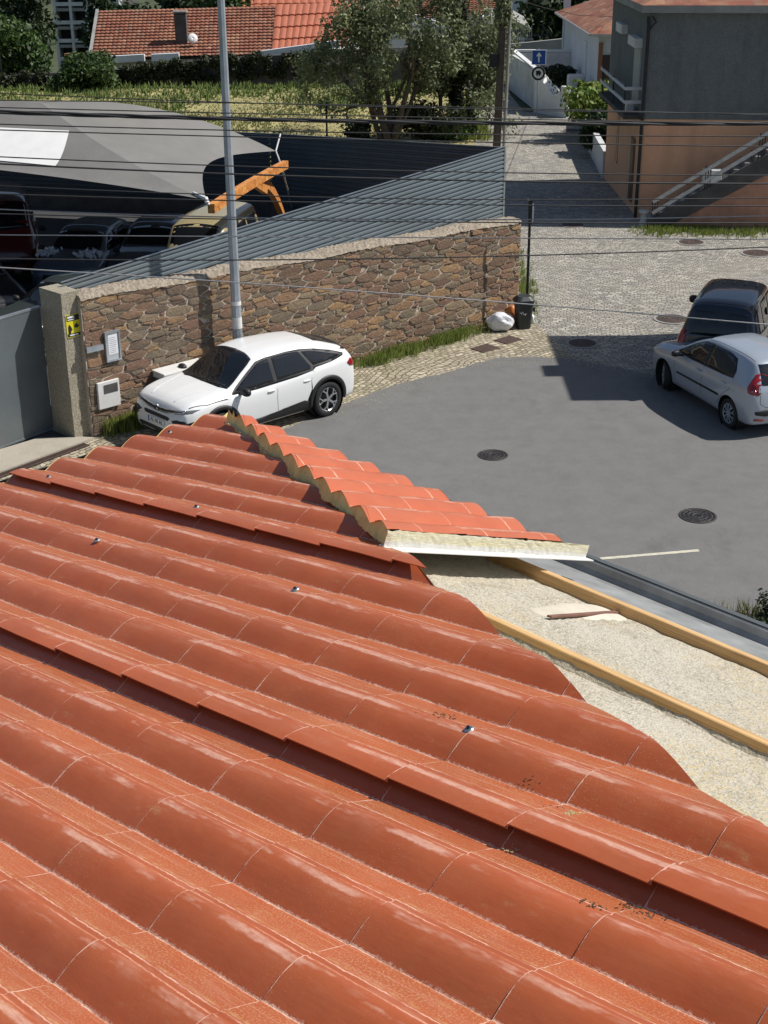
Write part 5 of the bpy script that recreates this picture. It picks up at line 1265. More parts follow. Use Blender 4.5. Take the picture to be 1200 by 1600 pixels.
# masts of the canopy further left, in its shade
for p in (cL2, cBL): build('mast', MB().tube([V3(p[0], p[1], 0), p-Z*.02], .06, 10), MT['darkmetal'], cn)
gb = empty('timber_support', G(442, 345, .0), 0, 'curved orange laminated timber support at the canopy corner with a forked leg', 'timber support')
b0 = G(330, 326, 2.95); b1 = G(446, 257, 2.75); bm_ = b0*.52+b1*.48+Z*.04
def curvebeam(mb, pts, w_, hs):
    pts = [np.asarray(p, float) for p in pts]; n_ = len(pts); base = len(mb.v)
    for i, p in enumerate(pts):
        d = unit(pts[min(i+1, n_-1)]-pts[max(i-1, 0)]); sx = unit(np.cross(d, Z)); uu = np.cross(sx, d); h_ = hs[i]
        for a_, b_ in ((-1,-1), (1,-1), (1,1), (-1,1)): mb.v.append(tuple(p+sx*a_*w_/2+uu*b_*h_/2))
    for i in range(n_-1):
        for j in range(4): a_ = base+i*4+j; b_ = base+i*4+(j+1) % 4; mb.f.append((a_, b_, b_+4, a_+4))
    mb.f += [(base+3, base+2, base+1, base), tuple(base+(n_-1)*4+j for j in range(4))]
def bez(a, b, c, n_=9): return [a*(1-t)**2+b*2*t*(1-t)+c*t*t for t in np.linspace(0, 1, n_)]
mb = MB(); curvebeam(mb, bez(b0, bm_+Z*.02, b1, 13), .15, np.linspace(.20, .19, 13)); build('beam', mb, MT['glulam'], gb)
J = bm_+(b1-b0)*.12; ft = G(442, 342, .9); gr = V3(ft[0]+.05, ft[1], 0.)
kn = G(428, 292, 2.05)
mb = MB(); curvebeam(mb, bez(J-Z*.02, kn, ft, 11)+[gr], .15, list(np.linspace(.26, .15, 11))+[.15]); build('leg', mb, MT['glulam'], gb)
mb = MB(); curvebeam(mb, bez(J+(b0-b1)*.12, J-Z*.18, J-Z*.35+(b1-b0)*.08, 6), .13, [.04,.08,.12,.15,.17,.18]); build('haunch', mb, MT['glulam'], gb)
# lamp column in front of the wall
lp = V3(*(WP(3.42, 0, .32)))
ab = G(366, 420, 2.45); 
d_ = ray(371, 520); q_ = CAM0+d_*((W0+WN*.36-CAM0)@WN)/(d_@WN); lp = V3(q_[0], q_[1], 0)
lc = empty('lamp_column', lp, 0, 'tall tapering galvanised street lamp column in front of the stone wall, its top out of frame', 'lamp post')
tp = lp+Z*10.2
mb = MB(); mb.tube([lp, lp+Z*1.2, tp], [.105, .095, .050], 8); build('column', mb, MT['galvpole'], lc)
mb = MB(); mb.lathe([(.16, 0), (.16, .02), (.11, .03)], lp, Z, 16, cap=False); mb.box(lp+WN*.10+Z*.9, (.10, .012, .40), WD, WN, Z); build('base', mb, MT['galvpole'], lc)
mb = MB(); mb.tube([tp-Z*.05, tp+WN*.5+Z*.35, tp+WN*1.4+Z*.5], .032, 8); build('arm', mb, MT['galvpole'], lc)
mb = MB(); mb.box(tp+WN*1.65+Z*.5, (.28, .62, .12), WD, WN, Z); o = build('lamp_head', mb, MT['galv'], lc); bevel(o, .03)
mb = MB(); mb.lathe([(.0985, 1.5), (.0975, 1.72)], lp, Z, 16, cap=False); build('sticker', mb, MT['whiteplastic'], lc)
mb = MB(); mb.lathe([(.0975, 1.95), (.0965, 2.03)], lp, Z, 16, cap=False); build('sticker', mb, MT['whiteplastic'], lc)
# thin sign post, bin and bags at the wall's end
pp = G(822, 508); ps = empty('sign_post', pp, 0, 'thin dark metal post with a bent white plate seen edge on, behind the bin', 'post')
mb = MB(); mb.tube([pp, pp+Z*2.82], .03, 12); build('post', mb, MT['darkmetal'], ps)
pt_ = pp+Z*2.84
mb = MB(); mb.prism([pt_+V3(-.05, -.02, .02), pt_+V3(.08, -.03, -.10), pt_+V3(.075, -.03, -.48), pt_+V3(.035, -.03, -.50), pt_+V3(.045, -.03, -.13), pt_+V3(-.05, -.02, -.02)], V3(-.01, .05, 0)); build('plate', mb, MT['signwhite'], ps)
mb = MB(); mb.box(pt_+V3(0, -.0, -.25), (.09, .06, .45)); build('bracket', mb, MT['darkmetal'], ps)
bp = G(817, 512); bn_ = empty('litter_bin', bp, math.radians(12), 'small dark grey lidded plastic bin standing against the thin post', 'bin')
def rbox(c, sx, sy, z0, z1, tx, ty, r, n=6):
    mb = MB(); lv = []
    for (z, ex, ey) in ((z0, sx, sy), (z1, tx, ty)):
        ring = []
        for q, (ax_, ay_) in enumerate(((1,1), (-1,1), (-1,-1), (1,-1))):
            for k in range(n+1): a = (q+k/n)*math.pi/2; ring.append(V3(ax_*(ex/2-r)+math.cos(a)*r, ay_*(ey/2-r)+math.sin(a)*r, z))
        lv.append(ring)
    m = len(lv[0]); mb.v = [tuple(p+c) for r_ in lv for p in r_]
    for k in range(m): mb.f.append((k, (k+1) % m, (k+1) % m+m, k+m))
    mb.f += [tuple(range(m-1, -1, -1)), tuple(range(m, 2*m))]; return mb
O = V3(0,0,0)
build('bin_body', rbox(O, .30, .30, .0, .62, .38, .38, .07), MT['bin'], bn_, world=False, smooth=False)
build('bin_rim', rbox(O, .42, .42, .60, .655, .42, .42, .08), MT['bin'], bn_, world=False)
build('lid', rbox(O, .42, .42, .662, .74, .30, .28, .10), MT['bin'], bn_, world=False)
mb = MB(); mb.beam(V3(.21, -.05, .42), V3(.25, -.05, .42), .05, .08); build('handle', mb, MT['bin'], bn_, world=False)
mb = MB()
pts = [(-.12, .42), (-.08, .37), (-.06, .43), (-.03, .36), (0.0, .36), (.03, .38), (.0, .33)]
for i in range(len(pts)-1): mb.beam(V3(pts[i][0]-.02, -.188, pts[i][1]), V3(pts[i+1][0]-.02, -.188, pts[i+1][1]), .010, .006, V3(0, 1, 0))
build('painted_scrawl', mb, MT['whiteplastic'], bn_, world=False)
def bag(name, c, sz, mat, label, seed, cat='rubbish bag'):
    r = np.random.default_rng(seed); bm = bmesh.new(); bmesh.ops.create_icosphere(bm, subdivisions=3, radius=1.)
    pts = r.normal(size=(13, 3)); pts /= np.linalg.norm(pts, axis=1, keepdims=True)
    for v in bm.verts:
        d = np.array(v.co); dd_ = np.sort(np.linalg.norm(pts-d, axis=1)); k = .72+.36*min(1, (dd_[1]-dd_[0])*1.5)+r.normal()*.06
        p = d*k*np.array(sz)/2; p[2] = max(p[2]+sz[2]*.40, .004+.012*r.random()); v.co = tuple(c+p)
    for f in bm.faces: f.smooth = False
    me = bpy.data.meshes.new(name); bm.to_mesh(me); bm.free(); o = link(name, me, mat); m_ = o.modifiers.new('s', 'SUBSURF'); m_.levels = m_.render_levels = 1; m_.subdivision_type = 'CATMULL_CLARK'
    me.shade_smooth(); tag(o, label, cat); return o
q = G(782, 517); bag('rubbish_bag', V3(q[0], q[1], 0), (.76, .5, .50), MT['bag'], 'large white plastic rubbish bag slumped on the ground left of the bin', 5)
q = G(802, 505); bag('cardboard_bag', V3(q[0]-.02, q[1], 0), (.42, .40, .55), MT['orange'], 'orange bag squeezed between the white rubbish bag and the bin', 9)
q = G(829, 506); bag('small_bag', V3(q[0]+.02, q[1]+.05, 0), (.16, .2, .28), MT['bag'], 'small pale bag just right of the bin foot', 12)

# ---------------- peach and grey house with outside stair ----------------
HC = V3(7.59, 42.02, 0); HE = V3(18.2, 41.0, 0); he = unit(HE-HC); HW = V3(7.49, 48.3, 0); hw = unit(HW-HC); hn = V3(he[1], -he[0], 0); hwn = V3(-1, -.015, 0)
hs = empty('peach_grey_house', (HC+HE)/2*V3(1,1,0)+V3(0,3,0), 0, 'two storey house, peach below and grey roughcast above, with an outside stair', 'house')
def poly_box(name, pts, z0, z1, mat, parent):
    mb = MB(); mb.prism([V3(p[0], p[1], z0) for p in pts], V3(0, 0, z1-z0)); return build(name, mb, mat, parent)
foot = [HC, HE, HE+V3(.1, 6.6, 0), HW+V3(0, .0, 0)]
poly_box('ground_floor_wall', foot, 0, 2.88, MT['plaster'], hs)
poly_box('west_wall_lower', [HC+hwn*.012+hn*.0+V3(0,.02,0), HC+V3(.3,.02,0), HW+V3(.3,0,0), HW+hwn*.012], .0, 2.87, MT['plaster'], hs) if False else None
up = [HC-hn*0+V3(0,0,0)-he*.02+hn*.02, HE+hn*.02+he*.02, HE+V3(.12, 6.62, 0), HW+V3(-.02, .02, 0)]
poly_box('upper_wall', up, 2.884, 5.80, MT['greyplaster'], hs)
eave = [HC-he*.28+hn*.28, HE+hn*.28+he*.3, HE+V3(.4, 6.9, 0), HW+V3(-.30, .30, 0)]
poly_box('eave_slab', eave, 5.804, 6.0, MT['concrete'], hs)
# hipped tile roof
def tile_roof(name, e, ridge_a, ridge_b, parent, mat=None):
    mb = MB(); mb.add([e[0], e[1], ridge_b, ridge_a], [(0,1,2,3)]); mb.add([e[1], e[2], ridge_b], [(0,1,2)]); mb.add([e[2], e[3], ridge_a, ridge_b], [(0,1,2,3)]); mb.add([e[3], e[0], ridge_a], [(0,1,2)])
    uv = [(p[0], p[1]) for p in mb.v]; return build(name, mb, mat or MT['claytile'], parent, uv=uv)
ez = [V3(p[0], p[1], 6.004) for p in eave]; c_m = sum(ez)/4
tile_roof('roof', ez, c_m-he*2.2+Z*1.3, c_m+he*2.2+Z*1.3, hs)
mb = MB(); dp = HC-he*.09+hn*.10
mb.tube([dp+Z*5.70, dp+Z*5.45+he*.02, dp+Z*.05], .05, 10); build('downpipe', mb, MT['darkmetal'], hs)
mb = MB(); mb.tube([dp+V3(.12,0,0)+Z*5.7, dp+V3(.22,-.05,0)+Z*5.55, dp+V3(.1,0,0)+Z*5.4, dp+Z*5.3], .025, 8); build('cable_bracket', mb, MT['blackplastic'], hs)
# west face: two shuttered windows with boxes, balcony, slot door, pipes
def west(y0, y1, z0, z1, off, th, mat, name, parent=None):
    mb = MB(); ya, yb = HC[1]+y0, HC[1]+y1; x = HC[0]-.02-off
    mb.box(V3(x-th/2, (ya+yb)/2, (z0+z1)/2), (th, abs(y1-y0), z1-z0)); return build(name, mb, MT[mat], parent or hs)
for (ya, yb, za, zb) in ((1.0, 2.1, 3.05, 4.75), (3.5, 4.5, 3.75, 4.9)):
    wf = west(ya, yb, za, zb, .002, .03, 'aluminium', 'window')
    sh = west(ya+.06, yb-.06, za+.05, zb-.05, .034, .012, 'shutter', 'shutter', wf)
    mb = MB(); z = za+.1
    while z < zb-.08: mb.box(V3(HC[0]-.02-.050, HC[1]+(ya+yb)/2, z), (.012, yb-ya-.14, .035)); z += .075
    build('shutter_slats', mb, MT['aluminium'], wf)
    west(ya-.08, yb+.08, zb, zb+.26, .002, .24, 'whiteplastic', 'shutter_box')
bl = west(.55, 5.6, 2.80, 2.93, .0, .5, 'concdark', 'balcony_slab')
mb = MB(); xb = HC[0]-.50
for z in (3.28, 3.66): mb.beam(V3(xb, HC[1]+.6, z), V3(xb, HC[1]+5.55, z), .05, .09); mb.beam(V3(xb, HC[1]+.6, z), V3(HC[0]-.03, HC[1]+.6, z), .05, .09)
build('balcony_rail', mb, MT['whitewash'], bl)
for k in range(3):
    mb = MB(); y = HC[1]+.7+k*2.2
    for q in (-.08, 0, .08): mb.beam(V3(xb, y+q, 2.93), V3(xb, y+q, 3.74), .025, .025)
    build('baluster', mb, MT['darkmetal'], bl)
tag(poly_box('white_canister', [V3(xb+.10, HC[1]+1.0, 0), V3(xb+.36, HC[1]+1.0, 0), V3(xb+.36, HC[1]+1.3, 0), V3(xb+.10, HC[1]+1.3, 0)], 2.935, 3.22, MT['whiteplastic'], None), 'small white container standing on the balcony of the grey house', 'container')
bevel(bpy.data.objects['white_canister'], .04)
d_ = west(1.1, 1.75, .25, 2.15, .002, .03, 'brownpaint', 'side_door'); west(1.18, 1.67, .28, 2.1, .033, .01, 'darkdoor', 'door_leaf', d_)
mb = MB()
mb.tube([V3(HC[0]-.06, HC[1]+4.3, 2.8), V3(HC[0]-.06, HC[1]+4.3, 1.1)], .02, 6); mb.tube([V3(HC[0]-.06, HC[1]+4.0, 2.8), V3(HC[0]-.06, HC[1]+4.0, .9), V3(HC[0]-.06, HC[1]+4.6, 1.05)], .02, 6)
mb.tube([V3(HC[0]-.05, HW[1]-.06, 5.6), V3(HC[0]-.05, HW[1]-.06, 0)], .05, 8); build('wall_pipes', mb, MT['darkmetal'], hs)
# stair along the front
s0 = .25; run = .285; rise = .185; nst = 16; wd_ = 1.05
mb = MB()
for k in range(nst): mb.box(HC+he*(s0+run*(k+.5))+hn*(wd_/2+.002)+Z*(rise*(k+.5)+.0), (run-.003, wd_, rise*(k+1)-rise*max(0, k-.6)), he, hn, Z) if False else mb.box(HC+he*(s0+run*(k+.5))+hn*(wd_/2+.002)+Z*(rise*(k+1)-.14), (run+.02, wd_, .28), he, hn, Z)
o = build('stair_steps', mb, MT['concrete'], hs)
sf = HC+hn*(wd_+.005)
mb = MB(); p0 = sf+he*(s0-.1); L_ = run*nst
mb.prism([p0+Z*.0, p0+he*.55, sf+he*(s0+L_)+Z*(rise*nst-.62), sf+he*(s0+L_)+Z*(rise*nst+.02), p0+Z*.16], hn*.10); build('stair_stringer', mb, MT['concdark'], hs)
mb = MB(); mb.prism([p0+he*.5+hn*-.03, sf+he*(s0+L_+3)+hn*-.03, sf+he*(s0+L_+3)+hn*-.03+Z*(rise*nst-.4), sf+he*(s0+L_)+hn*-.03+Z*(rise*nst-.6), p0+he*.55+hn*-.03], hn*.06); build('stair_side_wall', mb, MT['plaster2'], hs)
sr = hn*.05
mb = MB(); rp = sf+sr
for (h0, w_) in ((.78, .10), (.46, .10)): mb.beam(rp+he*(s0+.05)+Z*(h0-.05), rp+he*(s0+L_)+Z*(rise*nst+h0-.1), .05, w_)
rl = build('stair_rail', mb, MT['galv'], hs)
for k in (0, 5, 10, 15):
    mb = MB(); x = s0+.12+run*k
    for q in (-.07, 0, .07): mb.beam(rp+he*(x+q)+Z*(rise*k+.06), rp+he*(x+q)+Z*(rise*k+.84), .028, .028)
    build('baluster', mb, MT['darkmetal'], rl)
# pale slabs added on the treads, sun on the edges put in as colour
for k in range(0, 7):
    mb = MB(); c = sf+he*(s0+run*(k+.45))-hn*.18+Z*(rise*(k+1)+.012); mb.box(c, (.24, .3, .012), he, hn, Z); build('sunlit_tread_slab', mb, MT['whitewash'], hs)
bxp = sf+he*(s0+run*5.9)-hn*.12+Z*(rise*6+.32)
o = bevel(build('meter_box', MB().box(bxp+Z*.02, (.52, .34, .40), he, hn, Z), MT['whiteplastic']), .02); tag(o, 'white box standing on the outside stair of the peach house', 'box')
q = G(1005, 352); o = build('stone_marker', MB().lathe([(.13, 0), (.09, .3), (.16, .40), (.15, .44), (0, .46)], V3(q[0], q[1], 0), Z, 14, cap=False), MT['whitewash']); tag(o, 'small pale stone marker in the weeds at the foot of the stair', 'stone marker')

# ---------------- garden walls, bush bed, white house, signs ----------------
mb = MB(); a = V3(7.42, 48.3, 0); b = V3(7.76, 55.6, 0); c = V3(8.42, 60.4, 0)
for p, q_ in ((a, b), (b, c)): mb.beam(p+V3(.1,0,.45), q_+V3(.1,0,.45), .2, .9)
gw = tag(build('low_garden_wall', mb, MT['whitewash']), 'low stained garden wall under the yellow green bush beside the street', 'wall')
# white garden wall with scalloped openwork
wa = V3(7.95, 61.7, 0); wb = V3(6.74, 63.4, 0); wc = V3(6.15, 70.6, 0)
ww = empty('white_garden_wall', wb, 0, 'white garden wall with scalloped openwork top at the street corner', 'wall')
mb = MB()
d1 = unit(wb-wa); L1 = np.linalg.norm(wb-wa); n1_ = V3(d1[1], -d1[0], 0)
prof_w = [(0, 1.22), (.18, 1.22), (.2, .98), (.32, .84), (.42, .82), (.55, .98), (.62, 1.2), (.72, 1.25), (.78, 1.55), (.9, 1.66), (1.0, 1.66)]
top = [wa+d1*L1*s_+Z*z for s_, z in prof_w]
mb.prism([wa]+top+[wb], n1_*-.18); build('scalloped_wall', mb, MT['white'], ww)
mb = MB()
for i in range(len(prof_w)-1): mb.beam(top[i]-n1_*.09+Z*.03, top[i+1]-n1_*.09+Z*.03, .24, .05)
build('white_coping', mb, MT['signwhite'], ww)
mb = MB()
for (s_, z_) in ((.35, .98), (.48, 1.02), (.6, 1.3), (.7, 1.42), (.42, 1.1)):
    c = wa+d1*L1*s_-n1_*.09+Z*z_; ring = [c+d1*.13*math.cos(t)+Z*.13*math.sin(t) for t in np.linspace(0, 5.2, 12)]; mb.tube(ring, .03, 6)
build('scroll_ornament', mb, MT['signwhite'], ww)
mb = MB()
for k in range(7): s_ = .22+.05*k; c = wa+d1*L1*s_-n1_*.09; mb.beam(c+Z*.85, c+Z*1.12, .02, .02)
build('iron_bars', mb, MT['darkmetal'], ww)
mb = MB(); d2 = unit(wc-wb); L2 = np.linalg.norm(wc-wb); mb.prism([wb+Z*0, wc+Z*0, wc+Z*1.62, wb+d2*2.2+Z*1.62, wb+d2*.0+Z*1.45], V3(.2, 0, 0)); build('side_wall', mb, MT['whitewash'], ww)
mb = MB(); mb.beam(wb+V3(.1,0,1.48)+Z*.18, wc+V3(.1,0,1.85), .22, .08); mb.beam(wc+V3(.1,0,1.80), wc+V3(9, .4, 1.7), .2, .1); build('side_coping', mb, MT['white'], ww)
mb = MB(); mb.beam(wc+V3(.1,0,.85), wc+V3(9, .4, .85), .18, 1.7); build('rear_wall', mb, MT['whitewash'], ww)
# garden paving behind it
mb = MB()
for k in range(5): mb.box(V3(8.2, 63.4+.55*k, .12+.13*k), (1.3, .5, .14))
tag(build('garden_steps', mb, MT['concrete']), 'grey garden steps behind the white scalloped wall', 'steps')
mb = MB(); mb.prism([V3(6.9, 63.6, .02), V3(13, 62, .02), V3(13, 70.4, .02), V3(6.4, 70.4, .02)], Z*.1); tag(build('garden_ground', mb, MT['concrete']), kind='structure')
ws = MB(); pts = []
for k in range(9): t = math.pi*k/8*.5; pts.append(V3(8.35-.25*math.sin(t), 0, 1.0+.30*math.sin(t)))
o = tag(bevel(build('rounded_white_wall', MB().box(V3(8.55, 64.6, .72), (.8, .25, 1.45)), MT['white']), .1), 'small rounded white wall between two clipped shrubs in the garden', 'wall')
# white house with terracotta roof
wh = empty('white_house', V3(11.5, 66, 0), 0, 'pale blue white house with brown trim and a terracotta roof beyond the grey house', 'house')
h0, h1, h2, h3 = V3(9.22, 63.0, 0), V3(15.5, 62.6, 0), V3(15.8, 73, 0), V3(9.02, 73.2, 0)
mb = MB(); mb.prism([h0, h1, h2, h3], Z*3.3); build('wall', mb, MT['bluewhite'], wh)
for (xc, w_) in ((9.31, .17), (9.98, .16)): build('brown_trim', MB().box(V3(xc, 62.93, 1.45), (w_, .12, 2.9)), MT['brownpaint' if xc < 9.5 else 'plaster'], wh)
build('brown_base', MB().box(V3(9.13, 68.0, .3), (.12, 9.8, .6)), MT['brownpaint'], wh)
mb = MB(); mb.box(V3(9.65, 62.95, 1.25), (.44, .08, 2.3)); dd_ = build('door', mb, MT['darkdoor'], wh)
mb = MB(); mb.box(V3(9.14, 66.4, 1.85), (.07, .9, 1.5)); f_ = build('window', mb, MT['white'], wh); mb = MB(); mb.box(V3(9.10, 66.4, 1.85), (.01, .74, 1.34)); build('pane', mb, MT['bluewhite'], f_)
for k in range(3):
    pass
ee = [h0+V3(-.45, -.5, 3.3), h1+V3(.4, -.5, 3.3), h2+V3(.4, .4, 3.3), h3+V3(-.45, .4, 3.3)]
tile_roof('roof', ee, V3(12.6, 66, 5.0), V3(12.7, 70, 5.0), wh, MT['claytile'])
mb = MB(); mb.beam(ee[0]-Z*.05, ee[3]-Z*.05, .10, .09); mb.beam(ee[0]-Z*.05, ee[1]-Z*.05, .10, .09); mb.box((ee[0]+ee[2])/2-Z*.06, (6.4, 10.8, .08)); build('eave', mb, MT['aluminium'], wh)
mb = MB(); mb.beam(V3(9.2, 74.2, 0), V3(9.2, 74.2, 4.4), .32, .32); tag(build('concrete_pillar', mb, MT['bluewhite']), 'tall pale square pillar behind the white house', 'pillar')
# signs
sp_ = G(838, 177)+V3(-.04, -.55, 0); sg = empty('road_signs', sp_, 0, 'grey post with a blue square arrow sign above a round lorry sign', 'road sign')
mb = MB(); mb.tube([sp_, sp_+Z*2.72], .03, 10); build('post', mb, MT['galvpole'], sg)
mb = MB(); mb.box(sp_+V3(0, -.04, 2.38), (.60, .02, .60)); bs = bevel(build('blue_sign', mb, MT['signwhite'], sg), .008)
mb = MB(); mb.box(sp_+V3(0, -.052, 2.38), (.555, .006, .555)); build('blue_field', mb, MT['blue'], bs)
mb = MB(); c = sp_+V3(0, -.056, 2.38); mb.prism([c+V3(-.028,0,-.20), c+V3(.028,0,-.20), c+V3(.028,0,.06), c+V3(.10,0,.02), c+V3(.10,0,.085), c+V3(0,0,.21), c+V3(-.10,0,.085), c+V3(-.10,0,.02), c+V3(-.028,0,.06)], V3(0,-.004,0)); build('arrow', mb, MT['signwhite'], bs)
mb = MB(); cc = sp_+V3(0, -.04, 1.73); mb.lathe([(0, .0), (.30, .0), (.30, .02), (0, .02)], cc, V3(0,-1,0), 36, cap=False); rs = build('round_sign', mb, MT['signwhite'], sg)
mb = MB(); mb.lathe([(.205, .022), (.205, .027), (.285, .027), (.285, .022)], cc, V3(0,-1,0), 36, cap=False); build('ring', mb, MT['black'], rs)
mb = MB(); mb.box(cc+V3(-.01, -.025, .03), (.18, .006, .16)); mb.box(cc+V3(.085, -.025, .01), (.05, .006, .10)); mb.box(cc+V3(-.05, -.025, -.08), (.05, .006, .05)); mb.box(cc+V3(.05, -.025, -.08), (.05, .006, .05)); build('lorry_symbol', mb, MT['black'], rs)

# ---------------- poles and cables ----------------
def upole(px, py, label, r=.16, lean=0.):
    q = G(px, py); e = empty('utility_pole', q, 0, label, 'utility pole')
    mb = MB(); mb.tube([q, q+Z*4+V3(lean*4,0,0), q+Z*9.5+V3(lean*9.5,0,0)], [r, r*.9, r*.7], 12); build('mast', mb, MT['pole'], e)
    mb = MB(); mb.box(q+Z*8.6+V3(lean*8.6, -.1, 0), (1.6, .1, .12)); build('crossarm', mb, MT['pole'], e)
    mb = MB()
    for k in (-.7, -.25, .25, .7): mb.lathe([(.03, 0), (.06, .06), (.03, .12), (.05, .16), (0, .18)], q+Z*8.66+V3(lean*8.6+k, -.1, 0), Z, 10)
    build('insulator', mb, MT['whiteplastic'], e)
    return e, q
u1, uq = upole(776, 233, 'dark timber utility pole at the left edge of the cobbled street', .15, .022)
mb = MB(); mb.tube([uq+V3(.26,-.1,0), uq+V3(.36,-.1,5.2)], .06, 8); build('conduit', mb, MT['concrete'], u1)
mb = MB(); mb.box(uq+V3(-.20,-.1,3.2), (.3, .25, .45)); build('junction_box', mb, MT['darkmetal'], u1)
u2, uq2 = upole(713, 214, 'weathered utility pole wrapped in creeper behind the olive tree', .20, .004)
# cables strung between poles outside the frame, one span across the yard
wires = [((146, 167, 178), .010, 'wire'), ((157, 165, 180), .010, 'wire'), ((168, 182, 193), .012, 'wire'), ((194, 208, 213), .013, 'wire'), ((203, 219, 229), .013, 'wire'), ((245, 266, 274), .013, 'wire'), ((256, 279, 287), .019, 'wire'), ((290, 310, 309), .012, 'wire'), ((303, 318, 322), .014, 'wire'), ((327, 343, 337), .013, 'wiresteel'), ((334, 346, 348), .013, 'wire'), ((367, 371, 374), .012, 'wiresteel'), ((404, 404, 386), .014, 'wire'), ((418, 458, 507), .014, 'wiresteel')]
YW = 14.0
def wirepts(ys, Y, slope=0.):
    a, b, c = [GY(x, y, Y+dy) for x, y, dy in ((0, ys[0], -slope), (600, ys[1], 0), (1200, ys[2], slope))]
    out = []
    for k in range(-30, 61):
        t = k/15.  # 0..2 inside
        t = t if True else t
        L0 = (t-1)*(t-2)/2; L1_ = -t*(t-2); L2_ = t*(t-1)/2
        if -1.2 <= t <= 3.2: out.append(a*L0+b*L1_+c*L2_)
    return out
nth = ['topmost', 'second', 'third', 'fifth', 'sixth', 'seventh', 'eighth', 'ninth', 'tenth', 'eleventh', 'twelfth', 'thirteenth', 'fourteenth', 'lowest']
for i, (ys_, r_, m_) in enumerate(wires):
    o = build('overhead_cable', MB().tube(wirepts(ys_, YW+.25*math.sin(i*2.4), .6), r_*.47, 6), MT[m_], smooth=True)
    tag(o, '%s of the thin overhead cables counted down from the top of the photo' % nth[i], 'cable', 'overhead cables across the yard')
mb = MB()
for k in range(3):
    P_ = wirepts((175, 190, 193), YW+.0, .6); mb.tube([p+V3(0, math.cos(k*2.1+j*.9)*.011, math.sin(k*2.1+j*.9)*.011) for j, p in enumerate(P_)], .012, 6)
tag(build('thick_cable', mb, MT['wire'], smooth=True), 'thick twisted black overhead cable, fourth from the top', 'cable')
o = build('service_cable', MB().tube([GY(812, 0, 50), GY(850, 12, 58), GY(905, 24, 66), GY(955, 26, 63), V3(7.5, 42.0, 5.3)], .012, 5), MT['wire']); tag(o, 'thin black service cable drooping from the street pole to the grey house', 'cable')

# ---------------- vegetation ----------------
def leaves(name, centres, rad, n, size, mat, parent=None, droop=0., elong=1.8, squash=1., seed=1):
    r = np.random.default_rng(seed); C_ = np.asarray(centres, float); rad = np.broadcast_to(np.asarray(rad, float), (len(C_),)); w_ = rad**2; idx = r.choice(len(C_), n, p=w_/w_.sum())
    d = r.normal(size=(n, 3)); d /= np.linalg.norm(d, axis=1, keepdims=True); k = r.random((n, 1))**.45
    p = C_[idx]+d*k*rad[idx][:, None]*np.array([1, 1, squash])
    nr = d*.6+r.normal(size=(n, 3))*.7+np.array([0, 0, .35]); nr /= np.linalg.norm(nr, axis=1, keepdims=True)
    t = r.normal(size=(n, 3)); t[:, 2] -= droop; t -= nr*(t*nr).sum(1, keepdims=True); t /= np.linalg.norm(t, axis=1, keepdims=True); b = np.cross(nr, t)
    s_ = size*(.6+.8*r.random((n, 1)))
    V = np.stack([p-t*s_*elong/2, p+b*s_/2*.9, p+t*s_*elong/2, p-b*s_/2*.9], 1).reshape(-1, 3)
    V[1::4] += (nr*s_*.12); V[3::4] += (nr*s_*.12)
    return fast_mesh(name, V, np.arange(4*n).reshape(n, 4), mat, parent)
def blades(name, pts, h, w_, mat, per=4, parent=None, seed=2, lean=.35):
    r = np.random.default_rng(seed); P_ = np.repeat(np.asarray(pts, float), per, 0); n = len(P_); a = r.random(n)*6.283
    d = np.stack([np.cos(a), np.sin(a), np.zeros(n)], 1); s = np.stack([-np.sin(a), np.cos(a), np.zeros(n)], 1); hh = (h*(.5+.9*r.random(n)))[:, None]; ln = (lean*r.random(n))[:, None]*hh
    P_ = P_+d*.04*r.random((n, 1))
    m = P_+np.array([0, 0, 1.])*hh*.55+d*ln*.35; e = P_+np.array([0, 0, 1.])*hh+d*ln
    V = np.stack([P_-s*w_/2, P_+s*w_/2, m+s*w_*.35, e, m-s*w_*.35], 1).reshape(-1, 3); return fast_mesh(name, V, np.arange(5*n).reshape(n, 5), mat, parent)
def limb(mb, p, d, L, r, depth, ends, rng, bend=.28, nch=(2, 4)):
    pts = [p]; rs = [r]; n = 5; q = p.copy(); dd = unit(d)
    for i in range(n):
        dd = unit(dd+rng.normal(size=3)*bend*.5+Z*.05); q = q+dd*L/n; pts.append(q.copy()); rs.append(r*(1-.55*(i+1)/n))
    mb.tube(pts, rs, 7 if depth > 1 else 5, cap=True)
    if depth == 0: ends.append(q); ends.append(pts[-2]); return
    for k in range(rng.integers(*nch)+1):
        j = rng.integers(2, n+1); nd = unit(dd+rng.normal(size=3)*.65+Z*.12); limb(mb, pts[j], nd, L*(.55+.25*rng.random()), rs[j]*.75, depth-1, ends, rng, bend, nch)
    ends.append(q)
def tree(name, base, trunks, label, mat, nleaf, lsize, crad, depth=3, seed=1, bark='bark', sq=1., extra=None, cat='tree', group=None):
    e = empty(name, base, 0, label, cat, group); rng = np.random.default_rng(seed); mb = MB(); ends = []
    for (off, d, L, r) in trunks: limb(mb, np.asarray(base, float)+np.asarray(off, float), np.asarray(d, float), L, r, depth, ends, rng)
    build('trunk', mb, MT[bark], e, smooth=True)
    C_ = ends+(extra or [])
    leaves('crown', C_, crad, nleaf, lsize, MT[mat], e, seed=seed, squash=sq); return e, ends
tb = G(608, 226); tb[1] -= .3
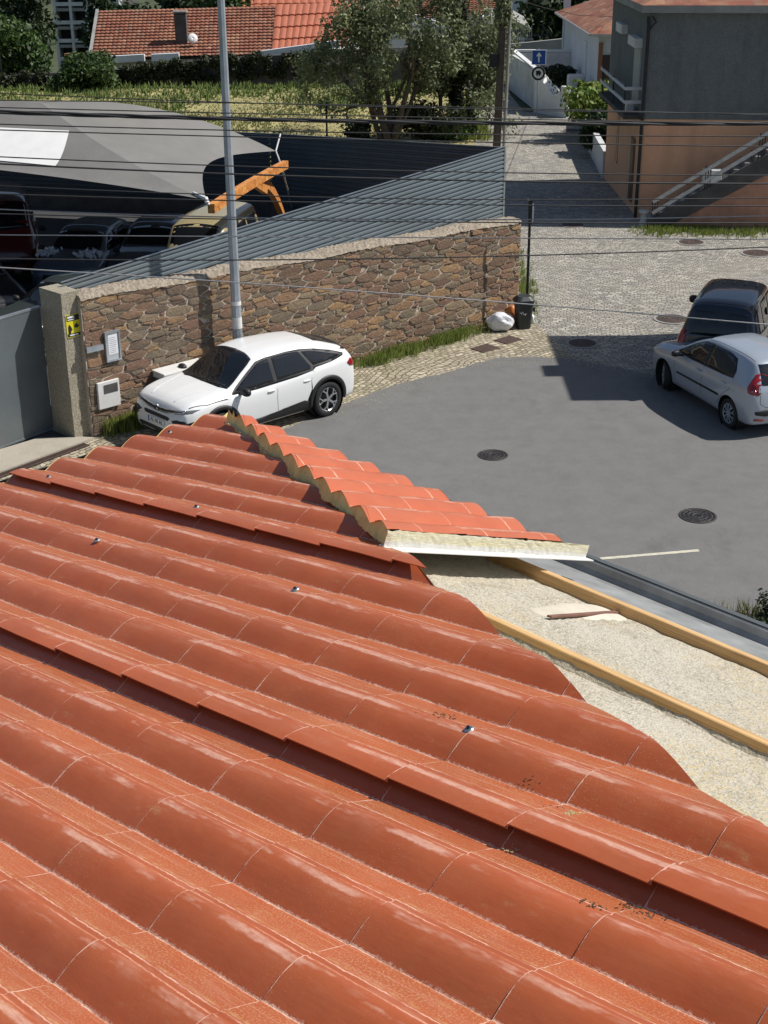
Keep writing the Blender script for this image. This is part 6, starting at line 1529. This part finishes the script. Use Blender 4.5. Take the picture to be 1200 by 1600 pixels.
tree('olive_tree', V3(tb[0], tb[1], .0), [((0,0,0), (-.30,0,1), 2.7, .17), ((.15,.1,0), (.35,.1,1), 2.8, .15), ((-.1,.0,0), (-.75,.2,.8), 2.7, .12), ((.1,0,0), (.6,.1,.9), 2.7, .12), ((.0,.1,0), (.05,.2,1), 3.2, .14)], 'large grey green multi stemmed olive tree at the field corner', 'olive', 19000, .085, .38, 3, 11)
tb2 = G(690, 216); tree('loose_tree', V3(tb2[0]+.2, tb2[1], 0), [((0,0,0), (-.15,0,1), 2.0, .12), ((.2,0,0), (.45,.1,1), 2.5, .11), ((.1,.2,0), (.8,.1,1), 2.3, .08)], 'thin loose tree with bare twigs right of the olive tree, by the creeper pole', 'olive', 9000, .09, .45, 3, 5)
leaves('creeper', [uq2+V3(.1*math.sin(z*3), -.05, z) for z in np.arange(.4, 7.5, .3)], .34, 6000, .09, MT['ivy'], u2, seed=4)
leaves('creeper', [uq+V3(.02*z, -.05, z) for z in np.arange(4.6, 8.5, .3)], .34, 3000, .10, MT['olive'], u1, seed=6)
# undergrowth and bare twigs below the trees
def shrub(name, c, rad, n, size, mat, label, seed=1, sq=.8, cat='shrub', group=None, k=9, stems=True):
    e = empty(name, V3(c[0], c[1], c[2] if len(c) > 2 else 0), 0, label, cat, group); rng = np.random.default_rng(seed); c = V3(*c) if len(c) > 2 else V3(c[0], c[1], 0)
    cs = [c+V3(rng.normal()*rad*.42, rng.normal()*rad*.42, rad*sq*(.35+1.0*rng.random())) for _ in range(k)]
    mb = MB()
    for q in cs: mb.tube([c, (c+q)/2+V3(rng.normal()*.08, rng.normal()*.08, .1), q], [.03, .02, .008], 5)
    build('stems', mb, MT['bark'], e); leaves('foliage', cs, [rad*(.42+.2*rng.random()) for _ in cs], n, size, MT[mat], e, seed=seed, squash=sq); return e
shrub('undergrowth', (1.7, 56.0), 1.1, 5200, .09, 'ivy', 'dark tangled undergrowth between the olive tree and the street', 3, .8, k=16)
shrub('undergrowth', (2.9, 56.2), .8, 3000, .08, 'leafmid', 'bright green undergrowth at the street edge below the loose tree', 8, .6, k=10)
shrub('undergrowth', (-.9, 55.6), .7, 1700, .08, 'ivy', 'low dry brush left of the olive tree trunk', 9, .6, k=8)
shrub('flowering_bush', (8.5, 56.6, .05), 1.3, 6500, .12, 'leafyellow', 'large round yellow green bush over the low garden wall', 21, .95, 'bush', k=18)
shrub('dark_bush', (8.15, 52.8, .3), .9, 4500, .10, 'leafdark', 'dark green bush between the yellow green bush and the peach house', 22, .8, 'bush', k=12)
shrub('clipped_shrub', (8.2, 67.6, .7), .85, 3800, .08, 'leafdark', 'dark clipped shrub high in the garden behind the blue sign', 23, .5, k=10)
shrub('clipped_shrub', (8.95, 63.9, .55), .5, 2600, .07, 'leafmid', 'green clipped shrub beside the rounded white wall', 24, .8, k=9)
shrub('clipped_shrub', (7.7, 66.0, .35), .5, 1800, .07, 'leafdark', 'low dark shrub beside the garden steps', 25, .6, k=6)
# hedge-covered wall between field and houses
hp = [GY(0, 120, 72), GY(110, 112, 73), GY(200, 108, 73), GY(330, 92, 73), GY(440, 86, 73), GY(500, 80, 73), GY(560, 78, 74), GY(700, 70, 76)]
hwl = empty('field_wall', (hp[3][0], hp[3][1], -.2), 0, 'long ivy grown stone wall along the far edge of the field', 'wall')
mb = MB()
for i in range(len(hp)-1):
    a, b = hp[i], hp[i+1]; mb.prism([V3(a[0], a[1], -.6), V3(b[0], b[1], -.6), b, a], V3(0, .35, 0))
mb.prism([V3(hp[0][0]-22, 70, -.6), V3(hp[0][0], hp[0][1], -.6), hp[0], V3(hp[0][0]-22, 70, hp[0][2]+.1)], V3(0, .35, 0))
build('stonework', mb, MT['concdark'], hwl)
cs = []
for i in range(len(hp)-1):
    a, b = hp[i], hp[i+1]; m_ = int(np.linalg.norm(b-a)/.25)
    for k in range(m_):
        q = a+(b-a)*k/m_
        dens = 3 if q[0] < -3 else 1
        for _ in range(dens): cs.append(V3(q[0]+RNG.normal()*.15, q[1]-.1, q[2]+.05-RNG.random()**1.3*1.0))
leaves('ivy', cs, .26, 26000, .085, MT['ivy'], hwl, seed=9)
# field grass
r = np.random.default_rng(33); N_ = 26000
gx = r.uniform(-22, 3.3, N_); gy_ = r.uniform(45, 72.6, N_)
vis = gy_ > 50+0*gx
clump = (np.sin(gx*1.3+2*np.sin(gy_*.9))+np.sin(gy_*1.7+1.3*np.sin(gx*.7)))*.25+.6
gp = np.stack([gx, gy_, np.full(N_, .03)], 1)
tag(blades('field_grass', gp, .08, .055, MT['fieldgrass'], 5, seed=3), kind='stuff')
m2 = gy_ > 66+2*np.sin(gx*.8); gp2 = gp[m2][:1500]; tag(blades('tall_grass', gp2, .24, .05, MT['fieldgrass'], 5, seed=5), kind='stuff')
# weeds along walls
def weeds(name, segs, n, h, sp_, mat='grass', seed=1, per=5, w_=.012):
    r = np.random.default_rng(seed); P_ = []
    for _ in range(n):
        a, b = segs[r.integers(len(segs))]; t = r.random(); dens = math.sin(t*17+seed)*.5+.6
        if r.random() > dens: continue
        q = np.asarray(a)+(np.asarray(b)-np.asarray(a))*t; P_.append([q[0]+r.normal()*sp_, q[1]+r.normal()*sp_, 0.004])
    return tag(blades(name, P_, h, w_, MT[mat], per, seed=seed), kind='stuff')
weeds('wall_foot_grass', [(WP(.3,0,.10), WP(1.3,0,.12))], 700, .26, .09, seed=1)
weeds('wall_foot_grass', [(WP(5.9,0,.12), WP(10.3,0,.12)), (WP(6.5,0,.30), WP(9.6,0,.22))], 2600, .15, .12, seed=2)
weeds('wall_foot_grass', [(WP(10.9,0,.1), WP(11.3,0,-.4)), (V3(3.35,31.2,0), V3(3.55,35.5,0)), (V3(3.5,33,0), V3(3.6,38,0))], 900, .12, .13, seed=3)
weeds('wall_foot_grass', [(WP(1.2,0,.15), WP(2.2,0,.5))], 200, .2, .1, seed=6)
hf = HC+hn*1.3
weeds('verge_grass', [(hf-he*.3, hf+he*6.5), (hf+hn*.4-he*.1, hf+he*3+hn*.5)], 1500, .13, .25, seed=4, w_=.018)
weeds('verge_grass', [(V3(3.6, 56, 0), V3(3.7, 60, 0)), (V3(3.7, 62, 0), V3(5.6, 76, 0))], 1200, .3, .3, seed=5, w_=.03)
# fence posts in the field
for i, (px, py) in enumerate(((511, 222), (4, 128))):
    q = G(px, py); o = build('field_post', MB().tube([q, q+Z*1.5], .04, 6), MT['darkmetal']); tag(o, ['thin dark post in the dry field grass left of the olive tree', 'thin post at the left end of the ivy wall'][i], 'post')
# left trees
tree('broadleaf_tree', GY(4, 100, 78)*V3(1,1,0)-Z*.9, [((0,0,0), (0,0,1), 1.7, .2), ((.2,0,0), (.4,0,1), 1.5, .15), ((-.2,0,0), (-.6,0,1), 1.8, .15)], 'dense green broadleaf tree at the upper left corner', 'leafmid', 24000, .17, .95, 3, 41)
tree('dark_conifer', GY(10, 60, 92)*V3(1,1,0)-Z*2.6, [((0,0,0), (0,0,1), 3.2, .2), ((.2,0,0), (.5,0,1), 3., .15), ((-.2,0,0), (-.6,0,1), 3., .15)], 'darker tree behind the broadleaf tree at the upper left', 'leafdark', 18000, .2, 1.2, 3, 43)
shrub('field_shrub', (GY(190, 120, 72)[0]*1.0-1.6, 72, -.1), 1.5, 7000, .12, 'leafmid', 'green bramble mass at the foot of the left tree before the ivy wall', 45, .7, k=16)
for i, (px, Y, R_, mt, lab) in enumerate(((290, 104, 2.2, 'leafdark', 'distant dark tree behind the long tiled roof, left one'), (345, 108, 2.4, 'leafmid', 'distant tree behind the long tiled roof, centre one'), (190, 102, 1.8, 'leafdark', 'distant tree by the balcony block'), (868, 98, 2.0, 'leafdark', 'palm like dark tree by the grey block beyond the white house'))):
    q = GY(px, 10, Y); b = V3(q[0], Y, -3.2); tree('distant_tree', b, [((0,0,0), (0,0,1), 3.2, .2), ((.2,0,0), (.3,0,1), 3, .15)], lab, mt, 6000, .26, R_*.55, 2, 60+i)
# bush bottom right, by the road
q = G(1192, 975); shrub('roadside_shrub', (q[0]+.12, q[1]-.1, 0), .26, 1300, .03, 'leafdark', 'small dark green shrub at the right edge just beyond the gutter', 31, 1.0, 'shrub', k=14)
q = G(1165, 968); tag(blades('dry_weeds', [(q[0]+RNG.normal()*.2, q[1]+RNG.normal()*.12, .01) for _ in range(60)], .22, .006, MT['fieldgrass'], 4, seed=8), kind='stuff')

# ---------------- far houses ----------------
def roof_quad(name, pts, mat, parent, thick=.12, nseg=1):
    a, b, c, d = pts  # eave-left, eave-right, ridge-right, ridge-left
    nn_ = unit(np.cross(b-a, d-a)); mb = MB(); mb.prism([a, b, c, d], -nn_*thick); L_ = np.linalg.norm(b-a); W_ = np.linalg.norm(d-a)
    uv = [(0,0), (L_,0), (L_,W_), (0,W_)]*2; return build(name, mb, mat, parent, uv=uv)
def pantiles(name, pts, mat, parent, pitch=.24, course=.38, amp=.03):
    a, b, c, d = pts; L_ = np.linalg.norm(b-a); nu = int(L_/pitch)*4; W_ = np.linalg.norm(d-a); nn_ = unit(np.cross(b-a, d-a)); nn_ = nn_ if nn_[2] > 0 else -nn_
    nv = max(2, int(W_/course)); mb = MB(); uv = []
    for j in range(nv):
        for e_ in (0.001, .999):
            v = (j+e_)/nv
            for i in range(nu+1):
                u = i/nu; p = (a*(1-u)+b*u)*(1-v)+(d*(1-u)+c*u)*v; mb.v.append(tuple(p+nn_*(amp*abs(math.sin(math.pi*i/4))+.075*(1-e_)))); uv.append((u*L_, (v)*W_))
    n_ = nu+1
    for j in range(2*nv-1):
        for i in range(nu): k = j*n_+i; mb.f.append((k, k+1, k+n_+1, k+n_))
    return build(name, mb, mat, parent, uv=uv, fix=False)
e1, e2 = GY(143, 93, 77.5), GY(430, 86, 77.5); r1, r2 = GY(155, 17, 83.5), GY(431, 10, 83.5)
lh = empty('long_tiled_house', ((e1+e2)/2*V3(1,1,0)+V3(0,3,-1)), 0, 'long low farmhouse with a mottled old clay tile roof beyond the field', 'house')
r0_ = pantiles('tiled_roof', (e1, e2, r2, r1), MT['claytile'], lh)
e3 = GY(540, 76, 77.8); r3 = GY(560, 4, 83.5)
e2b = GY(424, 84, 77.6)
pantiles('orange_roof', (e2b+Z*.03, e3+Z*.03, r3+Z*.05, r2+Z*.05), MT['orangeroof'], lh, .32, 1.4, .045)
bk_ = [V3(e1[0]+.3, 78, 0), V3(e3[0]-.2, 78.2, 0), V3(r3[0], 89, 0), V3(r1[0]-.2, 89, 0)]
mb = MB(); mb.prism([V3(p[0], p[1], -2.5) for p in bk_], Z*(2.5+e1[2]-.08)); build('wall', mb, MT['whitewash'], lh)
roof_quad('back_roof', (V3(r3[0], 89.3, r3[2]-1.8), V3(r1[0], 89.3, r1[2]-1.8), r1-Z*.02, r3-Z*.02), MT['claytile'], lh)
mb = MB(); mb.beam(e1-V3(.1,0,-.05), r1-V3(.1,0,-.05), .16, .12); build('gable_verge', mb, MT['concrete'], lh)
for (a, b) in ((e1+V3(-.1,-.10,.02), GY(226, 88, 77.4)), (GY(237, 88, 77.4), GY(280, 86, 77.4)), (GY(400, 84, 76.8), GY(530, 66, 76.8))): build('white_fascia', MB().beam(a-Z*.06, b-Z*.06, .30, .34), MT['white'], lh)
c = GY(285, 76, 79.2); mb = MB(); mb.box(c+Z*.85, (.62, .5, 1.9)); ch = build('chimney', mb, MT['concdark'], lh); mb = MB(); mb.box(c+Z*1.78, (.55, .5, .06)); mb.box(c+Z*1.86, (.74, .62, .08)); build('chimney_cap', mb, MT['concrete'], ch)
dq = GY(301, 60, 78.6); dish = empty('satellite_dish', dq, 0, 'small pale satellite dish on the old tiled roof beside the chimney', 'satellite dish')
mb = MB(); mb.lathe([(0, .06), (.12, .05), (.22, .02), (.27, -.02)], dq, unit(V3(.35, -1, .45)), 24, cap=False); o = build('reflector', mb, MT['whiteplastic'], dish, smooth=True); o.modifiers.new('s', 'SOLIDIFY').thickness = .01
mb = MB(); mb.tube([dq, dq+V3(-.05,.25,-.55)], .02, 6); mb.tube([dq+V3(0,0,-.2), dq+V3(.1,-.35,.0)], .012, 6); build('mount', mb, MT['galv'], dish)
# small low roof between tree and the long house
a, b, c, d = GY(104, 113, 80), GY(128, 116, 80), GY(136, 82, 84), GY(100, 84, 84)
sh_ = empty('small_shed', (b[0]-.8, 82, -1.5), 0, 'small shed roof with orange tiles left of the long tiled house', 'shed'); pantiles('roof', (a, b, c, d), MT['claytile'], sh_); mb = MB(); mb.prism([V3(p[0], p[1], -2.5) for p in (a, b, c, d)], Z*(2.4+a[2])); build('wall', mb, MT['whitewash'], sh_)
# balcony block far left
q0, q1 = GY(92, 70, 118), GY(190, 66, 118)
ab_ = empty('balcony_block', ((q0+q1)/2*V3(1,1,0)), 0, 'pale apartment block with rows of dark recessed balconies at the upper left', 'apartment block')
mb = MB(); zb_ = -6.; zt_ = 7.; mb.box(V3((q0[0]+q1[0])/2, 123, (zb_+zt_)/2), (q1[0]-q0[0], 8, zt_-zb_)); build('core', mb, MT['concdark'], ab_)
W_ = q1[0]-q0[0]
for k in range(8):
    z = GY(92, 66, 118)[2]-3.0+k*1.05*1.3; mb = MB(); mb.box(V3((q0[0]+q1[0])/2, 118.4, z), (W_+.2, 1.6, .22)); fl = build('floor_slab', mb, MT['concrete'], ab_)
    mb = MB(); mb.box(V3((q0[0]+q1[0])/2, 117.62, z+.42), (W_+.1, .06, .28)); build('balcony_front', mb, MT['whitewash'], fl)
mb = MB()
for k in range(5): mb.box(V3(q0[0]+W_*k/4, 118.3, 0), (.2, 1.5, 13))
build('column', mb, MT['whitewash'], ab_)
# brown tiled house behind the trees, with grey gable wall
a, b = GY(640, 30, 88), GY(775, 26, 88); c, d = GY(775, -14, 93), GY(640, -12, 93)
bh = empty('brown_tiled_house', ((a+b)/2*V3(1,1,0)+V3(0,2,-2)), 0, 'pale walled house with brown tile roof behind the olive tree', 'house')
pantiles('tiled_roof', (a, b, c, d), MT['claytile'], bh)
mb = MB(); mb.prism([V3(a[0]-.2, 88.2, -3), V3(b[0], 88.2, -3), V3(c[0], 95, -3), V3(d[0]-.2, 95, -3)], Z*(3+a[2]-.06)); build('wall', mb, MT['whitewash'], bh)
mb = MB(); mb.beam(a+V3(0,-.1,-.04), b+V3(0,-.1,-.04), .1, .1); build('white_gutter', mb, MT['white'], bh)
a, b = GY(560, 44, 84), GY(712, 40, 84)
mb = MB(); mb.prism([V3(a[0], 84, -2), V3(b[0], 84, -2), GY(708, 92*.62, 84), GY(690, 36, 84), GY(640, 20, 84), V3(a[0], 84, 1.2)], V3(0, .4, 0)); 
gbl = tag(build('gable_wall', mb, MT['white']), 'white gable wall glimpsed through the olive tree', 'wall')
# far orange roof strip, upper centre
a, b = GY(330, 10, 118), GY(640, 6, 118); fr = empty('far_red_roof_house', ((a+b)/2*V3(1,1,0)), 0, 'far house with a red ribbed roof along the top edge', 'house')
pantiles('roof', (a-Z*.9, b-Z*.9, b+V3(0,6,1.6), a+V3(0,6,1.6)), MT['orangeroof'], fr, .6, 2., .06); mb = MB(); mb.box(V3((a[0]+b[0])/2, 121.2, -4+(a[2]+3)/2-.6), (b[0]-a[0]-.3, 5.6, a[2]+3.2)); build('wall', mb, MT['concrete'], fr)
# shed, picket fence, grey tower block, lane wall at upper right
a = GY(762, 66, 86); b = GY(800, 68, 86)
sd = empty('lean_to_shed', V3((a[0]+b[0])/2+.4, 87, -1), 0, 'small pale lean to shed with a sloping grey roof behind the picket fence', 'shed')
mb = MB(); zb0 = -2; mb.prism([V3(a[0]-.3, 86, zb0), V3(b[0]+.7, 86, zb0), V3(b[0]+.7, 86, GY(822, 40, 86)[2]), V3(a[0]-.3, 86, GY(770, 27, 86)[2])], V3(0, 4, 0)); build('wall', mb, MT['white'], sd)
mb = MB(); p_ = GY(798, 30, 86)+Z*.1; q_ = GY(829, 46, 86)+Z*.05; mb.prism([p_+V3(0,-.4,0), q_+V3(0,-.4,0), q_+V3(0,-.4,-.1), p_+V3(0,-.4,-.1)], V3(0, 4.8, .3)); mb.prism([GY(762, 27, 86), p_, p_-Z*.1, GY(762, 27, 86)-Z*.1], V3(0,4.6,.3)); build('roof', mb, MT['concrete'], sd)
mb = MB(); mb.prism([GY(799, 56, 85.98), GY(821, 58, 85.98), GY(821, 45, 85.98), GY(799, 36, 85.98)], V3(0, -.04, 0)); build('opening', mb, MT['glass'], sd)
pf = empty('picket_fence', GY(806, 72, 80), 0, 'grey picket fence in front of the lean to shed', 'fence')
mb = MB()
for k in range(14): q = GY(787+k*3.3, 71-k*.35, 80); mb.box(q+Z*.35, (.05, .03, 1.0))
build('picket', mb, MT['concrete'], pf)
mb = MB(); mb.beam(GY(785, 66, 80.04), GY(833, 61, 80.04), .03, .06); build('fence_rail', mb, MT['concrete'], pf)
mb = MB(); a = GY(770, 72, 79); b = GY(905, 58, 79); mb.prism([V3(a[0], 79, -1.5), V3(b[0], 79, -1.5), b, a], V3(0, .3, 0)); tag(build('lane_wall', mb, MT['concrete']), 'grey retaining wall across the lane behind the blue sign', 'wall')
tb_ = empty('grey_tower_block', GY(838, 30, 112)*V3(1,1,0), 0, 'tall grey blue concrete block at the top edge above the blue sign', 'building')
x0 = GY(804, 30, 112)[0]; x1 = GY(884, 30, 112)[0]; mb = MB(); mb.box(V3((x0+x1)/2, 116, 1), (x1-x0, 8, 16)); build('wall', mb, MT['bluewhite'], tb_)
mb = MB(); xa, xb_ = GY(829, 30, 112)[0], GY(846, 30, 112)[0]; mb.box(V3((xa+xb_)/2, 111.9, 1), (xb_-xa, .25, 16)); xa, xb_ = GY(856, 30, 112)[0], GY(862, 30, 112)[0]; mb.box(V3((xa+xb_)/2, 111.9, 1), (xb_-xa, .2, 16)); build('glazing_strip', mb, MT['steelgate'], tb_)
for k in range(3):
    z = GY(870, 34-k*14, 112)[2]; mb = MB(); xa, xb_ = GY(863, 30, 112)[0], GY(884, 30, 112)[0]; mb.box(V3((xa+xb_)/2, 111.6, z), (xb_-xa, 1., .3)); build('balcony', mb, MT['concrete'], tb_)
mb = MB()
for p in (GY(848, 62, 84), GY(857, 62, 84)): mb.beam(V3(p[0], 84, -1), p+Z*.5, .08, .08)
mb.beam(GY(829, 56, 84), GY(857, 55, 84), .08, .08); mb.beam(GY(848, 38, 84), GY(858, 56, 84), .06, .06); tag(build('metal_gantry', mb, MT['darkmetal']), 'dark metal gantry frame above the blue sign', 'gantry')
# ---------------- neighbouring house outside the frame on the right: its shadow crosses the road ----------------
SE = math.tan(SUN_EL); sv = V3(SUN_DIR[0], SUN_DIR[1], 0)
nh = empty('neighbour_house', V3(13.5, 28.8, 0), 0, 'plain rendered house standing outside the right edge of the photo', 'house')
def shade_pt(x, y, X): k = (X-x)/sv[0]; return V3(X, y+sv[1]*k, 0), k/1.0*SE/np.linalg.norm(sv[:2]/1.0)
X0 = 10.6
q, hh = shade_pt(3.85, 27.9, X0); q2_, h2_ = shade_pt(5.5, 26.0, X0)
mb = MB(); mb.prism([V3(X0, 26.75, 0), V3(X0+8, 26.75, 0), V3(X0+8, 30.75, 0), V3(X0, 30.75, 0)], Z*(hh-.25)); wl_ = build('wall', mb, MT['white'], nh)
mb = MB(); mb.box(V3(X0+3.9, 28.75, hh-.12), (8.3, 4.3, .22)); build('eave', mb, MT['concrete'], nh)
mb = MB(); mb.prism([V3(X0-.35, 28.1, hh+.0), V3(X0+3, 28.1, hh), V3(X0+3, 28.8, hh), V3(X0-.35, 28.8, hh)], Z*.3); build('parapet', mb, MT['concrete'], nh)
mb = MB(); mb.prism([V3(X0+3.1, 24.75, 0), V3(X0+7, 24.75, 0), V3(X0+7, 26.74, 0), V3(X0+3.1, 26.74, 0)], Z*2.6); build('annex', mb, MT['plaster'], nh)
for y in (27.4, 29.2):
    for z in (1.6, 4.6): mb = MB(); mb.box(V3(X0-.01, y+.4, z), (.08, .9, 1.1)); f_ = build('window', mb, MT['aluminium'], nh); mb = MB(); mb.box(V3(X0-.055, y+.4, z), (.01, .78, .98)); build('pane', mb, MT['glass'], f_)
